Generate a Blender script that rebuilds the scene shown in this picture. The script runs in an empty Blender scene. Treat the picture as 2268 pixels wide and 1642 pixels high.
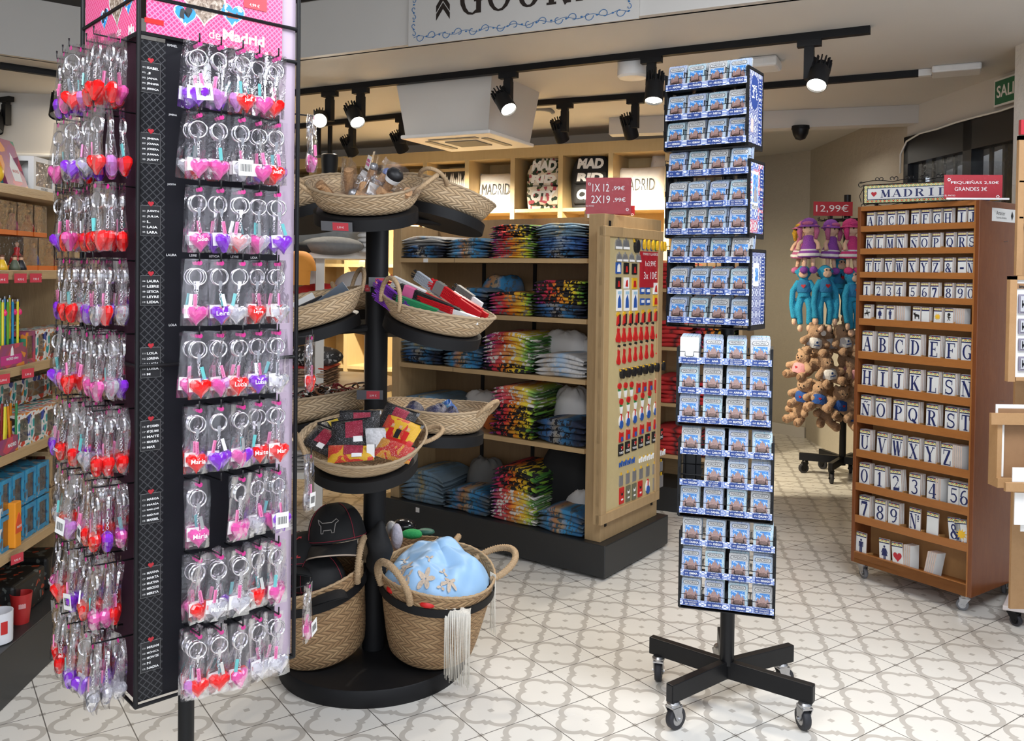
import bpy, math, random
from mathutils import Vector as V3, Matrix as M4, Euler
R = random.Random(7)
PI = math.pi
S = bpy.context.scene
C = S.collection
# ---------------------------------------------------------------- camera
FOC, CX, CY, PT, RL, CH = 1922.448, 1134.0, 637.674, 0.018754, 0.012855, 1.3712
_f = V3((0, math.cos(PT), -math.sin(PT))); _u = V3((0, math.sin(PT), math.cos(PT))); _r = V3((1, 0, 0))
CR = math.cos(RL)*_r + math.sin(RL)*_u; CU = -math.sin(RL)*_r + math.cos(RL)*_u; CO = V3((0, 0, CH))
cam = bpy.data.cameras.new('camera'); co = bpy.data.objects.new('camera', cam); C.objects.link(co)
m = M4.Identity(4)
for i in range(3):
    m[i][0] = CR[i]; m[i][1] = CU[i]; m[i][2] = -_f[i]; m[i][3] = CO[i]
co.matrix_world = m
cam.sensor_width = 36; cam.lens = FOC/2268*36; cam.shift_y = (CY-821)/2268; cam.clip_start = .05
S.camera = co
S.view_settings.view_transform = 'Standard'; S.view_settings.look = 'None'
S.view_settings.exposure = -0.06; S.view_settings.gamma = 1; S.view_settings.use_curve_mapping = False
# ---------------------------------------------------------------- world and daylight from the open shop front
w = bpy.data.worlds.new('world'); S.world = w; w.use_nodes = True
w.node_tree.nodes['Background'].inputs[0].default_value = (.80, .88, 1, 1)
w.node_tree.nodes['Background'].inputs[1].default_value = .75
def area(name, loc, rot, sx, sy, e, col):
    l = bpy.data.lights.new(name, 'AREA'); l.shape = 'RECTANGLE'; l.size = sx; l.size_y = sy; l.energy = e; l.color = col
    o = bpy.data.objects.new(name, l); C.objects.link(o); o.location = loc; o.rotation_euler = rot; return o
area('shop_front_daylight', (.2, -1.5, 1.7), (math.radians(84), 0, 0), 4.6, 2.2, 72, (.86, .92, 1))
area('entrance_ceiling_light', (-.7, .7, 2.66), (math.radians(12), 0, 0), 1.5, .9, 64, (.93, .96, 1))
area('entrance_ceiling_light', (1.6, 1.6, 2.66), (math.radians(8), 0, 0), 1.5, .9, 84, (.90, .94, 1))
area('ceiling_area_light', (-2.4, 5.3, 2.36), (0, 0, 0), .5, .5, 16, (1, .84, .62))  # soft area light under the ceiling, no fitting built for it
area('ceiling_area_light', (2.0, 5.9, 2.2), (0, 0, 0), .5, .5, 2, (1, .93, .82))  # same over the right recess, again without a fitting
# ---------------------------------------------------------------- pixel helpers (place real geometry at real depth)
def ray(x, y): return _f + (x-CX)/FOC*CR - (y-CY)/FOC*CU
def at(x, y, Y):
    d = ray(x, y); return CO + d*(Y/d.y)
def onz(x, y, z=0.):
    d = ray(x, y); return CO + d*((z-CH)/d.z)
class Fr:
    """a furniture frame: origin, heading"""
    def __init__(s, o, a):
        s.o = V3((o[0], o[1], o[2] if len(o) > 2 else 0)); s.a = a
        s.M = M4.Translation(s.o) @ M4.Rotation(a, 4, 'Z'); s.I = s.M.inverted()
    def px(s, x, y, yl=0.):
        o = s.I @ CO; d = s.I.to_3x3() @ ray(x, y); p = o + d*((yl-o.y)/d.y); return p.x, p.z
    def pz(s, x, y, zl):
        o = s.I @ CO; d = s.I.to_3x3() @ ray(x, y); p = o + d*((zl-o.z)/d.z); return p.x, p.y
    def w(s, x, y, z=0): return s.M @ V3((x, y, z))
# ---------------------------------------------------------------- mesh builder
class MB:
    def __init__(s): s.v = []; s.f = []; s.m = []; s.uv = {}; s.T = None; s.mi = 0
    def add(s, vs, fs, uvs=None, mi=None):
        n = len(s.v)
        if s.T is not None: vs = [s.T @ V3(p) for p in vs]
        s.v += [tuple(p) for p in vs]
        for k, f in enumerate(fs):
            s.f.append(tuple(n+i for i in f)); s.m.append(s.mi if mi is None else mi)
            if uvs: s.uv[len(s.f)-1] = [uvs[i] for i in f]
        return s
    def box(s, x0, x1, y0, y1, z0, z1, mi=None):
        vs = [(x, y, z) for x in (x0, x1) for y in (y0, y1) for z in (z0, z1)]
        return s.add(vs, [(0, 1, 3, 2), (4, 6, 7, 5), (0, 4, 5, 1), (2, 3, 7, 6), (0, 2, 6, 4), (1, 5, 7, 3)], None, mi)
    def bx(s, c, d, M=None, mi=None):
        h = [k/2 for k in d]
        vs = [V3((x, y, z)) for x in (-h[0], h[0]) for y in (-h[1], h[1]) for z in (-h[2], h[2])]
        if M is not None: vs = [M @ p for p in vs]
        vs = [p+V3(c) for p in vs]
        return s.add(vs, [(0, 1, 3, 2), (4, 6, 7, 5), (0, 4, 5, 1), (2, 3, 7, 6), (0, 2, 6, 4), (1, 5, 7, 3)], None, mi)
    def prism(s, poly, a, b, ax='y', mi=None):
        """polygon in the plane across ax, from a to b"""
        n = len(poly)
        def P(p, t):
            return {'y': (p[0], t, p[1]), 'z': (p[0], p[1], t), 'x': (t, p[0], p[1])}[ax]
        vs = [P(p, a) for p in poly]+[P(p, b) for p in poly]
        fs = [tuple(range(n-1, -1, -1)), tuple(range(n, 2*n))]+[(i, (i+1) % n, n+(i+1) % n, n+i) for i in range(n)]
        return s.add(vs, fs, None, mi)
    def tube(s, pts, r, n=8, closed=False, caps=True, mi=None):
        pts = [V3(p) for p in pts]; k = len(pts)
        rs = r if isinstance(r, (list, tuple)) else [r]*k
        vs = []; up = None
        for i, p in enumerate(pts):
            if closed: t = pts[(i+1) % k]-pts[i-1]
            else: t = pts[min(i+1, k-1)]-pts[max(i-1, 0)]
            t = t.normalized() if t.length > 1e-9 else V3((0, 0, 1))
            if up is None:
                up = t.orthogonal().normalized()
            else:
                up = (up-t*up.dot(t)); up = up.normalized() if up.length > 1e-6 else t.orthogonal().normalized()
            b = t.cross(up)
            for j in range(n):
                a = 2*PI*j/n; vs.append(p+rs[i]*(math.cos(a)*up+math.sin(a)*b))
        fs = []
        for i in range(k if closed else k-1):
            for j in range(n):
                a, b2 = i*n+j, i*n+(j+1) % n; c = ((i+1) % k)*n
                fs.append((a, b2, c+(j+1) % n, c+j))
        if caps and not closed: fs += [tuple(range(n-1, -1, -1)), tuple(range((k-1)*n, k*n))]
        return s.add(vs, fs, None, mi)
    def lathe(s, prof, n=32, c=(0, 0, 0), sx=1, sy=1, mi=None, M=None):
        vs = []; uvs = []; L = 0; Ls = [0]
        for i in range(1, len(prof)): L += math.hypot(prof[i][0]-prof[i-1][0], prof[i][1]-prof[i-1][1]); Ls.append(L)
        for (r, z), l in zip(prof, Ls):
            for j in range(n+1):
                a = 2*PI*j/n; p = V3((r*sx*math.cos(a), r*sy*math.sin(a), z))
                if M is not None: p = M @ p
                vs.append(p+V3(c)); uvs.append((j/n, l))
        fs = []
        for i in range(len(prof)-1):
            for j in range(n):
                a = i*(n+1)+j; fs.append((a, a+1, a+n+2, a+n+1))
        return s.add(vs, fs, uvs, mi)
    def cyl(s, p, q, r, n=16, r2=None, mi=None): return s.tube([p, q], [r, r if r2 is None else r2], n, mi=mi)
    def ell(s, c, d, M=None, n=12, mi=None):
        vs = []; fs = []
        for i in range(n//2+1):
            t = PI*i/(n//2)
            for j in range(n):
                a = 2*PI*j/n; p = V3((d[0]*math.sin(t)*math.cos(a), d[1]*math.sin(t)*math.sin(a), d[2]*math.cos(t)))
                if M is not None: p = M @ p
                vs.append(p+V3(c))
        for i in range(n//2):
            for j in range(n): fs.append((i*n+j, (i+1)*n+j, (i+1)*n+(j+1) % n, i*n+(j+1) % n))
        return s.add(vs, fs, None, mi)
    def grid(s, fn, nu, nv, mi=None, closed=False):
        vs = []; uvs = []
        for j in range(nv+1):
            for i in range(nu+1):
                vs.append(fn(i/nu, j/nv)); uvs.append((i/nu, j/nv))
        fs = [(j*(nu+1)+i, j*(nu+1)+i+1, (j+1)*(nu+1)+i+1, (j+1)*(nu+1)+i) for j in range(nv) for i in range(nu)]
        return s.add(vs, fs, uvs, mi)
    def poly(s, pts, mi=None): return s.add(pts, [tuple(range(len(pts)))], None, mi)
    def mesh(s, name, mats, smooth=None):
        me = bpy.data.meshes.new(name); me.from_pydata(s.v, [], s.f)
        if not isinstance(mats, (list, tuple)): mats = [mats]
        for x in mats: me.materials.append(x)
        me.polygons.foreach_set('material_index', s.m)
        if s.uv:
            u = me.uv_layers.new(name='uv')
            for p in me.polygons:
                c = s.uv.get(p.index)
                if c:
                    for k, li in enumerate(p.loop_indices): u.data[li].uv = c[k]
        if smooth: 
            me.polygons.foreach_set('use_smooth', [True]*len(me.polygons))
            if smooth is not True: me.set_sharp_from_angle(angle=math.radians(smooth))
        me.update(); return me
    def build(s, name, mats, parent=None, smooth=None, bev=0):
        o = bpy.data.objects.new(name, s.mesh(name, mats, smooth)); C.objects.link(o)
        if parent: o.parent = parent
        if bev:
            b = o.modifiers.new('bevel', 'BEVEL'); b.width = bev; b.segments = 2; b.limit_method = 'ANGLE'
        return o
def tag(o, label, cat, group=None):
    o['label'] = label; o['category'] = cat
    if group: o['group'] = group
    return o
def thing(name, label, cat, loc=(0, 0, 0), rz=0, group=None, fr=None):
    o = bpy.data.objects.new(name, None); C.objects.link(o); o.empty_display_size = .05
    if fr: o.matrix_world = fr.M
    else: o.location = loc; o.rotation_euler = (0, 0, rz)
    return tag(o, label, cat, group)
def struct(o): o['kind'] = 'structure'; return o
def inst(me, name, parent, loc=(0, 0, 0), rot=(0, 0, 0), sc=1):
    o = bpy.data.objects.new(name, me); C.objects.link(o); o.parent = parent; o.location = loc; o.rotation_euler = rot
    o.scale = (sc,)*3 if not isinstance(sc, tuple) else sc
    return o
ORD = ['first', 'second', 'third', 'fourth', 'fifth', 'sixth', 'seventh', 'eighth', 'ninth', 'tenth', 'eleventh', 'twelfth', 'thirteenth', 'fourteenth', 'fifteenth', 'sixteenth', 'seventeenth', 'eighteenth', 'nineteenth']
# ---------------------------------------------------------------- node DSL
class N:
    def __init__(s, nt, sock): s.nt = nt; s.s = sock
    def _m(s, op, *o, clamp=False):
        n = s.nt.nodes.new('ShaderNodeMath'); n.operation = op; n.use_clamp = clamp
        for i, v in enumerate((s,)+o):
            if isinstance(v, N): s.nt.links.new(v.s, n.inputs[i])
            else: n.inputs[i].default_value = v
        return N(s.nt, n.outputs[0])
    def __add__(s, o): return s._m('ADD', o)
    def __sub__(s, o): return s._m('SUBTRACT', o)
    def __mul__(s, o): return s._m('MULTIPLY', o)
    def __truediv__(s, o): return s._m('DIVIDE', o)
    def fr(s): return s._m('FRACT')
    def fl(s): return s._m('FLOOR')
    def ab(s): return s._m('ABSOLUTE')
    def mn(s, o): return s._m('MINIMUM', o)
    def mx(s, o): return s._m('MAXIMUM', o)
    def lt(s, o): return s._m('LESS_THAN', o)
    def gt(s, o): return s._m('GREATER_THAN', o)
    def pw(s, o): return s._m('POWER', o)
    def sin(s): return s._m('SINE')
    def mod2(s): return s._m('FLOORED_MODULO', 2.)
    def inv(s): return (s*-1.)+1.
def rgb(c): return (c[0], c[1], c[2], 1) if len(c) == 3 else c
def srgb(h):
    c = [int(h[i:i+2], 16)/255 for i in (0, 2, 4)]
    return tuple(x/12.92 if x <= .04045 else ((x+.055)/1.055)**2.4 for x in c)
class Mat:
    def __init__(s, name, col=(.8, .8, .8), rough=.5, metal=0., **k):
        s.m = bpy.data.materials.new(name); s.m.use_nodes = True; s.nt = s.m.node_tree; s.b = s.nt.nodes['Principled BSDF']
        if isinstance(col, str): col = srgb(col)
        s.col = col
        s.b.inputs['Base Color'].default_value = rgb(col); s.b.inputs['Roughness'].default_value = rough; s.b.inputs['Metallic'].default_value = metal
        for a, v in k.items(): s.b.inputs[a.replace('_', ' ')].default_value = v
        s.m.diffuse_color = rgb(col)
    def co(s, kind='Object', sc=(1, 1, 1), rot=(0, 0, 0)):
        t = s.nt.nodes.new('ShaderNodeTexCoord'); mp = s.nt.nodes.new('ShaderNodeMapping')
        mp.inputs['Scale'].default_value = sc; mp.inputs['Rotation'].default_value = rot
        s.nt.links.new(t.outputs[kind], mp.inputs[0]); return mp.outputs[0]
    def xyz(s, vec):
        n = s.nt.nodes.new('ShaderNodeSeparateXYZ'); s.nt.links.new(vec, n.inputs[0]); return [N(s.nt, n.outputs[i]) for i in range(3)]
    def vec(s, *c):
        n = s.nt.nodes.new('ShaderNodeCombineXYZ')
        for i, v in enumerate(c):
            if isinstance(v, N): s.nt.links.new(v.s, n.inputs[i])
            else: n.inputs[i].default_value = v
        return n.outputs[0]
    def noise(s, vec, scale=5, detail=3, rough=.5, dist=0, out=0):
        n = s.nt.nodes.new('ShaderNodeTexNoise'); n.inputs['Scale'].default_value = scale; n.inputs['Detail'].default_value = detail
        n.inputs['Roughness'].default_value = rough; n.inputs['Distortion'].default_value = dist
        s.nt.links.new(vec, n.inputs['Vector']); return N(s.nt, n.outputs[out])
    def vor(s, vec, scale=5, feature='F1', out='Distance'):
        n = s.nt.nodes.new('ShaderNodeTexVoronoi'); n.feature = feature; n.inputs['Scale'].default_value = scale
        s.nt.links.new(vec, n.inputs['Vector']); return N(s.nt, n.outputs[out])
    def ramp(s, fac, stops, const=False):
        n = s.nt.nodes.new('ShaderNodeValToRGB'); cr = n.color_ramp
        if const: cr.interpolation = 'CONSTANT'
        while len(cr.elements) < len(stops): cr.elements.new(.5)
        for e, (p, c) in zip(cr.elements, stops):
            e.position = p; e.color = rgb(srgb(c) if isinstance(c, str) else c)
        s.nt.links.new(fac.s, n.inputs[0]); return N(s.nt, n.outputs[0])
    def mix(s, fac, a, b):
        n = s.nt.nodes.new('ShaderNodeMix'); n.data_type = 'RGBA'
        for v, i in ((fac, 0), (a, 6), (b, 7)):
            if isinstance(v, N): s.nt.links.new(v.s, n.inputs[i])
            elif isinstance(v, str): n.inputs[i].default_value = rgb(srgb(v))
            elif i == 0: n.inputs[i].default_value = v
            else: n.inputs[i].default_value = rgb(v)
        return N(s.nt, n.outputs[2])
    def set(s, inp, v): s.nt.links.new(v.s, s.b.inputs[inp]); return s
    def bump(s, h, dist=.002, strength=1.):
        n = s.nt.nodes.new('ShaderNodeBump'); n.inputs['Distance'].default_value = dist; n.inputs['Strength'].default_value = strength
        s.nt.links.new(h.s, n.inputs['Height']); s.nt.links.new(n.outputs[0], s.b.inputs['Normal']); return s
def plain(name, col, rough=.5, metal=0., var=.06, scale=30, bump=0., **k):
    """paint, plastic, cloth: a colour with a little noise in it"""
    m = Mat(name, col, rough, metal, **k); n = m.noise(m.co(), scale, 2)
    c = m.col; lo = tuple(x*(1-var) for x in c[:3]); hi = tuple(min(1, x*(1+var)) for x in c[:3])
    m.set('Base Color', m.mix(n, lo, hi))
    if bump: m.bump(n, bump)
    return m.m
def wood(name, c0, c1, sc=(1.2, 1.2, 14), rough=.45, bump=.0006):
    m = Mat(name, c0, rough); v = m.co('Object', sc)
    n = m.noise(v, 4, 6, .62, .4); g = m.noise(v, 22, 3, .6)
    f = (n*.75+g*.35)-.05
    m.set('Base Color', m.mix(f._m('MULTIPLY', 1., clamp=True), c0, c1)); m.bump(g, bump); return m.m
def emit(name, col, st):
    m = Mat(name, (0, 0, 0)); m.b.inputs['Emission Color'].default_value = rgb(col); m.b.inputs['Emission Strength'].default_value = st; return m.m
def clear(name, tint=(1, 1, 1), gloss=.12, rough=.08, haze=0., fres=.6, bmp=.004):
    """thin clear plastic film: mostly see-through with a reflective sheen"""
    m = Mat(name, tint, rough); nt = m.nt; out = nt.nodes['Material Output']
    tr = nt.nodes.new('ShaderNodeBsdfTransparent'); tr.inputs[0].default_value = rgb(tint)
    gl = nt.nodes.new('ShaderNodeBsdfGlossy'); gl.inputs['Roughness'].default_value = rough
    n = m.noise(m.co(), 60, 2, .5, 1.5)
    bp = nt.nodes.new('ShaderNodeBump'); bp.inputs['Distance'].default_value = bmp; bp.inputs['Strength'].default_value = .6
    nt.links.new(n.s, bp.inputs['Height']); nt.links.new(bp.outputs[0], gl.inputs['Normal'])
    fz = nt.nodes.new('ShaderNodeFresnel'); fz.inputs[0].default_value = 1.45
    f = (N(nt, fz.outputs[0])*fres+gloss)._m('MULTIPLY', 1., clamp=True)
    mx = nt.nodes.new('ShaderNodeMixShader'); nt.links.new(f.s, mx.inputs[0]); nt.links.new(tr.outputs[0], mx.inputs[1]); nt.links.new(gl.outputs[0], mx.inputs[2])
    last = mx
    if haze:
        df = nt.nodes.new('ShaderNodeBsdfDiffuse'); df.inputs[0].default_value = (.9, .88, .95, 1)
        m2 = nt.nodes.new('ShaderNodeMixShader'); m2.inputs[0].default_value = haze
        nt.links.new(mx.outputs[0], m2.inputs[1]); nt.links.new(df.outputs[0], m2.inputs[2]); last = m2
    nt.links.new(last.outputs[0], out.inputs[0]); return m.m
# ---------------------------------------------------------------- lettering
_tc = {}
def text_geo(t, bold=0.):
    k = (t, bold)
    if k not in _tc:
        cu = bpy.data.curves.new('t', 'FONT'); cu.body = t; cu.align_x = 'CENTER'; cu.align_y = 'CENTER'; cu.size = 1; cu.offset = bold; cu.resolution_u = 3
        o = bpy.data.objects.new('t', cu); me = o.to_mesh()
        vs = [v.co.copy() for v in me.vertices]; fs = [tuple(p.vertices) for p in me.polygons]
        if vs:
            x0 = min(v.x for v in vs); x1 = max(v.x for v in vs); y0 = min(v.y for v in vs); y1 = max(v.y for v in vs)
        else: x0 = x1 = y0 = y1 = 0
        o.to_mesh_clear(); bpy.data.objects.remove(o); bpy.data.curves.remove(cu)
        _tc[k] = (vs, fs, x0, x1, y0, y1)
    return _tc[k]
def letter(mb, t, x, z, h, y=0, w=None, bold=0., mi=None, face=-1, maxw=None, sh=0.):
    """writing in the local x-z plane, read from -y (face=-1); centred at x,z with cap height h"""
    vs, fs, x0, x1, y0, y1 = text_geo(t, bold)
    if not vs: return
    sc = h/(y1-y0); sx = (w/(x1-x0)) if w else sc
    if maxw and sx*(x1-x0) > maxw: sx = maxw/(x1-x0)
    cx, cy = (x0+x1)/2, (y0+y1)/2
    if face == -1: mb.add([(x+(v.x-cx)*sx+sh*(v.y-cy)*sc, y, z+(v.y-cy)*sc) for v in vs], fs, None, mi)
    else: mb.add([(x, y+(v.x-cx)*sx, z+(v.y-cy)*sc) for v in vs], fs, None, mi)   # read from +x side, y runs right
# a slab-serif stroke face for the ceramic tiles, the wall sign and the plaque
TK, TN = .2, .065
GL = {
'A': 'l.14,0,.5,1,t|l.5,1,.85,0,T|l.27,.34,.72,.34,t|s.14,0|s.85,0', 'B': 'l.24,0,.24,1,T|s.2,0,.16|s.2,1,.16|h.24,.45,.97|h.24,.45,.52|h.24,.45,.03|e.43,.745,.27,.225,-90,90|e.43,.275,.33,.245,-90,90',
'C': 'e.53,.5,.39,.47,48,312|v.83,.62,.98|v.83,.06,.32', 'D': 'l.24,0,.24,1,T|s.2,0,.16|s.2,1,.16|h.24,.42,.97|h.24,.42,.03|e.42,.5,.42,.47,-90,90',
'E': 'l.26,0,.26,1,T|s.2,0,.14|s.2,1,.14|h.26,.8,.97|h.26,.8,.03|h.26,.6,.5|v.8,.74,1|v.8,0,.26|v.6,.38,.62', 'F': 'l.26,0,.26,1,T|s.26,0,.2|s.2,1,.14|h.26,.82,.97|h.26,.62,.5|v.82,.74,1|v.62,.38,.62',
'G': 'e.52,.5,.4,.47,50,300|l.8,.05,.8,.42,T|s.78,.43,.17|v.84,.64,.98', 'H': 'l.2,0,.2,1,T|l.8,0,.8,1,T|h.2,.8,.5|s.2,0|s.2,1|s.8,0|s.8,1', 'I': 'l.5,0,.5,1,T|s.5,0,.24|s.5,1,.24',
'J': 'l.6,.2,.6,1,T|s.6,1,.24|e.42,.2,.2,.2,0,-170|d.24,.22,.09', 'K': 'l.2,0,.2,1,T|s.2,0|s.2,1|l.28,.38,.78,1,t|l.4,.55,.82,0,T|s.78,1,.15|s.82,0,.16', 'L': 'l.28,0,.28,1,T|s.28,1,.2|s.22,0,.16|h.28,.82,.03|v.82,0,.34',
'M': 'l.14,0,.18,1,t|l.18,1,.5,.05,T|l.5,.05,.82,1,t|l.85,0,.82,1,T|s.14,0,.13|s.85,0,.15|s.16,1,.12|s.86,1,.12', 'N': 'l.18,0,.18,1,t|l.18,1,.8,.02,T|l.82,0,.82,1,t|s.18,0,.14|s.14,1,.12|s.82,1,.14',
'Ñ': 'l.18,0,.18,.8,t|l.18,.8,.8,.02,T|l.82,0,.82,.8,t|s.18,0,.14|s.14,.8,.12|s.82,.8,.14|l.28,.92,.45,1,t|l.45,1,.58,.92,t|l.58,.92,.74,1,t', 'O': 'e.5,.5,.4,.47,0,360', 'P': 'l.26,0,.26,1,T|s.26,0|s.22,1,.16|h.26,.48,.97|h.26,.48,.46|e.46,.715,.32,.25,-90,90',
'Q': 'e.5,.52,.4,.45,0,360|l.45,.2,.85,-.06,T', 'R': 'l.24,0,.24,1,T|s.24,0|s.2,1,.16|h.24,.46,.97|h.24,.46,.5|e.46,.735,.3,.235,-90,90|l.5,.5,.82,0,T|s.84,0,.12', 'S': 'c.5,.73,.3,.24,35,270|c.5,.27,.34,.24,90,-145|v.8,.64,.97|v.18,.03,.36',
'T': 'l.5,0,.5,1,T|s.5,0,.2|h.12,.88,.97|v.14,.68,1|v.86,.68,1', 'U': 'l.22,.3,.22,1,T|l.8,.3,.8,1,t|e.51,.3,.29,.27,180,360|s.22,1|s.8,1,.14', 'V': 'l.16,1,.5,0,T|l.5,0,.84,1,t|s.16,1|s.84,1,.13', 'W': 'l.1,1,.32,0,T|l.32,0,.5,.95,t|l.5,.95,.7,0,T|l.7,0,.92,1,t|s.1,1,.12|s.92,1,.1|s.5,1,.12',
'X': 'l.2,1,.8,0,T|l.78,1,.2,0,t|s.2,1,.16|s.78,1,.13|s.2,0,.13|s.8,0,.16', 'Y': 'l.16,1,.5,.45,T|l.84,1,.5,.45,t|l.5,0,.5,.48,T|s.16,1|s.84,1,.13|s.5,0', 'Z': 'h.16,.84,.97|h.16,.84,.03|l.76,.97,.24,.03,T|v.17,.7,1|v.84,0,.3',
'&': 'c.42,.76,.18,.2,-60,250|l.33,.6,.84,.02,T|e.42,.26,.28,.24,90,320|l.62,.14,.84,.5,t|s.82,.5,.13', '-': 'l.22,.45,.78,.45,T', 'º': 'c.5,.8,.14,.15,0,360|h.36,.64,.55',
'1': 'l.5,0,.5,1,T|s.5,0,.24|l.5,.97,.28,.82,t', '2': 'c.48,.72,.28,.25,165,-30|l.7,.56,.24,.08,t|l.2,.08,.82,.08,T|v.82,.04,.28', '3': 'c.46,.75,.26,.22,150,-80|c.46,.27,.3,.25,80,-155', '4': 'l.64,0,.64,1,T|l.62,1,.12,.3,t|h.12,.86,.3|s.64,0,.18', '5': 'h.28,.76,.94|l.28,.96,.26,.5,t|c.46,.33,.3,.28,120,-150|l.3,.92,.74,.92,t',
'6': 'e.5,.3,.3,.27,0,360|c.56,.5,.36,.45,75,180', '7': 'l.2,.93,.82,.93,T|l.78,.9,.42,0,T|v.18,.72,1', '8': 'e.5,.75,.25,.22,0,360|e.5,.27,.32,.25,0,360', '9': 'e.5,.7,.3,.27,0,360|c.44,.5,.36,.45,-105,0', '0': 'e.5,.5,.33,.47,0,360',
}
def serif(mb, ch, x, z, wd, h, y, mi=None):
    """glyph with its lower left corner at x,z in the x-z plane, facing -y"""
    def quad(a, b, w0, w1=None):
        w1 = w0 if w1 is None else w1
        d = V3((b[0]-a[0], b[1]-a[1])); d = d.normalized() if d.length else V3((1, 0)); n = V3((-d.y, d.x))
        pts = [(a[0]-n.x*w0, a[1]-n.y*w0), (b[0]-n.x*w1, b[1]-n.y*w1), (b[0]+n.x*w1, b[1]+n.y*w1), (a[0]+n.x*w0, a[1]+n.y*w0)]
        mb.add([(x+p[0]*wd, y-quad.e, z+p[1]*h) for p in pts], [(0, 1, 2, 3)], None, mi); quad.e += 1e-6
    quad.e = 0
    for st in GL.get(ch, '').split('|'):
        if not st: continue
        k = st[0]; a = st[1:].split(',')
        if k == 'l':
            wv = (TK if a[4] == 'T' else TN)/2; n = [float(t) for t in a[:4]]; quad(n[:2], n[2:], wv)
        elif k == 's':
            n = [float(t) for t in a]; hw = n[2] if len(n) > 2 else .18; q = TN/2 if n[1] < .4 else -TN/2; quad((n[0]-hw, n[1]+q), (n[0]+hw, n[1]+q), TN/2)
        elif k == 'h': n = [float(t) for t in a]; quad((n[0], n[2]), (n[1], n[2]), TN/2)
        elif k == 'v': n = [float(t) for t in a]; quad((n[0], n[1]), (n[0], n[2]), TN/2)
        elif k == 'd': n = [float(t) for t in a]; quad((n[0]-n[2], n[1]), (n[0]+n[2], n[1]), n[2])
        elif k in 'ec':
            cx, cz, rx, rz, a0, a1 = [float(t) for t in a]; ns = max(4, int(abs(a1-a0)/24)); prev = None
            for i in range(ns+1):
                t = math.radians(a0+(a1-a0)*i/ns); wv = (TN+(TK-TN)*abs(math.cos(t)) if k == 'e' else .14)/2
                rr = (1-wv*.5/max(rx, .1)) 
                p0 = (cx+(rx-wv)*math.cos(t), cz+(rz-wv)*math.sin(t)); p1 = (cx+(rx+wv*.9)*math.cos(t), cz+(rz+wv*.4)*math.sin(t))
                if prev: mb.add([(x+q[0]*wd, y-quad.e, z+q[1]*h) for q in (prev[0], p0, p1, prev[1])], [(0, 1, 2, 3)], None, mi)
                prev = (p0, p1)
            quad.e += 1e-6
def heart_pts(n=24, s=1.):
    """heart outline about 1 wide, tip down, centre at origin"""
    out = []
    for i in range(n):
        t = 2*PI*i/n; out.append((s*math.sin(t)**3*.5, s*(13*math.cos(t)-5*math.cos(2*t)-2*math.cos(3*t)-math.cos(4*t))/32))
    return out
# ---------------------------------------------------------------- materials
BLACK = plain('black_metal', (.006, .006, .007), .4, 0, .2, Specular_IOR_Level=.3)
BLACKM = plain('matt_black_paint', (.008, .008, .009), .55, 0, .2, 20, .0002, Specular_IOR_Level=.25)
WHITEP = plain('white_plastic', (.75, .74, .72), .4)
OAK = wood('light_oak', (.30, .19, .085), (.52, .36, .19), (14, 14, 1.2))
OAKX = wood('light_oak_boards', (.36, .23, .11), (.56, .39, .2), (1.2, 1.2, 14))
OAKB = wood('oak_cubby_boards', (.50, .36, .17), (.62, .47, .25), (12, 12, 1.2))
CHROME = plain('chrome', (.75, .75, .76), .2, 1., .05)
STEEL = plain('galvanised_steel', (.45, .45, .46), .35, 1., .2, 60)
RUBBER = plain('dark_rubber', (.02, .02, .025), .6)
GREYR = plain('grey_rubber', (.16, .16, .17), .6)
RED = plain('price_sign_red', (.42, .018, .03), .4, 0, .04)
REDS = plain('pale_red_label', (.55, .05, .07), .4, 0, .04)
INKW = plain('white_print', (.85, .85, .85), .5, 0, .02)
INKK = plain('black_print', (.01, .01, .012), .5, 0, .02)
NAVY = plain('navy_print', (.012, .02, .10), .35, 0, .05)
PAPER = plain('white_paper', (.78, .77, .75), .6, 0, .03)
GLASSP = clear('clear_acrylic', (.97, .975, .98), .0, .03, fres=.1)
LAMP = emit('lamp_glow', (1, .93, .80), 28)
def stucco(name, c, d=.004, sc=34):
    m = Mat(name, c, .85); n = m.noise(m.co(), sc, 5, .6, 1.2); v = m.vor(m.co(), sc*.5)
    m.set('Base Color', m.mix(n, tuple(x*.9 for x in c), tuple(x*1.08 for x in c))); m.bump(n*.7+v*.4, d); return m.m
STUC = stucco('cream_rough_plaster', (.52, .47, .38))
STUCW = stucco('white_rough_plaster', (.66, .64, .60), .006, 26)
PAINT = plain('white_wall_paint', (.60, .575, .54), .7, 0, .03, 4)
DARKC = plain('dark_ceiling_paint', (.02, .016, .013), .7)
TS = .21
def floor_mat():
    m = Mat('patterned_floor_tile', (.7, .7, .68), .22); x, y, z = m.xyz(m.co('Object', (1/TS, 1/TS, 1)))
    u = (x.fr()-.5).ab(); v = (y.fr()-.5).ab(); a = u.mx(v); b = u.mn(v)
    ds = a-.222; dc = ((a-.25)*(a-.25)+b*b).pw(.5)-.165
    d = ds.mn(dc); band = d.gt(0.)*d.lt(.082)
    dia = a.lt(.042)
    cor = (u.inv()-.5).mx(v.inv()-.5).lt(.042)
    pat = band.mx(dia).mx(cor)
    n = m.noise(m.co(), 3, 3); fine = m.noise(m.co(), 160, 2)
    base = m.mix(n, (.70, .675, .62), (.77, .745, .70)); ink = m.mix(n, (.46, .43, .385), (.53, .50, .46))
    col = m.mix(pat, base, ink)
    g = a.gt(.4925); col = m.mix(g*.92, col, (.10, .09, .08))
    sp = fine.gt(.74); col = m.mix(sp*.25, col, (.2, .18, .15))
    m.set('Base Color', col); m.set('Roughness', n*.16+.16); m.bump(g*-1., .001); return m.m
FLOOR = floor_mat()
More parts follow.
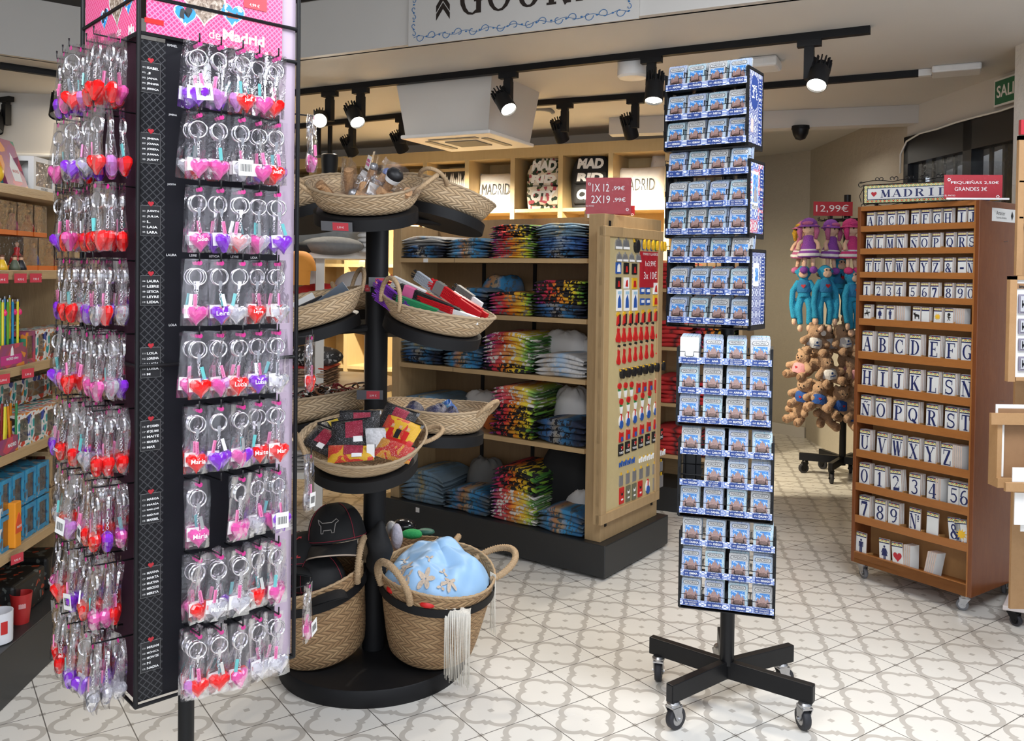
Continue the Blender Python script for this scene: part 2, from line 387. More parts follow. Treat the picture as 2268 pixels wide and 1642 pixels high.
# ---------------------------------------------------------------- the setting
FRM = Fr((-1.119, 4.355), -.4569)
ZC = 2.42
f = MB(); f.box(-14, 16, -22, 40, -.05, 0)
fl_o = f.build('floor', FLOOR); struct(fl_o)
fl_o.location = (0.136*TS, 14.8697*TS, 0); fl_o.rotation_euler = (0, 0, -.960326)
def poly_slab(name, pts, z0, z1, mat):
    mb = MB(); mb.prism(pts, z0, z1, 'z'); return struct(mb.build(name, mat))
cr = V3((-1.966, 4.78, 0)); lf = V3((-3.9, 3.3, 0)); rt = FRM.w(4.6, 0)
poly_slab('ceiling', [(lf.x-.03, lf.y+.03), (cr.x, cr.y+.04), (rt.x+.01, rt.y+.03), (4.4, 9.2), (-4.2, 9.2), (-4.2, 3.3)], ZC, ZC+.1, PAINT)
poly_slab('ceiling', [(-4.2, -1.4), (4.4, -1.4), (4.4, rt.y+.1), (rt.x, rt.y+.06), (cr.x, cr.y+.06), (lf.x, lf.y+.06), (-4.2, 3.4)], 2.72, 2.8, DARKC)
def wallseg(name, p, q, z0, z1, t, mat):
    p = V3((p[0], p[1], 0)); q = V3((q[0], q[1], 0)); d = (q-p).normalized(); n = V3((-d.y, d.x, 0))*t
    mb = MB(); mb.prism([(p.x, p.y), (q.x, q.y), (q.x+n.x, q.y+n.y), (p.x+n.x, p.y+n.y)], z0, z1, 'z'); return struct(mb.build(name, mat))
wallseg('trim_1', cr, rt, ZC, 2.72, .05, PAINT)
wallseg('trim_2', lf, cr, ZC, 2.72, .05, PAINT)
wallseg('trim_3', (cr.x-.02, cr.y-.012), (rt.x, rt.y-.012), 2.69, 2.72, .01, DARKC)
# back wall behind the cubbies, the recess on the right and the right wall with the door
bk = FRM.I @ onz(1466, 268, ZC); YB = bk.y
b0 = FRM.w(-2.6, YB+.36); b1 = FRM.w(bk.x+.12, YB+.36)
wallseg('wall_back', b0, b1, 0, ZC, .1, PAINT)
cA = V3((2.49, 7.3, 0)); dA = (V3((.188, -.242, 0))).normalized(); lA = cA-dA*1.0
wallseg('wall_recess', b1, lA, 0, ZC, .1, STUC)
wallseg('wall_corner', lA, cA, 0, ZC, .1, STUC)
dD = V3((math.cos(1.648), math.sin(1.648), 0)); P0 = V3((2.4505, 5.4262, 0)); P1 = V3((2.5531, 4.1002, 0))
zb = at(2003, 305, P0.y).z
wallseg('wall_right', cA, P0, 0, ZC, .1, STUC)
wallseg('wall_right', P0, P1, zb, ZC, .1, PAINT)
wallseg('wall_right', P1, P1-dD*.3, 0, ZC, .1, STUCW)
wallseg('wall_left', (-4.2, -1.4), (-4.2, 9.2), 0, 2.75, .1, PAINT)
wallseg('wall_far', (4.3, 9.2), (-4.2, 9.2), 0, 2.75, -.1, PAINT)
wallseg('wall_right', (4.4, 9.2), (4.4, 4.2), 0, 2.75, .1, PAINT)
l0 = onz(1690, 246, ZC); l1 = onz(1992, 233, ZC)
lint = wallseg('trim_4', l0-(l1-l0).normalized()*1.0, l1+(l1-l0).normalized()*.12, at(1850, 279, 5.44).z, ZC-.001, .12, PAINT)
# baseboards of the recess
wallseg('baseboard_back', (lA.x-.012*dA.y*-1-.02, lA.y-.02), (cA.x-.015, cA.y-.02), 0, .09, .014, PAINT)
# rough plaster pier at the right edge of the view
pr = at(2249, 100, 3.95)
poly_slab('wall_front_right', [(pr.x, 3.72), (pr.x+.7, 3.72), (pr.x+.7, 3.95), (pr.x, 3.95)], 0, 2.7, STUCW)
# glazed door in the right wall
DKF = plain('dark_door_frame', (.012, .013, .016), .4); 
def street():
    m = Mat('street_backdrop_wall', (.05, .06, .07), .9); v = m.co('Object'); n = m.noise(v, 2.2, 3); m.set('Base Color', m.ramp(n, [(.3, (.02, .025, .03)), (.5, (.05, .06, .08)), (.62, (.14, .12, .08)), (.75, (.05, .08, .04))])); return m.m
dth = math.atan2(-dD.y, -dD.x)
FD = Fr((P0.x, P0.y, 0), dth); DL = (P1-P0).length
mb = MB(); a = MB()
xs = [0, .05, .62, .70, DL-.06, DL]
for i in (0, 2, 4): mb.box(xs[i], xs[i+1], -.02, .05, 0, zb)
mb.box(0, DL, -.02, .05, zb-.17, zb); mb.box(0, DL, -.02, .05, 0, .2)
dr = mb.build('door_1', DKF); dr.matrix_world = FD.M; struct(dr)
gb = MB(); gb.box(.05, .62, .012, .018, .2, zb-.17); gb.box(.70, DL-.06, .012, .018, .2, zb-.17); g = gb.build('glass_pane', GLASSP, dr)
bb = MB()
for k in range(5): bb.box(.12+.11*k, .14+.11*k, .03, .045, .2, zb-.17)
for k in range(5): bb.box(.78+.11*k, .80+.11*k, .03, .045, .2, zb-.17)
bb.build('bars', DKF, dr)
sb = MB(); sb.box(-1, 3, -1.4, -1.3, 0, 3); o = sb.build('wall_street', street()); o.matrix_world = FD.M @ M4.Rotation(0, 4, 'Z'); struct(o)
# the same wall must stand outside the door, not inside
o.matrix_world = FD.M @ M4.Translation((0, 2.7, 0)) ; 
# cable along the top of the door
cb = MB(); cp = [FD.w(-.02, -.03, zb-.22), FD.w(-.02, -.03, zb-.10), FD.w(.05, -.03, zb-.03), FD.w(.2, -.03, zb-.005)]+[FD.w(.2+(DL-.2)*i/6, -.03, zb-.005-.004*math.sin(i*2)) for i in range(1, 7)]
cb.tube(cp, .006, 6); tag(cb.build('cable', WHITEP, smooth=True), 'thin white cable clipped along the top edge of the dark glass door', 'cable')
# exit sign
ex = (FD.I @ at(2208, 190, 4.3)); GREEN = plain('exit_sign_green', (.01, .14, .06), .4)
def dpx(x, y): p = FD.px(x, y, -.02); return p
x0, z1 = dpx(2208, 182); x1, z0 = dpx(2262, 218)
t = thing('exit_sign', 'green exit sign above the dark glass door, partly behind the plaster pier', 'sign', fr=FD)
mb = MB(); mb.box(x0, x0+.30, -.034, -.02, z0-.01, z0+.13); mb.build('sign_panel', PAPER, t)
mb = MB(); mb.box(x0+.01, x0+.29, -.036, -.033, z0, z0+.12); mb.build('green_face', GREEN, t)
mb = MB(); letter(mb, 'SALIDA', x0+.15, z0+.063, .062, -.0366, w=.25, bold=.02); mb.build('lettering', INKW, t)
# ---------------------------------------------------------------- wall sign on the fascia
SIGNBLUE = plain('blue_scroll_print', (.04, .16, .38), .5)
def fpx(x, y, yl=-.014): return FRM.px(x, y, yl)
t = thing('wall_sign', 'white hanging sign with black word and blue scroll border on the fascia', 'sign', fr=FRM)
ax, az = fpx(916, 84); bx_, bz = fpx(1393, 22); 
top = 2.70; mb = MB(); mb.box(ax-.03, bx_+.04, -.012, -.002, az-.035, 2.718); mb.build('sign_panel', PAINT, t)
mb = MB()
gx0, gz0 = fpx(1016, 38); ch_ = .165; wch = .128
for i, ch in enumerate('GOURMET'):
    serif(mb, ch, gx0+i*wch*1.1, gz0+.0, wch*.98, ch_, -.0135)
for k in (0, 1):
    cx_, cz_ = fpx(981, 22+k*-18)
    mb.poly([(cx_-.036, -.0135, cz_-.045), (cx_, -.0135, cz_+.005), (cx_+.036, -.0135, cz_-.045), (cx_+.036, -.0135, cz_-.015), (cx_, -.0135, cz_+.035), (cx_-.036, -.0135, cz_-.015)])
mb.build('lettering', plain('dark_brown_print', (.02, .012, .008), .6), t)
mb = MB(); y_ = -.0135
def scroll(mb, p, d, n, step, r=.0016):
    q = V3((-d[1], d[0]))
    for i in range(n):
        c = V3(p)+V3(d)*step*(i+.5); s_ = 1 if i % 2 else -1
        pts = []
        for k in range(12):
            a_ = k/11*PI*1.6; rr = step*.34*(1-k/16); pts.append(c+V3(d)*(-step*.35+rr*math.cos(a_)*s_*-1+step*.3)+q*(rr*math.sin(a_)*s_))
        mb.tube([(a2.x, y_, a2.y) for a2 in pts], r, 4)
        l = c+V3(d)*step*.5
        mb.ell((l.x, y_, l.y), (.006, .001, .004), n=6)
L_ = bx_-ax
scroll(mb, (ax, az), (1, 0), 15, L_/15); scroll(mb, (ax, az), (0, 1), 7, .038); scroll(mb, (bx_, az), (0, 1), 7, .038)
mb.tube([(ax+L_*i/60, y_, az+.007*math.sin(i*.9)) for i in range(61)], .0011, 4)
mb.build('scroll_border', SIGNBLUE, t)
# ---------------------------------------------------------------- ceiling fittings
ZT = ZC-.03
def track(px, lab):
    P = [onz(x, y, ZT+.015) for x, y in px]; mb = MB()
    for a_, b_ in zip(P, P[1:]):
        d = (b_-a_); M = M4.Rotation(math.atan2(d.y, d.x), 3, 'Z'); mb.bx((a_+b_)/2, (d.length+.002, .036, .034), M)
    return tag(mb.build('ceiling_track', BLACKM), lab, 'light track'), P
_, TR1 = track([(520, 220), (1165, 150), (1927, 66)], 'long black ceiling track nearest the camera, carrying the lit spotlights')
_, TR2 = track([(560, 290), (892, 256)], 'short black ceiling track left of the white ceiling air unit')
_, TR3 = track([(1180, 229), (1480, 208), (2082, 158)], 'black ceiling track running from the air unit to the white junction box')
_, TR4 = track([(0, 145), (170, 170)], 'black ceiling track at the far left behind the keychain tower')
FIN = BLACKM
def spotmeshes():
    d = {}
    mb = MB(); mb.box(-.05, .05, -.017, .017, -.03, 0); mb.box(-.02, .02, -.014, .014, -.045, -.03); d['adapter'] = mb.mesh('adapter', BLACKM)
    mb = MB(); mb.box(-.02, .02, -.019, .019, -.17, -.045); d['driver_box'] = mb.mesh('driver_box', BLACKM)
    mb = MB(); mb.lathe([(0, .03), (.036, .03), (.042, .02), (.043, -.068), (.040, -.07), (.038, -.062)], 28)
    for k in range(14):
        a_ = 2*PI*k/14; M = M4.Rotation(a_, 3, 'Z'); mb.bx(M @ V3((.037, 0, .045)), (.012, .005, .06), M)
    mb.lathe([(0, .06), (.026, .06), (.026, .03)], 16)
    d['head'] = mb.mesh('head', BLACKM, 40)
    mb = MB(); mb.lathe([(0, -.060), (.038, -.060)], 28); d['lens'] = mb.mesh('lens', LAMP)
    mb = MB(); mb.lathe([(0, -.060), (.038, -.060)], 28); d['dark'] = mb.mesh('lens', plain('unlit_lens', (.3, .3, .28), .2))
    return d
SM = spotmeshes()
def spot(p, hx, hy, tilt, az_, lab, lit=True, power=55, drop=.17, col=(1, .90, .76)):
    t = thing('track_spotlight', lab, 'spotlight', (p.x, p.y, ZT-.0), -.457, 'ceiling track spotlights')
    inst(SM['adapter'], 'adapter', t); inst(SM['driver_box'], 'driver_box', t)
    E_ = Euler((tilt, 0, az_+.457))
    h = inst(SM['head'], 'head', t, (hx, hy, -.155), E_); inst(SM['lens'] if lit else SM['dark'], 'lens', h)
    if lit:
        l = bpy.data.lights.new('spot_beam', 'SPOT'); l.energy = power; l.spot_size = math.radians(95); l.spot_blend = .6; l.shadow_soft_size = .03; l.color = col
        lo = bpy.data.objects.new('spot_beam', l); C.objects.link(lo); lo.parent = h; lo.location = (0, 0, -.075)
    return t
def ontrack(P, x):
    """point of a track whose pixel column is x"""
    best = None
    for a_, b_ in zip(P, P[1:]):
        for i in range(101):
            q = a_.lerp(b_, i/100); d = q-CO; px = CX+FOC*d.dot(CR)/d.dot(_f)
            if best is None or abs(px-x) < best[0]: best = (abs(px-x), q)
    return best[1]
for x, hx, hy, ti, az_, lab, lit, pw in (
    (732, -.03, -.045, -1.15, .15, 'lit spotlight with glaring lens, nearest the keychain tower', 1, 36),
    (797, -.01, -.045, -.75, .6, 'lit spotlight just right of the glaring one', 1, 36),
    (1128, .0, -.05, -.75, .6, 'lit spotlight hanging in front of the white ceiling air unit', 1, 40),
    (1441, .03, -.045, -.3, -.3, 'lit spotlight left of the top of the magnet tower', 1, 36),
    (1789, .045, -.02, -.6, -.6, 'lit spotlight nearest the right end of the front track', 1, 36)):
    spot(ontrack(TR1, x), hx, hy, ti, az_, lab, lit, pw)
for P, x, lab in ((TR2, 640, 'unlit-looking rear spotlight half behind the keychain tower post'), (TR2, 782, 'rear spotlight above the mannequin, facing the cubbies'), (TR2, 896, 'rear spotlight beside the left edge of the white air unit'),
                  (TR3, 1252, 'rear spotlight just right of the white air unit'), (TR3, 1408, 'rear spotlight above the red price card, turned to the wall')):
    spot(ontrack(P, x), -.045, .03, .7, -.5, lab, 0 if x == 640 else 1, 100 if x == 1408 else 280, col=(1, .87, .64))
spot(ontrack(TR4, 150), -.02, -.04, -.5, .3, 'black spotlight at the left edge of the keychain tower', 0)
spot(onz(14, 215, ZT), -.03, -.04, -.5, .3, 'black spotlight cut by the left edge of the picture', 0)
# air-conditioning cassette in a white box
t = thing('air_conditioner', 'big white boxed air conditioner hanging from the ceiling above the cubbies', 'air conditioner', fr=FRM)
def ac_at(t, c, W, D, zt, zb_):
    mb = MB(); x0, y0 = c; top_ = [(x0-.0, y0-.0, zt), (x0+W, y0, zt), (x0+W, y0+D, zt), (x0, y0+D, zt)]; i_ = .04
    bot = [(x0+i_, y0+i_, zb_), (x0+W-i_, y0+i_, zb_), (x0+W-i_, y0+D-i_, zb_), (x0+i_, y0+D-i_, zb_)]
    mb.add(top_+bot, [(0, 1, 2, 3), (7, 6, 5, 4), (0, 4, 5, 1), (1, 5, 6, 2), (2, 6, 7, 3), (3, 7, 4, 0)]); mb.build('casing', PAINT, t)
    mb = MB(); mb.box(x0+.02, x0+W-.02, y0+.02, y0+D-.02, zb_-.022, zb_-.001)
    mb.build('grille_frame', WHITEP, t, bev=.006)
    mb = MB()
    for k in range(14): mb.box(x0+.2, x0+W-.2, y0+.2+k*(D-.4)/14, y0+.2+(k+.6)*(D-.4)/14, zb_-.027, zb_-.022)
    mb.box(x0+.1, x0+.14, y0+.15, y0+D-.15, zb_-.026, zb_-.022); mb.box(x0+W-.14, x0+W-.1, y0+.15, y0+D-.15, zb_-.026, zb_-.022)
    mb.box(x0+.15, x0+W-.15, y0+.1, y0+.14, zb_-.026, zb_-.022)
    mb.build('grille', plain('grey_grille', (.2, .19, .17), .5), t)
ZA = 2.12
nn = FRM.I @ onz(1066, 291, ZA); nl = FRM.I @ onz(912, 299, ZA); nr = FRM.I @ onz(1181, 318, ZA); nf = FRM.I @ onz(1010, 326, ZA)
ac_at(t, (.21, .62), .60, .60, ZC, 2.12)
t = thing('smoke_detector', 'round white ceiling unit behind the spotlight left of the magnet tower', 'detector', onz(1402, 128, ZC))
mb = MB(); mb.lathe([(0, 0), (.075, 0), (.075, -.09), (.065, -.10), (0, -.105)], 28); mb.build('body', WHITEP, t, 40)
t = thing('emergency_light', 'white boxy ceiling unit above the top right corner of the magnet tower', 'ceiling unit', onz(1684, 132, ZC), -.457)
mb = MB(); mb.box(-.09, .09, -.08, .08, -.05, 0); mb.build('body', WHITEP, t, bev=.012); mb = MB(); mb.box(-.03, .03, -.083, -.08, -.035, -.015); mb.build('diffuser', PAPER, t)
t = thing('junction_box', 'white junction box on the ceiling at the right end of the rear track', 'junction box', onz(2118, 148, ZC), -.457)
mb = MB(); mb.box(-.11, .11, -.075, .075, -.035, 0); mb.build('body', WHITEP, t, bev=.008)
mb = MB(); mb.box(-.17, -.11, -.02, .02, -.035, -.002); mb.build('cable_inlet', WHITEP, t)
t = thing('security_camera', 'black dome security camera under the ceiling beam on the right', 'camera', at(1773, 287, 5.52))
mb = MB(); mb.lathe([(0, .02), (.05, .02), (.052, 0), (.046, -.03), (.03, -.06), (0, -.07)], 24); mb.build('dome', BLACK, t, 60); mb = MB(); mb.lathe([(.055, .022), (.055, 0), (.05, 0)], 24); mb.build('collar', BLACKM, t)
mb = MB(); q = onz(1208, 250, ZC-.03); mb.tube([q+V3((.1*math.cos(i*.35)-.05, .05*i/8, .03*math.sin(i*.35))) for i in range(9)], .014, 8)
tag(mb.build('flexible_conduit', plain('grey_conduit', (.3, .3, .3), .5), smooth=True), 'grey flexible conduit curling on the ceiling right of the air unit', 'conduit')
# hanging grid tubes left of the air unit
for k, x in enumerate((706, 731)):
    mb = MB(); q = FRM.I @ onz(x, 300, 2.3); p0 = onz(x, 303, 2.33); mb.cyl(V3((p0.x, p0.y, ZC)), V3((p0.x, p0.y, 2.2)), .017, 12)
    tag(mb.build('ceiling_hanger', BLACKM, smooth=40), 'black tube hanging from the ceiling above the mannequin, %s of two' % ('left' if k == 0 else 'right'), 'hanger', 'black tubes above the mannequin')
# ---------------------------------------------------------------- cubby unit along the back wall
FB = Fr(FRM.w(0, YB), -.4569)
def bpx(x, y, yl=0): return FB.px(x, y, yl)
xe0 = bpx(640, 400)[0]-.9; xe1 = bpx(1490, 400)[0]
ztop = bpx(1466, 306)[1]; zc0 = bpx(1200, 347)[1]; zs = bpx(1200, 462)[1]
divs = [bpx(x, 400)[0] for x in (768, 852, 941, 1034, 1135, 1241, 1352, 1478)]
wd = (divs[-2]-divs[-3]); divs = [divs[0]-2*(divs[1]-divs[0]), divs[0]-(divs[1]-divs[0])]+divs
DEP = .36
t = thing('cubby_shelf', 'long pale oak cubby unit along the back wall under warm spotlights', 'shelving', fr=FB)
mb = MB(); mb.box(xe0, xe1, 0, DEP, zc0, ztop); mb.build('header', OAKB, t)
mb = MB(); mb.box(xe0, xe1, DEP-.02, DEP, 0, zc0); mb.build('back_panel', OAKB, t)
for k, x in enumerate(divs):
    mb = MB(); mb.box(x-.018, x+.018, 0, DEP-.02, .1, zc0); mb.build('upright', OAKB, t)
for z in (zs, zs-.42, zs-.84, zs-1.26):
    mb = MB(); mb.box(xe0, xe1, .004, DEP-.02, z-.026, z); mb.build('shelf', OAKB, t)
mb = MB(); mb.box(xe0, xe1, .02, DEP, 0, .1); mb.build('plinth', BLACKM, t)
mb = MB(); mb.box(xe1, xe1+.02, 0, DEP, 0, ztop); mb.build('end_panel', plain('cream_end_panel', (.6, .52, .38), .6), t)
def cub(k, f_=.5): return divs[k]*(1-f_)+divs[k+1]*f_
FRW = wood('pale_picture_frame', (.5, .38, .2), (.66, .52, .3), (20, 20, 20))
def framed(x, z, w_, h, yy, lab, paint, cat='picture', fr=FB, lean=.10, name='framed_picture', grp=None):
    t = thing(name, lab, cat, fr.w(x, yy, z), 0, grp); t.rotation_euler = (-lean, 0, fr.a)
    mb = MB(); b = .022
    for a in ((-w_/2, w_/2, 0, b), (-w_/2, w_/2, h-b, h), (-w_/2, -w_/2+b, b, h-b), (w_/2-b, w_/2, b, h-b)): mb.box(a[0], a[1], -.012, .006, a[2], a[3])
    mb.build('frame', FRW, t); paint(t, w_-2*b, h-2*b, b)
    return t
def sheet(t, nm, col, w_, h, b, y=-.001):
    mb = MB(); mb.box(-w_/2, w_/2, y, y+.004, b, b+h); return mb.build(nm, col, t)
def p_sky(t, w_, h, b):
    sheet(t, 'print', INKK, w_, h, b); mb = MB(); y = -.0015
    for i in range(15):
        x = -w_/2*.85+w_*.85*i/15; hh = (.10+.07*abs(math.sin(i*2.3)))*(1.3 if i == 13 else 1); mb.poly([(x, y, b+h*.42), (x+w_*.045, y, b+h*.42), (x+w_*.045, y, b+h*.42+hh*.8), (x+w_*.022, y, b+h*.42+hh), (x, y, b+h*.42+hh*.8)])
    mb.poly([(-w_*.44, y, b+h*.38), (w_*.44, y, b+h*.38), (w_*.44, y, b+h*.43), (-w_*.44, y, b+h*.43)])
    letter(mb, 'MADRID', 0, b+h*.27, h*.14, y, w=w_*.8, bold=.02); mb.build('skyline_print', INKW, t)
def p_men(t, w_, h, b):
    sheet(t, 'print', plain('grey_print', (.42, .42, .44), .6), w_, h, b); mb = MB(); y = -.0015
    mb.poly([(-.03, y, b+h*.42), (.03, y, b+h*.42), (.018, y, b+h*.62), (-.018, y, b+h*.62)]); mb.build('red_dress_print', RED, t)
    mb = MB(); mb.poly([(-.012, y, b+h*.62), (.012, y, b+h*.62), (.006, y, b+h*.76), (-.006, y, b+h*.76)]); mb.build('dark_hair_print', INKK, t)
def p_bull(t, w_, h, b):
    sheet(t, 'print', INKK, w_, h, b); y = -.0015
    mb = MB(); mb.poly([(-.05, y, b+h*.58), (.05, y, b+h*.58), (.06, y, b+h*.78), (.035, y, b+h*.70), (-.035, y, b+h*.70), (-.06, y, b+h*.78)]); mb.build('red_bull_print', RED, t)
    mb = MB(); mb.poly([(-.06, y, b+h*.1), (.06, y, b+h*.1), (.05, y, b+h*.58), (-.05, y, b+h*.58)]); mb.build('green_body_print', plain('lime_print', (.35, .5, .06), .6), t)
def p_fan(t, w_, h, b):
    sheet(t, 'print', PAPER, w_, h, b); y = -.0015
    mb = MB(); mb.poly([(-.08, y, b+h*.15), (.07, y, b+h*.2), (.03, y, b+h*.5), (-.03, y, b+h*.5)]); mb.build('red_skirt_print', RED, t)
    mb = MB(); mb.poly([(-.06, y, b+h*.5), (.03, y, b+h*.5), (.06, y, b+h*.8), (-.04, y, b+h*.88)]); mb.build('yellow_fan_print', plain('yellow_print', (.8, .5, .03), .6), t)
H_ = zc0-zs
framed(cub(4), zs, .35, H_*.90, .12, 'framed black print of a white city skyline reading MADRID in a cubby', p_sky)
framed(cub(3, .55), zs, .33, H_*.87, .14, 'framed grey print with a tiny red-dressed figure in a cubby', p_men)
framed(cub(2, .5), zs, .33, H_*.86, .13, 'framed black print of a red and green bull in a cubby', p_bull)
framed(cub(1, .5), zs, .31, H_*.84, .13, 'framed white print with a red skirt behind the mannequin neck', p_fan)
framed(cub(0, .5), zs, .31, H_*.84, .13, 'framed black print in the leftmost visible cubby', p_bull)
framed(cub(2, .2), zs-.42, .25, .34, .16, 'framed print of a dancer with red skirt seen under the white round table', p_fan)
framed(cub(3, .3), zs-.42, .22, .32, .14, 'framed orange print beside the black basket column', lambda t, w_, h, b: sheet(t, 'print', plain('orange_print', (.6, .2, .03), .6), w_, h, b))
# white cushions with a word on them
def cushion_mesh(w_, h, d, seed):
    r_ = random.Random(seed); mb = MB(); ph = r_.random()*6
    for sgn in (-1, 1):
        def fn(u, v):
            x = (u-.5)*2; z = (v-.5)*2; e = (1-x**4)*(1-z**4); pin = 1-.07*(1-abs(x*z))
            return (x*w_/2*(1-.06*(1-z*z)), sgn*d/2*max(e, 0)**.5*(1+.06*math.sin(7*x+ph)*math.cos(6*z)), h/2+z*h/2*(1-.05*(1-x*x)))
        mb.grid(fn, 16, 14)
    return mb
CUSH = Mat('white_floral_cushion', (.8, .78, .76), .8); n = CUSH.vor(CUSH.co(), 30); CUSH.set('Base Color', CUSH.ramp(n, [(0, (.55, .4, .4)), (.12, (.8, .77, .76)), (1, (.86, .84, .83))])); CUSH = CUSH.m
def cushion(x, lab, w_=.36, h=.30, y=.15, seed=1, txt=True, sc=1):
    t = thing('cushion', lab, 'cushion', FB.w(x, y, zs), 0); t.rotation_euler = (-.12, 0, FB.a)
    cushion_mesh(w_, h, .13, seed).build('cover', CUSH, t, True)
    if txt: 
        mb = MB(); letter(mb, 'MADRID', .0, h*.52, .085, -.068, w=w_*.66); mb.build('lettering', INKK, t)
cushion(cub(5), 'white floral cushion reading MADRID in the cubby left of the floral backpack')
cushion(cub(8, .42), 'white floral cushion reading MADRID in the cubby behind the red price card')
# second cushion behind and above
t = thing('cushion', 'pale floral cushion propped behind the right MADRID cushion, poking up above it', 'cushion', FB.w(cub(8, .68), .26, zs+.09)); t.rotation_euler = (-.05, .2, FB.a); cushion_mesh(.24, .30, .08, 3).build('cover', CUSH, t, True)
def backpack(x, lab, body, words, wc, y=.17, rz=.12):
    t = thing('backpack', lab, 'backpack', FB.w(x, y, zs), 0); t.rotation_euler = (0, 0, FB.a+rz); w_, h, d = .31, .40, .17
    def prof(z):
        k = z/h; return (1 if k < .6 else math.cos((k-.6)/.4*PI/2*.82)**.55)*(.92+.08*min(1, k*4))
    mb = MB(); nz = 16; ns = 24; vs = []
    for i in range(nz+1):
        z = h*i/nz; s_ = prof(z)
        for j in range(ns):
            a_ = 2*PI*j/ns; ca, sa = math.cos(a_), math.sin(a_)
            vs.append((math.copysign(abs(ca)**.5, ca)*w_/2*s_, math.copysign(abs(sa)**.6, sa)*d/2*(s_*.5+.5), z))
    fs = [(i*ns+j, i*ns+(j+1) % ns, (i+1)*ns+(j+1) % ns, (i+1)*ns+j) for i in range(nz) for j in range(ns)]+[tuple(range(nz*ns, nz*ns+ns))]
    mb.add(vs, fs); mb.build('body', body, t, True)
    mb = MB()
    for z0_, z1_, yy in ((.03, .17, -.115), (.175, .27, -.105)):
        mb.box(-.12, .12, yy, -.06, z0_, z1_)
    o = mb.build('front_pocket', body, t, bev=.018)
    mb = MB(); mb.tube([(-.03, .02, h*.97), (-.03, .03, h*1.04), (.03, .03, h*1.04), (.03, .02, h*.97)], .007, 6); mb.build('top_handle', INKK, t, True)
    mb = MB()
    for (wd_, z_, hh, yy) in ((words[0], .325, .075, -.088), (words[1], .225, .06, -.107), (words[2], .10, .075, -.117)):
        letter(mb, wd_, 0, z_, hh, yy, w=.19, bold=.06, sh=.15)
    mb.build('lettering', wc, t)
FLOR = Mat('floral_cloth', (.5, .4, .35), .8); v = FLOR.vor(FLOR.co(), 42, 'F1', 'Color'); 
_s = FLOR.nt.nodes.new('ShaderNodeSeparateColor'); FLOR.nt.links.new(v.s, _s.inputs[0]); FLOR.set('Base Color', FLOR.ramp(N(FLOR.nt, _s.outputs[0]), [(0, (.03, .05, .03)), (.3, (.7, .62, .52)), (.55, (.45, .09, .12)), (.68, (.75, .7, .62)), (.9, (.1, .13, .05))], True)); FLOR = FLOR.m
BLKC = plain('black_canvas', (.015, .015, .017), .8, 0, .3, 60)
backpack(cub(6, .55), 'floral cream backpack with white block letters in a cubby', FLOR, ('MAD', 'RID', 'CITY'), INKW)
backpack(cub(7, .48), 'black backpack with white block letters, half behind the red price card', BLKC, ('MAD', 'RID', 'CITY'), INKW, rz=.2)
def card_holder(name, lab, P, a, w_, h, faces, holder_h=None, tilt=0., base=.045, face_y=-.0025):
    """red price card standing in a clear acrylic holder; faces: (text, x, z, cap height, width)"""
    t = thing(name, lab, 'price sign', P); t.rotation_euler = (tilt, 0, a); hh = holder_h or h+.02
    mb = MB(); mb.box(-w_/2-.006, w_/2+.006, -.0015, .0, .004, hh+.004); mb.box(-w_/2-.006, w_/2+.006, .004, .0055, .004, hh+.004); mb.box(-w_/2-.006, w_/2+.006, -base/2, base/2+.01, 0, .004); mb.build('acrylic_holder', GLASSP, t)
    mb = MB(); mb.box(-w_/2, w_/2, .001, .003, .006, .006+h); mb.build('red_card', RED, t)
    mb = MB()
    for tx, x, z, ch, wd_ in faces: letter(mb, tx, x, z, ch, -.002, w=wd_)
    if w_ > .12:   # small shop mark and flowers
        for (fx, fz) in ((-w_*.42, h*.86), (w_*.42, h*.16)):
            for k in range(6): a_ = k*PI/3; mb.lathe([(0, 0), (.0022, 0)], 6, (fx+.0052*math.cos(a_), -.002, fz+.0052*math.sin(a_)), M=M4.Rotation(PI/2, 3, 'X'))
    mb.build('lettering', INKW, t); return t
# small red price card and kraft tag on top of the gondola back panel are set with the gondola
# ---------------------------------------------------------------- white tiered round table with mannequin, seen past the baskets
TC = at(700, 600, 4.9); WT = plain('white_lacquer', (.68, .65, .60), .35)
t = thing('round_table', 'white tiered round display table behind the basket stand', 'display table', (TC.x, TC.y, 0))
zA = onz(735, 563, 0) and (CH+(603-566)/FOC*4.75*1.0); zB2 = CH-(873-603)/FOC*4.5; zC2 = CH-(1040-603)/FOC*4.5
for z, r in ((zA, .40), (zB2, .47), (.30, .36)):
    mb = MB(); mb.lathe([(0, z-.035), (r, z-.035), (r, z), (0, z)], 48); mb.build('table_top', WT, t, 40)
for a_ in (.3, 1.87, 3.44, 5.0):
    mb = MB(); mb.bx((.30*math.cos(a_), .30*math.sin(a_), (zA+.05)/2), (.045, .045, zA-.12), M4.Rotation(a_, 3, 'Z')); mb.build('leg', WT, t)
mb = MB(); mb.cyl((0, 0, .08), (0, 0, zA-.03), .05, 20); mb.build('column', WT, t, 40)
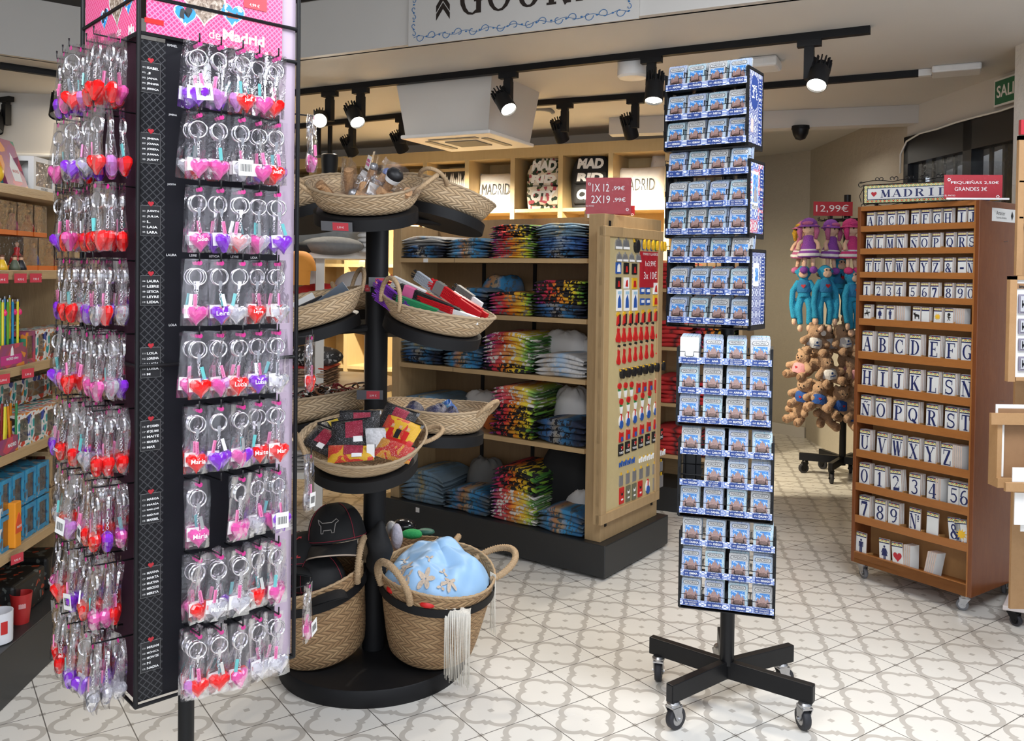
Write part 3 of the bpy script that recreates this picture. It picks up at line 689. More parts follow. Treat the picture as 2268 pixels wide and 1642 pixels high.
# ---------------------------------------------------------------- t-shirt gondola
def pxx(fr, x, y, xl):
    o = fr.I @ CO; d = fr.I.to_3x3() @ ray(x, y); p = o + d*((xl-o.x)/d.x); return p.y, p.z
FG = Fr((.427, 3.826), -.62476)
YF = .035
gx0 = FG.px(1300, 800, YF)[0]; gx1 = FG.px(1335, 800, YF)[0]; gz = FG.px(1302, 474, YF)[1]
px0 = FG.px(868, 800, YF)[0]; px1 = FG.px(886, 800, YF)[0]; GD = .60
BY = .33
gzb = pxx(FG, 1457, 492, gx1)[1]
sz = [FG.px(886, 570, YF)[1], FG.px(1102, 698, YF)[1], FG.px(886, 803, YF)[1], FG.px(1071, 960.5, YF)[1]]
sz[0] = (sz[0]+FG.px(1286, 575, YF)[1])/2; sz[2] = (sz[2]+FG.px(1299, 841, YF)[1])/2; sz[3] = (sz[3]+FG.px(1292, 994, YF)[1])/2
t = thing('tshirt_gondola', 'light oak t-shirt gondola with four shelves on a dark grey plinth', 'shelving', fr=FG); GT = t
PLIN = plain('charcoal_plinth', (.022, .023, .024), .42)
mb = MB(); mb.box(px0-.06, 0, 0, .64, .012, .157); mb.build('plinth', PLIN, t, bev=.004)
mb = MB(); mb.box(gx0, gx1, YF, GD, .157, gz); mb.build('gable_panel', OAK, t, bev=.002)
mb = MB(); mb.box(px0, px1, YF, GD, .157, FG.px(868, 500, YF)[1]); mb.build('gable_panel', OAK, t, bev=.002)
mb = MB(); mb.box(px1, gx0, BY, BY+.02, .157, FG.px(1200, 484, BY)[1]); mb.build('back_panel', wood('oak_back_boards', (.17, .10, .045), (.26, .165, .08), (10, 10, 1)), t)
for z in sz:
    mb = MB(); mb.box(px1, gx0-.0, YF-.012, BY, z-.022, z); mb.box((px1+gx0)/2-.2-.001, (px1+gx0)/2-.2+.001, YF-.0125, YF-.011, z-.022, z, 1); mb.build('shelf', [OAKX, INKK], t)
mb = MB()
for x in (px1+.33, px1+.66): mb.box(x-.01, x+.01, BY-.006, BY, .16, gz-.15)
mb.build('slotted_rail', BLACKM, t)
mb = MB(); mb.box(gx1, gx1+.004, YF+.035, YF+.05, .22, gz-.03); mb.box(gx1, gx1+.004, GD-.07, GD-.055, .22, gz-.10); mb.build('slotted_rail', BLACKM, t)
for x in (px1+.17,):
    mb = MB(); mb.box(x, x+.03, YF-.0145, YF-.012, sz[0]-.022, sz[0]-.002); tag(mb.build('shelf_label', PAPER), 'small white shelf label on the edge of the top t-shirt shelf', 'label').matrix_world = FG.M
mb = MB(); lx, lz = FG.px(925, 1130, 0); mb.box(lx-.012, lx+.012, -.0015, 0, lz-.012, lz+.012); tag(mb.build('plinth_label', PAPER), 'tiny white label stuck on the black gondola plinth', 'label').matrix_world = FG.M
# ---- shirts
def shirt_mat(name, base, stops, back=.5, stripes=None, sc=13):
    m = Mat(name, base, .85); v = m.co(); x, y, z = m.xyz(v)
    oi = m.nt.nodes.new('ShaderNodeObjectInfo'); rnd = N(m.nt, oi.outputs['Random'])
    n = m.noise(m.vec(x*1., y*.4+rnd*3., z*2.), sc, 4, .6, .6)
    f = (x/.26+.5)+(n-.5)*.35+(rnd-.5)*.12
    col = m.ramp(f, stops)
    n2 = m.noise(m.vec(x*1.3+rnd*9., y*.25, z*1.), 42, 2, .6)
    if stripes is not None: col = m.mix(n2.gt(.56 if name != 'rainbow_black_tshirt' else .50), col, stripes)
    bs = srgb(base) if isinstance(base, str) else base
    col = m.mix((y+(n-.5)*.05).gt(back*.27), col, bs)
    col = m.mix(rnd*.25, col, tuple(c*.6 for c in bs))
    m.set('Base Color', col); m.bump(n*.5+n2*.3, .003); return m.m
RB = [(.0, (.16, .03, .22)), (.14, (.50, .02, .09)), (.34, (.62, .04, .03)), (.46, (.78, .20, .02)), (.64, (.80, .42, .02)), (.80, (.72, .56, .03)), (.90, (.28, .46, .03)), (1., (.05, .20, .03))]
KIND = {
 'rainbow on black': shirt_mat('rainbow_black_tshirt', (.008, .008, .008), RB, .55, (.012, .01, .012)),
 'rainbow on grey': shirt_mat('rainbow_grey_tshirt', (.16, .15, .14), RB, .5, (.22, .20, .18)),
 'rainbow on white': shirt_mat('rainbow_white_tshirt', (.62, .60, .57), RB, .45, (.70, .66, .60)),
 'dark blue printed': shirt_mat('navy_tshirt', (.008, .010, .016), [(0, (.01, .015, .03)), (.25, (.02, .10, .26)), (.45, (.30, .26, .20)), (.6, (.03, .16, .34)), (.85, (.012, .02, .05))], .6, (.01, .012, .02)),
 'sky blue printed': shirt_mat('blue_tshirt', (.10, .10, .10), [(0, (.12, .12, .12)), (.2, (.03, .22, .44)), (.36, (.45, .20, .07)), (.5, (.40, .28, .16)), (.62, (.03, .24, .48)), (.85, (.03, .14, .30)), (1, (.1, .1, .1))], .6, (.06, .10, .13)),
 'pale denim blue': shirt_mat('denim_tshirt', (.17, .18, .18), [(0, (.10, .15, .2)), (.3, (.16, .26, .36)), (.45, (.36, .28, .12)), (.6, (.14, .27, .40)), (.9, (.12, .17, .21))], .6, (.12, .18, .22)),
 'royal blue printed': shirt_mat('royal_tshirt', (.012, .03, .13), [(0, (.03, .07, .2)), (.3, (.05, .15, .34)), (.5, (.26, .30, .34)), (.7, (.05, .16, .38)), (1, (.015, .03, .16))], .6, (.02, .05, .13)),
 'white printed': shirt_mat('white_tshirt', (.62, .61, .60), [(0, (.55, .55, .55)), (.3, (.42, .34, .26)), (.5, (.25, .40, .58)), (.7, (.55, .55, .56)), (1, (.62, .61, .6))], .55, (.45, .46, .48)),
 'grey': shirt_mat('grey_tshirt', (.20, .20, .20), [(0, (.2, .2, .2)), (1, (.26, .26, .26))], .6),
}
def shirt_mesh(w_, d, th, sag, seed, mat, k=1.):
    r_ = random.Random(seed); a, b, c = r_.random()*6, r_.random()*6, r_.random()*.012; mb = MB()
    nx = 14; prof = []
    for i in range(11):
        q = PI/2+PI*i/10; prof.append((-d/2+.010+math.cos(q)*.010, math.sin(q)))
    pr = [(d/2, 1)]+[(d/2*.3, 1)]+[(-d/2*.5, 1)]+prof+[(-d/2*.5, -1), (d/2, -1)]
    def fn(u, v):
        j = v*(len(pr)-1); y, s_ = pr[int(round(j))]; x = (u-.5)*w_
        e = 1-abs(2*u-1)**5*.75
        z = s_*th/2*e*(1.0) - sag*(2*u-1)**2*(1 if y < 0 else .6) + .0016*math.sin(9*u+a)+(.0016*math.sin(14*u+b) if s_ > 0 else 0)
        yy = y + c*math.sin(5*u+a)+.004*math.sin(11*u+b)
        if y > d/2*.9: yy = y
        return (x, yy, z)
    mb.grid(fn, nx, len(pr)-1)
    me = mb.mesh('folded_tshirt', mat, True); return me
POS = {}
def stack(fr, xl, xr, zl, n, kinds, where, which, hgt, name='folded_tshirt', y0=None, sag=.012, dep=.27):
    """kinds: list of (count, kind) from the bottom up"""
    seq = [k for c, k in kinds for _ in range(c)]; n = len(seq); th = hgt/n; w_ = (xr-xl)*.985; xc = (xl+xr)/2
    for i, k in enumerate(seq):
        sg = sag*(i/max(1, n-1))**.8 if n > 1 else .004
        me = shirt_mesh(w_*(.96+.05*R.random()), dep, th*.97, sg, R.random(), KIND[k])
        o = bpy.data.objects.new(name, me); C.objects.link(o)
        p = fr.w(xc+R.uniform(-.004, .004), (y0 if y0 is not None else YF)+dep/2+R.uniform(-.010, .009), zl+th*(i+.5)+.001+sag*0)
        o.location = p; o.rotation_euler = (0, R.uniform(-.01, .01), fr.a+R.uniform(-.03, .03))
        pos = 'bottom' if i == 0 else ('top' if i == n-1 else ORD[i]+' from bottom')
        tag(o, '%s t-shirt, %s of %s stack, %s' % (k, pos, which, where), 't-shirt', 'folded t-shirts on the gondola' if fr is FG else 'folded t-shirts behind the gondola')
def gx(x, z): return FG.px(x, CH and 800, YF)[0]
SHN = ['top gondola shelf', 'second gondola shelf', 'third gondola shelf', 'fourth gondola shelf', 'gondola plinth']
def st(sh, a, b, h, kinds, which, sag=.012):
    z = (sz+[.157])[sh]; stack(FG, gx(a, z), gx(b, z), z, 0, kinds, SHN[sh], which, h, sag=sag)
P_ = 4.2/1922
st(0, 888, 985, .115, [(4, 'dark blue printed'), (2, 'grey'), (1, 'white printed')], 'leftmost', .014)
st(0, 986, 1080, .10, [(6, 'sky blue printed')], 'second')
st(0, 1081, 1183, .165, [(9, 'rainbow on grey'), (6, 'rainbow on black')], 'third')
st(0, 1184, 1296, .165, [(3, 'dark blue printed'), (5, 'royal blue printed'), (5, 'pale denim blue')], 'rightmost')
st(1, 985, 1078, .13, [(4, 'dark blue printed'), (2, 'sky blue printed')], 'left')
st(1, 1080, 1178, .115, [(6, 'rainbow on grey'), (1, 'rainbow on black')], 'middle')
st(1, 1179, 1296, .175, [(4, 'dark blue printed'), (7, 'rainbow on black')], 'rightmost', .006)
st(2, 888, 978, .13, [(4, 'dark blue printed'), (3, 'pale denim blue')], 'leftmost')
st(2, 980, 1065, .10, [(5, 'sky blue printed')], 'second')
st(2, 1067, 1180, .195, [(2, 'rainbow on black'), (8, 'rainbow on white')], 'third', .03)
st(2, 1183, 1299, .11, [(5, 'white printed')], 'rightmost', .02)
st(3, 888, 990, .15, [(7, 'pale denim blue')], 'leftmost', .02)
st(3, 1087, 1188, .25, [(9, 'rainbow on black'), (5, 'rainbow on white')], 'second', .018)
st(3, 1190, 1300, .12, [(4, 'dark blue printed')], 'rightmost', .012)
st(4, 890, 985, .17, [(7, 'pale denim blue')], 'leftmost', .035)
st(4, 987, 1088, .12, [(6, 'sky blue printed')], 'second', .018)
st(4, 1090, 1192, .27, [(9, 'rainbow on white'), (6, 'rainbow on black')], 'third', .03)
st(4, 1194, 1300, .115, [(5, 'sky blue printed')], 'rightmost', .018)
# loose heaps behind the front stacks
def heap(x, sh, w_, h, kind, lab, y=.2, dd=.14):
    z = (sz+[.157])[sh]; mb = MB(); a = R.random()*6
    def fn(u, v):
        r = v; q = 2*PI*u; rr = math.sin(v*PI/2)**.7
        zz = h*(1-v**2.6)*(1+.14*math.sin(3*q+a)*v)+.008*math.sin(7*q+9*v+a)*(v > .1)
        return (w_/2*rr*math.cos(q)*(1+.1*math.sin(2*q+a)), dd/2*rr*math.sin(q)+.01*math.sin(4*q+a)*v, max(zz, 0))
    mb.grid(fn, 30, 12); o = mb.build('crumpled_tshirt', KIND[kind] if kind in KIND else kind, None, True); o.location = FG.w(gx(x, z), y, z); o.rotation_euler = (0, 0, FG.a); tag(o, lab, 't-shirt'); return o
CRW = plain('white_cotton', (.60, .58, .56), .9, 0, .05, 12, .004); CRG = plain('grey_cotton', (.17, .17, .165), .9, 0, .1, 12, .004); CRK = plain('black_cotton', (.01, .01, .011), .9, 0, .2, 12, .004); CRO = plain('orange_cotton', (.55, .14, .03), .9, 0, .1, 12, .004)
heap(1195, 2, .27, .20, CRW, 'crumpled white t-shirt heaped behind the third stack, third gondola shelf', .26)
heap(1262, 2, .18, .165, CRW, 'crumpled white t-shirt behind the white printed stack, third gondola shelf', .27, .12)
heap(1010, 3, .24, .17, CRW, 'crumpled white t-shirt behind the leftmost stack, fourth gondola shelf', .26)
heap(1060, 3, .14, .12, CRO, 'orange t-shirt crumpled behind the basket, fourth gondola shelf', .20, .14)
heap(1215, 3, .22, .24, CRW, 'crumpled white t-shirts behind the rainbow stack, fourth gondola shelf', .25, .14)
heap(1018, 4, .24, .23, CRG, 'crumpled grey t-shirt behind the leftmost stack on the gondola plinth', .26)
heap(1085, 4, .18, .17, CRG, 'crumpled grey t-shirt behind the second stack on the gondola plinth', .26)
heap(1200, 4, .28, .36, CRK, 'crumpled black t-shirt heaped high behind the rainbow stack on the gondola plinth', .25, .15)
heap(1242, 4, .20, .17, CRW, 'crumpled white t-shirt under the black heap on the gondola plinth', .22, .12)
heap(1270, 4, .17, .17, CRK, 'crumpled black t-shirt behind the rightmost stack on the gondola plinth', .24, .12)
heap(1055, 1, .26, .19, 'sky blue printed', 'crumpled blue and grey t-shirt behind the fans, second gondola shelf', .24, .16)
heap(1190, 0, .2, .17, CRK, 'crumpled black t-shirt behind the third stack, top gondola shelf', .24)
# word prints on a few tops
def print_on(txt, x, sh, h, yy, size, col, wd_, rz=0):
    z = (sz+[.157])[sh]; o_ = MB(); vs, fs, a, b, c_, d_ = text_geo(txt, .01); s_ = wd_/(b-a)
    o_.add([((v.x-(a+b)/2)*s_, (v.y-(c_+d_)/2)*s_, 0) for v in vs], fs); o = o_.build('shirt_lettering', col); o.matrix_world = FG.M @ M4.Translation((gx(x, z), yy, z+h)) @ M4.Rotation(rz, 4, 'Z') @ M4.Rotation(.35, 4, 'X'); return o
# price card and kraft tag on top
pc = at(1347, 470, 3.95)
card_holder('price_sign', 'red price card 1X 12,99€ 2X19,99€ standing on the near end of the gondola', V3((pc.x, pc.y, gz-.004)), -.12, .205, .165, [('1X 12', -.035, .125, .035, .075), (',99€', .045, .122, .022, .055), ('2X19', -.035, .072, .035, .085), (',99€', .05, .070, .022, .055), ('EL PATIO', -.082, .042, .007, .034)], .175)
pc = FG.w(*[gx(1238, 0)+.14, BY+.03, FG.px(1200, 484, BY)[1]])
card_holder('price_sign', 'small dark red price card lying low behind the top of the gondola', V3(pc), -.5, .13, .045, [('1X19', 0, .024, .014, .05)], .05)
kt = FG.w(gx(1180, 0)+.13, BY-.002, FG.px(1200, 484, BY)[1]-.02); mb = MB(); mb.box(-.03, .03, -.001, .001, 0, .055); t2 = thing('swing_tag', 'brown kraft swing tag hooked on the top edge of the gondola back', 'tag', kt, FG.a+.2); mb.build('kraft_card', plain('kraft_card', (.30, .18, .08), .8), t2); mb = MB(); mb.box(-.015, .025, -.002, -.001, .015, .045); mb.build('white_label', PAPER, t2)
# ---- magnet board on the gable
XB = gx1+.045
by0, bz1 = pxx(FG, 1341, 500, XB); by1, _q = pxx(FG, 1470, 520, XB); _q, bz0 = pxx(FG, 1369, 1148, XB)
BM = thing('magnet_board', 'oak framed board of souvenir magnets on the gondola end', 'display board', fr=FG)
mb = MB(); mb.box(gx1+.004, XB-.012, by0, by1, bz0, bz1); mb.build('backing', OAK, BM)
mb = MB(); b = .045
for a in ((by0, by1, bz0, bz0+b), (by0, by1, bz1-b, bz1), (by0, by0+b, bz0+b, bz1-b), (by1-b, by1, bz0+b, bz1-b)): mb.box(XB-.03, XB, a[0], a[1], a[2], a[3])
mb.build('frame', OAK, BM, bev=.002)
mb = MB(); mb.box(XB-.02, XB-.011, by0+b, by1-b, bz0+b, bz1-b); mb.build('magnetic_sheet', plain('cream_sheet', (.52, .42, .22), .5), BM)
XS = XB-.011
MW, MK, MR, MBl, MY, MG, MSv = INKW, INKK, plain('magnet_red', (.55, .02, .02), .3), plain('magnet_blue', (.03, .10, .38), .3), plain('magnet_yellow', (.75, .45, .03), .3), plain('magnet_green', (.03, .22, .06), .3), plain('magnet_silver', (.40, .40, .42), .3, .6)
SKIN = plain('figurine_skin', (.62, .36, .22), .4); MO = plain('magnet_olive', (.14, .14, .09), .5); MP = plain('magnet_pink', (.6, .15, .18), .4)
_mm = {}
def mag_part(key, fn):
    if key not in _mm: mb = MB(); fn(mb); _mm[key] = mb
    return _mm[key]
def mk_parts(kind):
    """flat souvenir shapes in local (y right, z up), thickness toward +x; list of (part, material, builder)"""
    ex = lambda pts, a=0, b=.006: (lambda mb: mb.prism(pts, a, b, 'x'))
    el = lambda cy, cz, ry, rz_, a=0, b=.006, n=12: ex([(cy+ry*math.cos(2*PI*i/n), cz+rz_*math.sin(2*PI*i/n)) for i in range(n)], a, b)
    rc = lambda y0, y1, z0, z1, a=0, b=.005: ex([(y0, z0), (y1, z0), (y1, z1), (y0, z1)], a, b)
    if kind == 'dancer': return [('dress', MR, ex([(-.013, -.03), (.013, -.034), (.017, -.022), (.006, .002), (.007, .014), (-.006, .014), (-.005, 0), (-.015, -.02)])), ('head', SKIN, el(0, .02, .0055, .0065)), ('hair', MK, el(.001, .026, .007, .005, 0, .007))]
    if kind == 'couple': return [('dress', MR, ex([(-.014, -.024), (.002, -.026), (0, .01), (-.008, .012)])), ('suit', MK, ex([(0, -.024), (.012, -.024), (.012, .014), (.002, .014)])), ('fan', MY, el(-.003, .014, .012, .009, 0, .004))]
    if kind == 'tall dancer': return [('dress', MR, ex([(-.01, -.04), (.006, -.044), (.014, -.034), (.004, -.008), (.007, .01), (-.006, .012), (-.005, -.008), (-.014, -.03)])), ('head', SKIN, el(0, .019, .0055, .007)), ('hat', MK, el(.001, .027, .0075, .005, 0, .007))]
    if kind == 'bull head': return [('head', MK, el(0, -.006, .011, .018, 0, .018)), ('horns', MY, ex([(-.016, .014), (-.012, .004), (.012, .004), (.016, .014), (.010, .009), (-.010, .009)], .002, .008))]
    if kind == 'guitar': return [('body', MBl, el(0, -.012, .013, .016)), ('neck', MR, rc(-.003, .003, 0, .028)), ('plate', MW, el(0, 0, .017, .024, 0, .003))]
    if kind == 'trio': return [('figures', MR, ex([(-.015, -.022), (.015, -.022), (.013, .012), (-.012, .014)])), ('heads', SKIN, el(0, .016, .012, .006)), ('skirts', MBl, rc(-.006, .008, -.02, -.004, .005, .008))]
    if kind == 'carnation': return [('flower', MR, el(0, .015, .013, .012)), ('wrap', MW, ex([(-.010, -.004), (-.004, -.03), (.004, -.03), (.010, -.004)])), ('leaves', MG, rc(-.008, .008, -.004, .006, 0, .004))]
    if kind == 'silver skyline': return [('relief', MSv, ex([(-.02, -.018), (.02, -.018), (.02, -.006), (.012, .012), (.006, .004), (0, .02), (-.006, .006), (-.014, .012), (-.02, 0)])), ('banner', MW, rc(-.02, .02, -.018, -.010, .005, .008))]
    if kind == 'white bull': return [('bull', MW, ex([(-.012, -.012), (-.008, -.012), (-.007, -.002), (.005, -.002), (.006, -.012), (.010, -.012), (.012, .006), (.015, .012), (.009, .012), (.006, .006), (-.012, .006)])), ('ring', MY, el(-.002, .012, .004, .005, 0, .002))]
    if kind == 'blue bull': return [('bull', MBl, ex([(-.012, -.012), (-.008, -.012), (-.007, -.002), (.005, -.002), (.006, -.012), (.010, -.012), (.012, .006), (.015, .012), (.009, .012), (.006, .006), (-.012, .006)])), ('ring', MY, el(-.002, .012, .004, .005, 0, .002))]
    if kind == 'silver tag': return [('tag', MSv, rc(-.014, .014, -.022, .016, 0, .003)), ('clasp', MY, rc(-.003, .003, .016, .026, 0, .004))]
    if kind == 'black square': return [('plate', MK, rc(-.016, .016, -.020, .020)), ('heart', MR, (lambda mb: mb.prism([(p[0]*.016+.006, p[1]*.016+.006) for p in heart_pts(14)], .005, .0056, 'x'))), ('letter', MW, (lambda mb: (letter(mb, 'I', -.008, .006, .013, 0, face=1, bold=.03), letter(mb, 'TORO', 0, -.010, .008, 0, face=1, bold=.03), setattr(mb, 'v', [(.0056, a[1], a[2]) for a in mb.v]))))]
    if kind in ('red plate', 'olive plate'): return [('plate', MR if kind[0] == 'r' else MO, rc(-.016, .016, -.030, .028)), ('horned_face', MW if kind[0] == 'o' else MK, ex([(-.010, .014), (-.006, .0), (.006, 0), (.010, .014), (.006, .008), (-.006, .008)], .005, .0056)), ('lettering', MW, rc(-.006, .008, -.018, -.012, .005, .0056))]
    if kind == 'blue picture': return [('plate', MBl, rc(-.018, .018, -.020, .020)), ('picture', MW, ex([(-.012, -.014), (.012, -.014), (.010, .010), (0, .016), (-.010, .008)], .005, .0056))]
    if kind == 'dark picture': return [('plate', MK, rc(-.018, .018, -.020, .020)), ('picture', MR, ex([(-.008, -.014), (.010, -.014), (.004, .008), (-.004, .008)], .005, .0056))]
    if kind == 'white picture': return [('plate', MW, rc(-.018, .018, -.020, .020)), ('picture', MR, ex([(-.010, -.012), (.010, -.014), (.006, .012), (-.004, .008)], .005, .0056))]
    if kind == 'yellow picture': return [('plate', MY, rc(-.018, .018, -.020, .020)), ('picture', MR, ex([(-.012, -.014), (.012, -.014), (.008, .010), (-.008, .010)], .005, .0056))]
    if kind == 'tall picture': return [('plate', MW, rc(-.017, .017, -.036, .036)), ('picture', MBl, ex([(-.012, -.026), (.012, -.026), (.010, .0), (.002, .020), (-.010, .004)], .005, .0056)), ('sky', plain('pale_sky_print', (.35, .55, .7), .5), rc(-.012, .012, .02, .03, .005, .0054))]
    if kind == 'clog': return [('shoe', MY, el(0, 0, .009, .022, .004, .016)), ('sole', MBl, el(0, -.002, .011, .024, 0, .004))]
    if kind == 'green clog': return [('shoe', MY, el(0, 0, .009, .022, .004, .016)), ('sole', MG, el(0, -.002, .011, .024, 0, .004))]
    if kind == 'keyrings': return [('card', MBl, rc(-.016, .016, -.012, .012)), ('ring', MW, rc(-.01, .010, -.004, .006, .005, .007))]
_mc = {}
def magnet(kind, px, py, lab, s=1., nm='souvenir_magnet'):
    y, z = pxx(FG, 1300+px*.4752, 380+py*.4752, XS+.003)
    if kind not in _mc:
        _mc[kind] = []
        for pn, mt, fb in mk_parts(kind):
            mb = MB(); fb(mb); _mc[kind].append((pn, mb.mesh(pn, mt)))
    t = thing(nm, lab, 'magnet', FG.w(XS, y, z), FG.a, 'souvenir magnets on the gondola end'); t.scale = (1, s*1.42, s*1.42)
    for pn, me in _mc[kind]: inst(me, pn, t)
rows = [
 ('silver skyline', [(147, 335), (182, 337)], 'top row', 1.), ('bull head', [(228, 338)], 'top row', 1.2),
 ('clog', [(262, 340), (282, 342), (302, 344)], 'top right row of clogs', .75), ('green clog', [(322, 346), (340, 348), (356, 350)], 'top right row of clogs', .75),
 ('silver skyline', [(150, 398), (178, 399), (208, 400), (240, 402)], 'second row', .8),
 ('blue picture', [(147, 450)], 'third row', .9), ('dark picture', [(184, 452), (222, 455)], 'third row', .9),
 ('dark picture', [(147, 520)], 'fourth row', .9), ('white picture', [(184, 520)], 'fourth row', .9), ('yellow picture', [(222, 522)], 'fourth row', .9),
 ('tall picture', [(150, 600), (186, 600), (224, 600)], 'fifth row', .95), ('keyrings', [(258, 556), (284, 557), (258, 607), (284, 607)], 'beside the tall picture magnets', .9), ('white picture', [(320, 545)], 'under the red price card', .95), ('yellow picture', [(320, 602)], 'under the white picture magnet', .95),
 ('couple', [(148+29*i, 685-3*i) for i in range(7)], 'row of couples', .9), ('dancer', [(146+26.5*i, 752-2*i) for i in range(8)], 'short dancer row', .95), ('tall dancer', [(148+26*i, 848-5*i) for i in range(8)], 'tall dancer row', .85),
 ('bull head', [(160+27*i, 936-5*i) for i in range(8)], 'bull head row', .85), ('carnation', [(152+28*i, 1020-4*i) for i in range(3)], 'row under the bull heads', .85), ('trio', [(240+28*i, 1003-5*i) for i in range(4)], 'row under the bull heads', .9),
 ('carnation', [(160+33*i, 1092-10*i) for i in range(6)], 'pink-red flower row', .85), ('guitar', [(160+32*i, 1165-12*i) for i in range(6)], 'blue guitar row', .85), ('trio', [(160+32*i, 1232-12*i) for i in range(6)], 'row above the black squares', .9),
 ('black square', [(158+31*i, 1298-12*i) for i in range(7)], 'black square row', .95), ('blue bull', [(158+19*i, 1365-6*i) for i in range(4)], 'bull keyring row', .75), ('white bull', [(250+18*i, 1345-6*i) for i in range(7)], 'bull keyring row', .75),
 ('silver tag', [(160+31*i, 1438-11*i) for i in range(7)], 'silver tag row', .9), ('red plate', [(162, 1510)], 'bottom row', .9), ('olive plate', [(192, 1500), (220, 1490)], 'bottom row', .9), ('red plate', [(248, 1478)], 'bottom row right of the olive ones', .9), ('guitar', [(284, 1468)], 'bottom row', .9), ('silver tag', [(318, 1450), (346, 1440)], 'bottom row', 1.1)]
for kind, ps, where, s in rows:
    for i, (x, y) in enumerate(ps):
        magnet(kind, x, y, ('%s magnet on oak board, %s' % (kind, where)) if len(ps) == 1 else ('%s magnet on oak board, %s from left, %s' % (kind, ORD[i], where)), s)
# red price card on the board
y0, z1 = pxx(FG, 1300+250*.4752, 380+372*.4752, XS+.004); y1, z0 = pxx(FG, 1300+340*.4752, 380+540*.4752, XS+.004)
t = thing('price_card', 'red card reading 1x3,99€ 3x 10€ on the oak magnet board', 'price sign', fr=FG)
mb = MB(); mb.box(XS, XS+.004, y0, y1, z0, z1); mb.build('card', RED, t)
mb = MB(); w_ = y1-y0; h_ = z1-z0
for tx, k, ch_, wd_ in (('IMANES Y LLAVEROS', .93, .012, .9), ('1x3,99€', .66, .030, .72), ('3x 10€', .34, .036, .78)): letter(mb, tx, 0, z0+h_*k, ch_, (y0+y1)/2, face=1, maxw=w_*wd_)
mb.v = [(XS+.0045, a[1], a[2]) for a in mb.v]; mb.build('lettering', INKW, t)
# shelving with red folded goods behind, between the gondola and the magnet tower
FR2 = Fr(at(1470, 900, 5.0), -.45); FR2 = Fr((FR2.o.x, FR2.o.y, 0), -.45)
t = thing('side_shelf', 'oak shelf bay with red folded garments behind the magnet tower', 'shelving', fr=FR2)
mb = MB(); mb.box(-.10, -.08, 0, .35, 0, 1.45); mb.box(.42, .44, 0, .35, 0, 1.45); mb.build('upright', OAKX, t)
mb = MB(); mb.box(-.08, .42, .33, .35, .0, 1.45); mb.build('back_panel', OAKX, t)
zz_ = [FR2.px(1500, y, 0)[1] for y in (640, 770, 895, 1010)]
for z in zz_: mb = MB(); mb.box(-.08, .42, 0, .33, z-.02, z); mb.build('shelf', OAKX, t)
mb = MB(); mb.box(-.1, .44, -.01, .35, 0, .14); mb.build('plinth', PLIN, t)
KIND['red'] = shirt_mat('red_tshirt', (.5, .02, .02), [(0, (.45, .015, .02)), (.5, (.55, .03, .03)), (.6, (.02, .02, .02)), (.7, (.55, .03, .03)), (1, (.6, .1, .05))], 2)
for i, z in enumerate(zz_):
    stack(FR2, -.07, .15, z, 0, [(6, 'red')], '%s shelf of the bay behind' % ORD[i], 'left', .15, y0=.01, sag=.004); stack(FR2, .17, .40, z, 0, [(5, 'red' if i % 2 == 0 else 'rainbow on black')], '%s shelf of the bay behind' % ORD[i], 'right', .13, y0=.01, sag=.004)
# ---------------------------------------------------------------- basket stand
def weave(name, c0, c1, row=.015, nu=44, slant=1.3):
    m = Mat(name, c1, .75); t = m.nt.nodes.new('ShaderNodeUVMap'); u, v, _z = m.xyz(t.outputs[0])
    r = v/row; k = r.fl(); s = r.fr(); odd = k.mod2(); dirn = odd*2.-1.
    n = m.noise(m.co(), 14, 3); n2 = m.noise(m.co(), 90, 2)
    a = u*float(nu)+(s-.5)*dirn*slant+k*.37; f = a.fr()
    gap = f.lt(.13).mx(f.gt(.93)); edge = s.lt(.07).mx(s.gt(.95)); g = gap.mx(edge*.8)
    leaf = (f-.5).ab()*2.; wn = m.nt.nodes.new('ShaderNodeTexWhiteNoise'); wn.noise_dimensions = '2D'
    m.nt.links.new(m.vec(a.fl(), k, 0.), wn.inputs['Vector']); rv = N(m.nt, wn.outputs[0])
    col = m.mix((n*.5+rv*.6)-.1, c0, c1); col = m.mix(g*.62, col, tuple(x*.25 for x in c0)); m.set('Base Color', col)
    m.bump((leaf*leaf*-.5+1.)*(g.inv())+n2*.15, .0035); return m.m
WV1 = weave('woven_palm_leaf', (.50, .34, .19), (.68, .52, .34)); WV2 = weave('woven_palm_leaf_brown', (.30, .17, .08), (.50, .33, .17), .018, 46, 1.3)
ROPE = Mat('twisted_palm_rope', (.42, .28, .15), .8); x, y, z = ROPE.xyz(ROPE.co()); n = ROPE.noise(ROPE.co(), 160, 3, .6, 1); ROPE.set('Base Color', ROPE.mix(n, (.34, .21, .11), (.62, .45, .27))); ROPE.bump(n, .004); ROPE = ROPE.m
def rope(mb, pts, r=.008, twist=9):
    """two strands laid round each other, then whipped"""
    P = [V3(p) for p in pts]; out = []; k = 4
    fine = []
    for i in range(len(P)-1):
        for j in range(k): fine.append(P[i].lerp(P[i+1], j/k))
    fine.append(P[-1])
    mb.tube(fine, [r*(1+.16*(1 if i % 2 else -1)) for i in range(len(fine))], 8)
SC = V3((-.467, 3.0, 0))
BT = thing('basket_stand', 'black metal stand with round base, thick column and ringed arms for baskets', 'display stand', SC)
mb = MB(); mb.lathe([(0, 0), (.318, 0), (.32, .004), (.32, .052), (.317, .056), (0, .057)], 72); mb.build('base', BLACKM, BT, 40)
mb = MB(); mb.lathe([(.039, .057), (.039, 1.60), (.036, 1.605), (0, 1.605)], 32); mb.build('column', BLACKM, BT, 40)
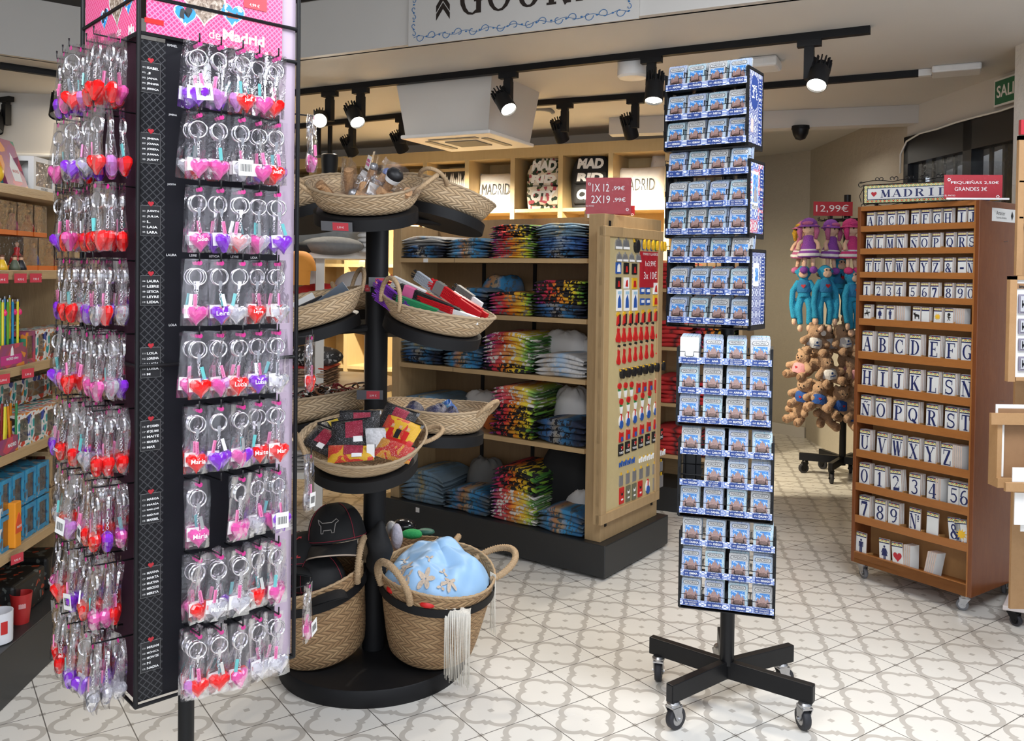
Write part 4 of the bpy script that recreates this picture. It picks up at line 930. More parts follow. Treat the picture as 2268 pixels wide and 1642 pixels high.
def cradle(z, az, off=.235, tilt=.27, Rt=.165):
    c = V3((math.sin(az)*off, -math.cos(az)*off, z)); M = M4.Translation(c) @ M4.Rotation(az, 4, 'Z') @ M4.Rotation(tilt, 4, 'X')
    mb = MB(); mb.T = M; mb.lathe([(0, -.038), (Rt, -.038), (Rt, -.002), (Rt-.004, 0), (0, 0)], 56); mb.build('tray', BLACKM, BT, 40)
    mb = MB(); q = V3((math.sin(az)*.03, -math.cos(az)*.03, z-.02)); mb.tube([q, c+V3((0, 0, -.03))], .014, 8); mb.build('arm', BLACKM, BT)
    return M4.Translation(SC) @ M
def basket(M, Rr, H, lab, mat=WV1, Rb=None, hs=((0,), (PI,)), sx=1., lift=.002, wob=.006, hsz=.055, hr=.007, hlean=.5, name='woven_basket', hup=True, grp='palm baskets on the stand'):
    t = thing(name, lab, 'basket', group=grp); t.matrix_world = M
    Rb = Rb or Rr*.8; a = R.random()*6
    prof = [(0, lift), (Rb*.75, lift), (Rb*.95, lift+.004), (Rb, lift+.012)]
    for i in range(1, 9): k = i/8; prof.append((Rb+(Rr-Rb)*k**.8, lift+.012+(H-.012)*k))
    prof += [(Rr+.001, H+.004), (Rr-.006, H+.004)]
    for i in range(8, 0, -1): k = i/8; prof.append((Rb+(Rr-Rb)*k**.8-.007, lift+.016+(H-.018)*k))
    prof += [(Rb*.8, lift+.012), (0, lift+.01)]
    mb = MB(); mb.lathe(prof, 64, sx=sx)
    mb.v = [(x*(1+wob*math.sin(3*math.atan2(y, x)+a)), y*(1+wob*math.sin(2*math.atan2(y, x)+a)), z+(wob*1.6*math.sin(2*math.atan2(y, x)+a)*max(0, z/H-.3))) for x, y, z in mb.v]
    mb.build('basket_body', mat, t, 50)
    mb = MB(); rr = Rr-.002; pts = [(rr*sx*math.cos(2*PI*i/90)*(1+wob*math.sin(6*PI*i/90+a)), rr*math.sin(2*PI*i/90)*(1+wob*math.sin(4*PI*i/90+a)), H+.004+wob*1.6*math.sin(4*PI*i/90+a)*.7) for i in range(90)]
    mb.tube(pts, [.0055 if i % 2 else .0038 for i in range(90)], 6, True); mb.build('rim_braid', ROPE if mat is WV2 else mat, t, True)
    for h in hs:
        ang = h[0]; sz_ = h[1] if len(h) > 1 else hsz; ln = h[2] if len(h) > 2 else hlean
        c = V3((math.cos(ang)*Rr*sx, math.sin(ang)*Rr, H)); rad = V3((math.cos(ang), math.sin(ang), 0)); tan = V3((-math.sin(ang), math.cos(ang), 0)); up = (V3((0, 0, 1))*math.cos(ln)+rad*math.sin(ln))
        pts = [c-rad*.004+tan*sz_*math.cos(q)*1.05+up*sz_*1.25*max(math.sin(q), -.35) for q in [(-.35+i/20*(PI+.7)) for i in range(21)]]
        mb = MB(); rope(mb, pts, hr); mb.build('handle', ROPE, t, True)
    return t
A_ = math.radians
MA = [cradle(1.565, 0), cradle(1.575, A_(118)), cradle(1.575, A_(-118))]
MBm = [cradle(1.19, A_(62)), cradle(1.19, A_(-60)), cradle(1.19, A_(180))]
MCm = [cradle(.775, 0, Rt=.172), cradle(.80, A_(118), tilt=.06), cradle(.83, A_(-118))]
basket(MA[0], .185, .075, 'shallow top front basket full of bagged cork bottle stoppers', hs=((PI+.25, .05, .9), (-.15, .05, .9)))
basket(MA[1], .185, .075, 'shallow top basket tipping down to the right, its underside tray showing', hs=((PI*.5+.9, .045, 1.1), (-.9, .05, 1.2)))
basket(MA[2], .185, .075, 'shallow top basket half hidden behind the keychain tower, left of the cork basket', hs=((PI, .05, .9),))
basket(MBm[0], .195, .072, 'middle right shallow basket holding folded hand fans', hs=((-PI*.5-1.95, .055, .15),))
basket(MBm[1], .195, .075, 'middle left shallow basket with dark paper souvenirs and a tall handle', hs=((-PI*.5+.6, .06, .0), (PI*.5, .05)))
basket(MBm[2], .18, .07, 'middle shallow basket hidden behind the column of the stand', hs=((0,), (PI,)))
basket(MCm[0], .202, .066, 'low front shallow basket full of sequinned pouches, handle sticking out right', hs=((.1, .045, 1.25), (PI+.5, .045, .2)))
basket(MCm[1], .19, .085, 'low right shallow basket with dark blue beaded pieces', hs=((-2.5, .045, .75),))
basket(MCm[2], .19, .075, 'low left shallow basket heaped with leather bracelets', hs=((-PI*.5-.5, .06, -.2),))
# price stickers on the stand
def sticker(M, w_, h, txt, lab, back=True):
    t = thing('price_label', lab, 'price label', group=None); t.matrix_world = M
    if back: mb = MB(); mb.box(-w_*1.25, w_*.75, -.0008, 0, -h*.62, h*.62); mb.build('tape', plain('grey_tape', (.12, .12, .13), .25), t)
    mb = MB(); mb.box(-w_/2, w_/2, -.0016, -.0008, -h/2, h/2); mb.build('red_label', REDS, t)
    mb = MB(); letter(mb, txt, 0, -h*.1, h*.3, -.0018, maxw=w_*.8); mb.build('lettering', INKW, t)
sticker(MA[0] @ M4.Translation((-.05, -.167, -.022)) @ M4.Rotation(-.2, 4, 'Z'), .05, .024, '3,99 €', 'red 3,99 € label on grey tape on the top front tray edge')
cp = SC+V3((-.003, -.0405, 0)); 
def colz(y): return CH-(y-600)/FOC*2.96
sticker(M4.Translation((cp.x, cp.y, colz(878))), .045, .026, '3,99 €', 'red 3,99 € label taped low on the black column')
sticker(M4.Translation((cp.x+.018, cp.y+.004, colz(627))) @ M4.Rotation(.3, 4, 'Z'), .03, .026, '5X10 €', 'red 5X10 € label taped on the column beside the purple fan')
sticker(M4.Translation((cp.x-.024, cp.y+.006, colz(641))) @ M4.Rotation(-.5, 4, 'Z'), .02, .022, '5 €', 'tiny red label wrapped round the left side of the column')
# --- cork stoppers in film
CORK = Mat('cork', (.45, .25, .12), .8); n = CORK.noise(CORK.co(), 120, 3, .7); v = CORK.vor(CORK.co(), 160); CORK.set('Base Color', CORK.mix((n*.8+v*.6)-.2, (.30, .15, .07), (.60, .36, .18))); CORK.bump(n, .001); CORK = CORK.m
FILM = clear('clear_film', (.985, .98, .985), .03, .08, .01, fres=.5, bmp=.002)
def filmbag(t, w_, h, seed, nm='film'):
    r_ = random.Random(seed); a = r_.random()*6; mb = MB()
    mb.grid(lambda u, v: ((u-.5)*w_*(1+.1*math.sin(5*v+a)), -.014*math.sin(PI*u)*(1-v*.6)+.005*math.sin(9*u+7*v+a), v*h+.005*math.sin(6*u+a)), 9, 9)
    mb.grid(lambda u, v: ((u-.5)*w_*(1+.1*math.sin(5*v+a)), .014*math.sin(PI*u)*(1-v*.6)+.005*math.sin(8*u+5*v+a), v*h+.005*math.sin(6*u+a)), 9, 9)
    mb.build(nm, FILM, t, True)
PINKP = plain('magenta_print', (.55, .03, .22), .5)
def stopper(M, i, lab, cap=None, lbl=False, L=.075):
    t = thing('bottle_stopper', lab, 'bottle stopper', group='bagged cork stoppers in the top front basket'); t.matrix_world = MA[0] @ M
    mb = MB(); mb.lathe([(0, 0), (.0115, 0), (.014, L*.5), (.015, L), (0, L)], 16); mb.build('cork', CORK, t, 50)
    mb = MB()
    if cap == 'black': mb.lathe([(0, L), (.024, L), (.028, L+.014), (.020, L+.026), (0, L+.03)], 20); mb.build('knob', MK, t, 50); mb = MB(); mb.lathe([(.0, L-.014), (.022, L-.014), (.025, L), (0, L+.001)], 20); mb.build('white_collar', MW, t, 50)
    elif cap == 'blue': mb.lathe([(0, L), (.014, L+.002), (.017, L+.014), (.01, L+.024), (0, L+.026)], 14); mb.build('knob', plain('blue_glaze', (.15, .2, .42), .3), t, 50)
    elif cap == 'metal': mb.lathe([(0, L), (.013, L+.002), (.015, L+.012), (.01, L+.02), (0, L+.022)], 14); mb.build('knob', MSv, t, 50)
    else: mb.lathe([(0, L), (.014, L), (.015, L+.012), (0, L+.014)], 14); mb.build('knob', CORK, t, 50)
    filmbag(t, .065, .125, i)
    if lbl:
        mb = MB(); mb.box(-.018, .018, -.021, -.020, .072, .115); o = mb.build('paper_label', PAPER, t); mb = MB()
        for a in range(3):
            for b in range(2): mb.box(-.014+a*.010, -.007+a*.010, -.0215, -.021, .083+b*.012, .092+b*.012)
        mb.build('magenta_print', PINKP, o)
SP = [(-.10, .00, .03, .9, -.5, None, 0), (-.06, -.03, .03, 1.2, .9, None, 0), (-.055, .01, .045, -.3, -.25, None, 0), (-.02, -.05, .03, .9, 1.6, 'metal', 0), (.0, .02, .05, -.35, .1, 'metal', 1),
      (.02, -.02, .05, -.2, .7, 'blue', 0), (.055, -.03, .045, .4, .5, 'black', 0), (.075, .02, .04, -.6, .9, None, 1), (.11, -.0, .03, .3, 1.1, None, 1), (.05, -.07, .03, 1.1, -.9, 'metal', 0), (.10, -.05, .03, 1.2, .4, None, 0), (-.03, .06, .03, -.5, -.6, None, 0), (.0, -.085, .03, 1.2, .2, None, 0), (-.10, -.06, .02, 1.1, -1.0, 'metal', 0)]
for i, (x, y, z, rx, ry, cap, lb) in enumerate(SP):
    nm = {'black': 'with black knob', 'blue': 'with blue knob', 'metal': 'with metal knob', None: 'with cork head'}[cap]
    stopper(M4.Translation((x, y, z)) @ Euler((rx*.8, ry, i*1.3 if not cap == 'black' else .3)).to_matrix().to_4x4(), i, 'cork stopper %s, %s from the left in top front basket' % (nm, ORD[sorted(range(len(SP)), key=lambda k: SP[k][0]).index(i)]), cap, lb)
# --- folded hand fans
LACE = plain('black_lace', (.012, .011, .012), .7, 0, .5, 90); PURP = plain('purple_satin', (.17, .03, .38), .4); FRED = plain('red_fan', (.60, .012, .02), .35); FGR = plain('grey_band', (.17, .17, .16), .5); GOLD = plain('gold_print', (.5, .3, .12), .4)
def fan(M, lab, body, ribs, tip, L=.23, w_=.026, split=.5, extra=None):
    """folded hand fan: ribs at the pivot end, pleated leaf, tuft at the tips"""
    t = thing('hand_fan', lab, 'hand fan', group='folded hand fans in the middle right basket'); t.matrix_world = MBm[0] @ M
    mb = MB()
    for k in range(9): x = (k-4)/4*w_/2; mb.box(x*.7-.0012, x*.7+.0012, -.006, .006, 0, L*split)
    mb.build('ribs', ribs, t)
    mb = MB()
    for k in range(9): x = (k-4)/4*w_/2; mb.box(x-.0015, x+.0011, -.008+(.001 if k % 2 else 0), .008, L*split*.9, L)
    mb.build('leaf', body, t)
    mb = MB()
    for k in range(10): a = k*2.4; mb.tube([(w_*.3*math.cos(a), .006*math.sin(a), L), (w_*.45*math.cos(a), .012*math.sin(a), L+.014)], .0022, 5)
    mb.build('fringe', tip, t, True)
    if extra: mb = MB(); mb.box(-w_/2-.003, w_/2+.003, -.011, .011, L*extra[1], L*extra[2]); mb.build('paper_band', extra[0], t)
def fm(x, y, z, yaw, pitch, roll=0): return M4.Translation((x, y, z)) @ M4.Rotation(yaw, 4, 'Z') @ M4.Rotation(pitch, 4, 'Y') @ M4.Rotation(roll, 4, 'Z')
# local frame of the middle right basket: -y points outwards; world right is (sin, -cos) of the azimuth
PW = lambda x0, z0, px1_, pz1, dy=0: None
def fan_px(p, q, Y0, Y1, *a, **k):
    """fan lying from the pivot at pixel p to the tip at pixel q"""
    P = at(p[0], p[1], Y0); Q = at(q[0], q[1], Y1); d = (Q-P); zax = d.normalized(); yax = V3((0, 1, .25)); xax = yax.cross(zax).normalized(); yax = zax.cross(xax)
    M = M4.Identity(4)
    for i in range(3): M[i][0] = xax[i]; M[i][1] = yax[i]; M[i][2] = zax[i]; M[i][3] = P[i]
    fan(MBm[0].inverted() @ M, *a, L=d.length, **k)
fan_px((905, 685), (838, 632), 2.80, 2.88, 'purple satin folded fan with gold print, leftmost in the fan basket', PURP, PURP, PURP, w_=.034, split=.1)
fan_px((900, 700), (836, 655), 2.76, 2.84, 'second purple folded fan tucked under the leftmost one', PURP, PURP, PURP, w_=.03, split=.1)
fan_px((1035, 705), (885, 640), 2.78, 2.86, 'black lace folded fan with a pink paper band', LACE, LACE, LACE, w_=.036, split=.15, extra=(plain('pink_band', (.62, .12, .28), .5), .78, .93))
fan_px((1010, 690), (870, 622), 2.86, 2.92, 'red tufted folded fan with white ribs, nearest the column', INKW, FRED, FRED, w_=.034, split=.55)
fan_px((1062, 700), (960, 630), 2.83, 2.92, 'red folded fan with cream ribs and a grey band at its tip', FRED, FRED, FRED, w_=.034, split=.5, extra=(FGR, .78, .95))
fan_px((1078, 704), (1000, 656), 2.86, 2.95, 'red folded fan nearest the right rim of the fan basket', FRED, FRED, FGR, w_=.036, split=.2)
fan_px((1010, 672), (922, 610), 2.92, 3.0, 'pale blue ribbed folded fan with black tips behind the red ones', plain('pale_rib', (.45, .5, .58), .4), INKW, LACE, w_=.032, split=.35)
fan_px((1066, 678), (1012, 640), 2.93, 3.0, 'grey folded fan standing at the back of the fan basket', FGR, INKW, LACE, w_=.03, split=.4)
fan_px((1020, 712), (880, 660), 2.74, 2.82, 'green edged folded fan along the front rim of the fan basket', plain('green_fan', (.02, .25, .10), .4), FGR, LACE, w_=.02, split=.4)
fan_px((1060, 712), (925, 664), 2.76, 2.84, 'red folded fan in front, half under the black lace fan', FRED, INKW, LACE, w_=.03, split=.45)
# --- dark paper souvenirs on the left
for i, (p, q, Y0, Y1, col, lab) in enumerate((((690, 700), (770, 640), 2.86, 2.9, plain('slate_card', (.08, .10, .13), .3), 'slate blue card booklet standing up in the middle left basket'), ((660, 700), (720, 672), 2.84, 2.88, plain('black_card', (.02, .02, .025), .3), 'black card booklet lying in the middle left basket'), ((700, 705), (765, 672), 2.83, 2.86, plain('pale_blue_card', (.25, .36, .45), .3), 'pale blue card booklet in the middle left basket'), ((655, 690), (700, 665), 2.9, 2.93, PAPER, 'white card booklet at the left of the middle left basket'), ((730, 700), (760, 665), 2.93, 2.95, plain('brown_card', (.12, .07, .05), .4), 'brown wrapped booklet at the back of the middle left basket'))):
    P = at(p[0], p[1], Y0); Q = at(q[0], q[1], Y1); d = Q-P; zax = d.normalized(); xax = V3((0, 1, .3)).cross(zax).normalized(); yax = zax.cross(xax); M = M4.Identity(4)
    for k in range(3): M[k][0] = xax[k]; M[k][1] = yax[k]; M[k][2] = zax[k]; M[k][3] = P[k]
    t = thing('booklet', lab, 'booklet'); t.matrix_world = M; mb = MB(); mb.box(-.03, .03, -.004, .004, 0, d.length); mb.build('cover', col, t, bev=.001); mb = MB(); mb.box(-.028, .0285, -.003, .003, .002, d.length+.0006); mb.build('pages', PAPER, t)
# --- sequinned pouches
def sequin(name, a, b, c):
    m = Mat(name, a, .35); v = m.co(); n = m.noise(v, 420, 2, .7); q = m.noise(v, 14, 2, .5, .6); m.set('Base Color', m.mix(n.gt(.62), m.mix(q.gt(.5), a, b), c)); m.bump(n, .002); return m.m
SQB = sequin('black_sequins', (.010, .010, .012), (.012, .011, .013), (.35, .35, .38)); SQR = sequin('red_sequins', (.30, .012, .04), (.38, .02, .06), (.7, .2, .28)); SQY = sequin('yellow_cartoon_cloth', (.72, .40, .02), (.62, .03, .03), (.75, .5, .05))
def pouch(M, lab, w_, h, body, patch=None, dots=False, figs=False):
    t = thing('pouch', lab, 'pouch', group='pouches in the low front basket'); t.matrix_world = MCm[0] @ M; a = R.random()*6
    mb = MB()
    for s_ in (-1, 1):
        mb.grid(lambda u, v: ((u-.5)*w_, (v-.5)*h, s_*.011*(1-(2*u-1)**4)**.6*(1-(2*v-1)**4)**.6+.004*math.sin(4*u+3*v+a)), 12, 10)
    mb.build('pouch_body', body, t, True)
    zf = lambda u, v: .0118*(1-(2*u-1)**4)**.6*(1-(2*v-1)**4)**.6+.004*math.sin(4*u+3*v+a)+.0006
    if patch:
        mb = MB(); mb.grid(lambda u, v: ((u*.42-.16)*w_, (v*.62-.2)*h, zf(u*.42+.34, v*.62+.3)), 8, 8); mb.build('sequin_panel', patch, t, True)
        mb = MB(); mb.grid(lambda u, v: ((u*.22+.02)*w_, (v*.2-.36)*h, zf(u*.22+.52, v*.2+.14)+.0006), 4, 4); mb.build('white_motif', MW, t, True)
    if figs:
        for k in range(3):
            u0, v0 = .24+.22*k, .55; mb = MB(); mb.grid(lambda u, v: ((u0+u*.14-.5)*w_, (v0-.35+v*.32-.5)*h, zf(u0+u*.14, v0-.35+v*.32)+.0006), 3, 3); mb.build('red_figure', (MR, MK, MR)[k], t)
            mb = MB(); mb.grid(lambda u, v: ((u0+.03+u*.08-.5)*w_, (v0+v*.12-.5)*h, zf(u0+.03+u*.08, v0+v*.12)+.0006), 2, 2); mb.build('figure_head', SKIN, t)
        mb = MB(); mb.grid(lambda u, v: ((u-.5)*w_*.98, (v*.18-.49)*h, zf(u*.98+.01, v*.18+.01)+.0004), 8, 2); mb.build('red_hem', MR, t)
    mb = MB(); mb.tube([(-w_/2, h/2, 0), (0, h/2+.001, .004*math.sin(a)), (w_/2, h/2, 0)], .0022, 5); mb.build('zip', MK, t)
    mb = MB(); mb.box(w_/2-.006, w_/2+.004, h/2-.012, h/2+.001, -.001, .001); mb.build('zip_puller', MSv, t)
def pm(x, y, z, a, tx, ty): return M4.Translation((x, y, z)) @ M4.Rotation(a, 4, 'Z') @ M4.Rotation(tx, 4, 'X') @ M4.Rotation(ty, 4, 'Y')
pouch(pm(-.125, -.02, .065, -.6, .55, .1), 'black sequinned pouch with red panel leaning on the left rim', .11, .085, SQB, SQR)
pouch(pm(-.02, .06, .085, .12, .8, .1), 'black and silver pouch with red panel at the back of the heap', .13, .085, SQB, SQR)
pouch(pm(-.03, -.015, .085, .2, .6, -.1), 'black sequinned pouch with red panel in the middle of the heap', .13, .10, SQB, SQR)
pouch(pm(.095, .10, .08, -.5, .7, .2), 'black sequinned pouch with white motif at the back right rim', .12, .09, SQB, SQR)
pouch(pm(.115, .0, .085, -.45, .55, .15), 'yellow cartoon-print pouch with three red figures, right of the heap', .125, .095, SQY, None, figs=True)
pouch(pm(.055, -.03, .065, .35, .9, .3), 'white speckled pouch squeezed between the black and yellow ones', .085, .09, plain('speckled_cloth', (.5, .5, .52), .7, 0, .5, 120), None)
pouch(pm(-.02, -.10, .06, .1, .5, 0), 'red and yellow dotted pouch with black zip at the front rim', .14, .06, SQY, SQR)
pouch(pm(-.11, .08, .06, .7, .6, .1), 'small black pouch with yellow top at the back left rim', .09, .06, SQB, plain('yellow_top', (.7, .5, .05), .5))
pouch(pm(.11, -.07, .055, -.3, .4, .2), 'red floral pouch under the yellow cartoon pouch', .12, .07, sequin('red_floral', (.5, .02, .02), (.6, .25, .02), (.7, .6, .5)), None)
pc_ = MCm[0] @ pm(.04, -.10, .07, .1, 1.0, .1); t = thing('swing_tag', 'white swing tag hanging over the front rim of the pouch basket', 'tag'); t.matrix_world = pc_; mb = MB(); mb.box(-.012, .012, -.02, .02, 0, .001); mb.build('card', PAPER, t)
# --- beaded pieces and bracelets
BEAD = sequin('navy_beads', (.012, .014, .05), (.02, .025, .09), (.25, .27, .40)); BEADB = sequin('bright_blue_beads', (.02, .10, .40), (.02, .14, .30), (.1, .4, .5))
for i, (x, y, w_, mt, lab) in enumerate(((-.04, .02, .15, BEAD, 'navy beaded mat heaped in the middle of the low right basket'), (.06, -.06, .10, BEADB, 'bright blue beaded piece at the right of the low right basket'), (-.11, .0, .09, BEAD, 'navy beaded strip at the left rim of the low right basket'), (.02, .09, .12, BEAD, 'dark beaded mat at the back of the low right basket'))):
    mb = MB(); a = i*1.3
    mb.grid(lambda u, v: (w_/2*v*math.cos(2*PI*u)*(1+.1*math.sin(3*2*PI*u)), w_/2.4*v*math.sin(2*PI*u), .095-.05*v*v+.006*math.sin(9*u*2+8*v+a)), 24, 8); o = mb.build('beaded_mat', mt, None, True); o.matrix_world = MCm[1] @ M4.Translation((x, y, 0)); tag(o, lab, 'beaded mat')
BRC = [plain('brown_leather', (.10, .035, .018), .5), plain('dark_leather', (.02, .013, .012), .5), plain('red_cord', (.28, .02, .03), .6), plain('tan_leather', (.25, .10, .04), .5), plain('beads', (.25, .22, .2), .4)]
for i in range(44):
    r_ = .03+.008*R.random(); q = R.random()*2*PI; rr = .15*math.sqrt(R.random()); mb = MB(); 
    M = MCm[2] @ M4.Translation((rr*math.cos(q), rr*math.sin(q), .055+.05*(1-rr/.16)+.02*R.random())) @ Euler((R.uniform(-.9, .9), R.uniform(-.9, .9), R.random()*6)).to_matrix().to_4x4()
    mb.tube([(r_*math.cos(2*PI*k/20), r_*.8*math.sin(2*PI*k/20), .006*math.sin(6*PI*k/20)) for k in range(20)], .0022+.002*R.random(), 5, True)
    o = mb.build('bracelet', BRC[i % 5], None, True); o.matrix_world = M; tag(o, 'thin leather or cord bracelet in the tangled heap of the low left basket', 'bracelet', 'tangled bracelets in the low left basket')
# --- big baskets on the base
def MT(x, y, z, az, tilt): return M4.Translation((x, y, z)) @ M4.Rotation(az, 4, 'Z') @ M4.Rotation(tilt, 4, 'X')
pb = onz(958, 1478, .06); MR_ = MT(-.262, 2.955, .078, A_(32), .17)
ML_ = MT(-.635, 2.95, .078, A_(-42), .22); MK_ = MT(-.40, 3.20, .085, A_(150), .10)
def ring(M, z, Rr, lab=None):
    mb = MB(); mb.T = M4.Translation(-SC) @ M; mb.lathe([(Rr, z-.014), (Rr+.004, z-.014), (Rr+.004, z+.014), (Rr, z+.014), (Rr, z-.014)], 64); mb.build('basket_ring', BLACKM, BT, 40)
basket(MR_, .195, .285, 'big round palm basket on the right of the base with a pale blue shawl', WV2, .145, ((PI+.25, .075, .35), (-.15, .075, 1.1)), hr=.011, wob=.008, grp='big palm baskets on the stand base')
basket(ML_, .19, .285, 'big round palm basket on the left of the base holding black caps', WV2, .15, ((.7, .07, .2), (PI, .07, .3)), hr=.011, wob=.008, grp='big palm baskets on the stand base')
basket(MK_, .17, .26, 'big palm basket behind the other two, only its brown rim and ring handle showing', WV2, .13, ((PI+.45, .045, .6), (0, .05, .3)), hr=.010, wob=.008, grp='big palm baskets on the stand base')
ring(MR_, .238, .192); ring(ML_, .238, .189); ring(MK_, .22, .168)
# pale blue embroidered shawl
SH = Mat('pale_blue_satin', (.30, .52, .80), .42); n = SH.noise(SH.co(), 18, 2); n2 = SH.noise(SH.co(), 26, 3, .7, 1.5); SH.set('Base Color', SH.mix(n, (.27, .48, .76), (.36, .58, .84))); SH = SH.m
EMB = plain('cream_embroidery', (.55, .45, .36), .7, 0, .3, 160, .002)
t = thing('shawl', 'pale blue embroidered satin shawl with cream fringe heaped in the right big basket', 'shawl'); t.matrix_world = MR_ @ M4.Translation((0, 0, .235))
def shz(x, y):
    r = math.hypot(x, y)/.185; th = math.atan2(y, x)
    z = .115*max(0, 1-r**2.4)+.004
    z += (.016*math.sin(5*x/.18+3*y/.18)+.009*math.sin(8*y/.18-4*x/.18+1)+.012*abs(math.sin(6*x/.18-4*y/.18+1.5*math.sin(3*y/.18)))**.7+.007*abs(math.sin(9*y/.18+3*x/.18))+.003*math.sin(21*x/.18+9*y/.18))*(1-.35*r)
    return z
mb = MB(); mb.grid(lambda u, v: (.178*v*math.cos(2*PI*u), .178*v*math.sin(2*PI*u)*.96, shz(.178*v*math.cos(2*PI*u), .178*v*math.sin(2*PI*u))), 72, 30); mb.build('cloth', SH, t, True)
def motif(cx_, cy_, s_, rot, n_=5):
    for k in range(n_):
        a = rot+k*2*PI/n_ if n_ > 2 else rot+k*PI
        pts = []
        for i in range(10):
            b = 2*PI*i/10; lx = s_*.55+s_*.5*math.cos(b); ly = s_*.26*math.sin(b); x = cx_+lx*math.cos(a)-ly*math.sin(a); y = cy_+lx*math.sin(a)+ly*math.cos(a); pts.append((x, y, shz(x, y)+.0025))
        MO_.poly(pts)
MO_ = MB()
for m_ in ((-.13, -.01, .028, .2, 5), (-.095, -.09, .03, .8, 5), (-.10, .06, .018, 0, 3), (-.055, -.03, .014, 0, 3), (-.03, -.09, .016, 1, 3), (-.03, -.135, .026, .4, 5), (-.11, .035, .015, 1, 3), (.02, .07, .02, .5, 2), (.05, .085, .016, .2, 2), (-.14, -.055, .016, .2, 3), (-.06, -.135, .014, .9, 3), (.0, .06, .012, .2, 2)): motif(*m_)
MO_.build('embroidery', EMB, t, True)
def fringe(par, P0, P1, L0, L1, n_, lab='fringe', col=None, seed=3):
    r_ = random.Random(seed); mb = MB()
    for i in range(n_):
        k = i/(n_-1); p = V3(P0).lerp(V3(P1), k); L = L0+(L1-L0)*k+r_.uniform(-.015, .01); dx, dy = r_.uniform(-.006, .006), r_.uniform(-.006, .006)
        mb.tube([p+V3((0, 0, .002)), p+V3((dx*.3, dy, -L*.4)), p+V3((dx, dy, -L))], .0011, 4)
    return mb.build(lab, col or plain('cream_fringe', (.74, .70, .62), .8, 0, .1, 60), par, True)
t2 = thing('shawl_fringe', 'long cream fringe hanging over the front rim of the right big basket to the floor', 'fringe', (0, 0, 0))
pf0 = at(985, 1352, 2.735); pf1 = at(1042, 1362, 2.735)
fo = fringe(t2, pf0, pf1, .215, .235, 46, 'strands')
mb = MB(); c0 = at(972, 1350, 2.775); c1 = at(1044, 1352, 2.775)
mb.grid(lambda u, v: tuple((c0.lerp(c1, u)).lerp(pf0.lerp(pf1, u), v)+V3((0, 0, .012*math.sin(PI*v)+.003*math.sin(20*u)))), 12, 5); mb.build('knotted_edge', plain('cream_knots', (.72, .68, .6), .9, 0, .2, 200, .003), t2, True)
q0 = at(1086, 1268, 2.93); q1 = at(1098, 1275, 2.9); t3 = thing('shawl_fringe', 'thin cream fringe falling beside the right handle of the right big basket', 'fringe', (0, 0, 0)); fringe(t3, q0, q1, .19, .2, 16, 'strands', seed=5)
q0 = at(972, 1215, 3.07); q1 = at(1030, 1240, 3.0); t3 = thing('shawl_fringe', 'tangled cream fringe spilling at the back rim of the right big basket', 'fringe', (0, 0, 0)); fringe(t3, q0+V3((0, 0, .01)), q1, .05, .03, 30, 'strands', seed=6)
# black and white cloth and red cloth in the same basket
for x, y, w_, mt, lab in ((.125, .035, .085, None, 'black cloth with white flowers tucked under the right of the blue shawl'), (-.165, -.02, .06, plain('red_satin', (.6, .012, .012), .4), 'red satin cloth showing at the left rim under the blue shawl'), (-.095, -.13, .08, plain('red_satin', (.6, .012, .012), .4), 'red satin cloth showing at the front left rim under the blue shawl')):
    if mt is None:
        m_ = Mat('black_white_flower_cloth', (.01, .01, .01), .6); v = m_.noise(m_.co(), 45, 2, .5, 1.5); m_.set('Base Color', m_.mix(v.gt(.56), (.01, .01, .01), (.75, .75, .75))); mt = m_.m
    mb = MB(); mb.ell((0, 0, 0), (w_/2, w_/2.2, .018), n=16); o = mb.build('folded_cloth', mt, None, True); o.matrix_world = MR_ @ M4.Translation((x, y, .262)); tag(o, lab, 'cloth')
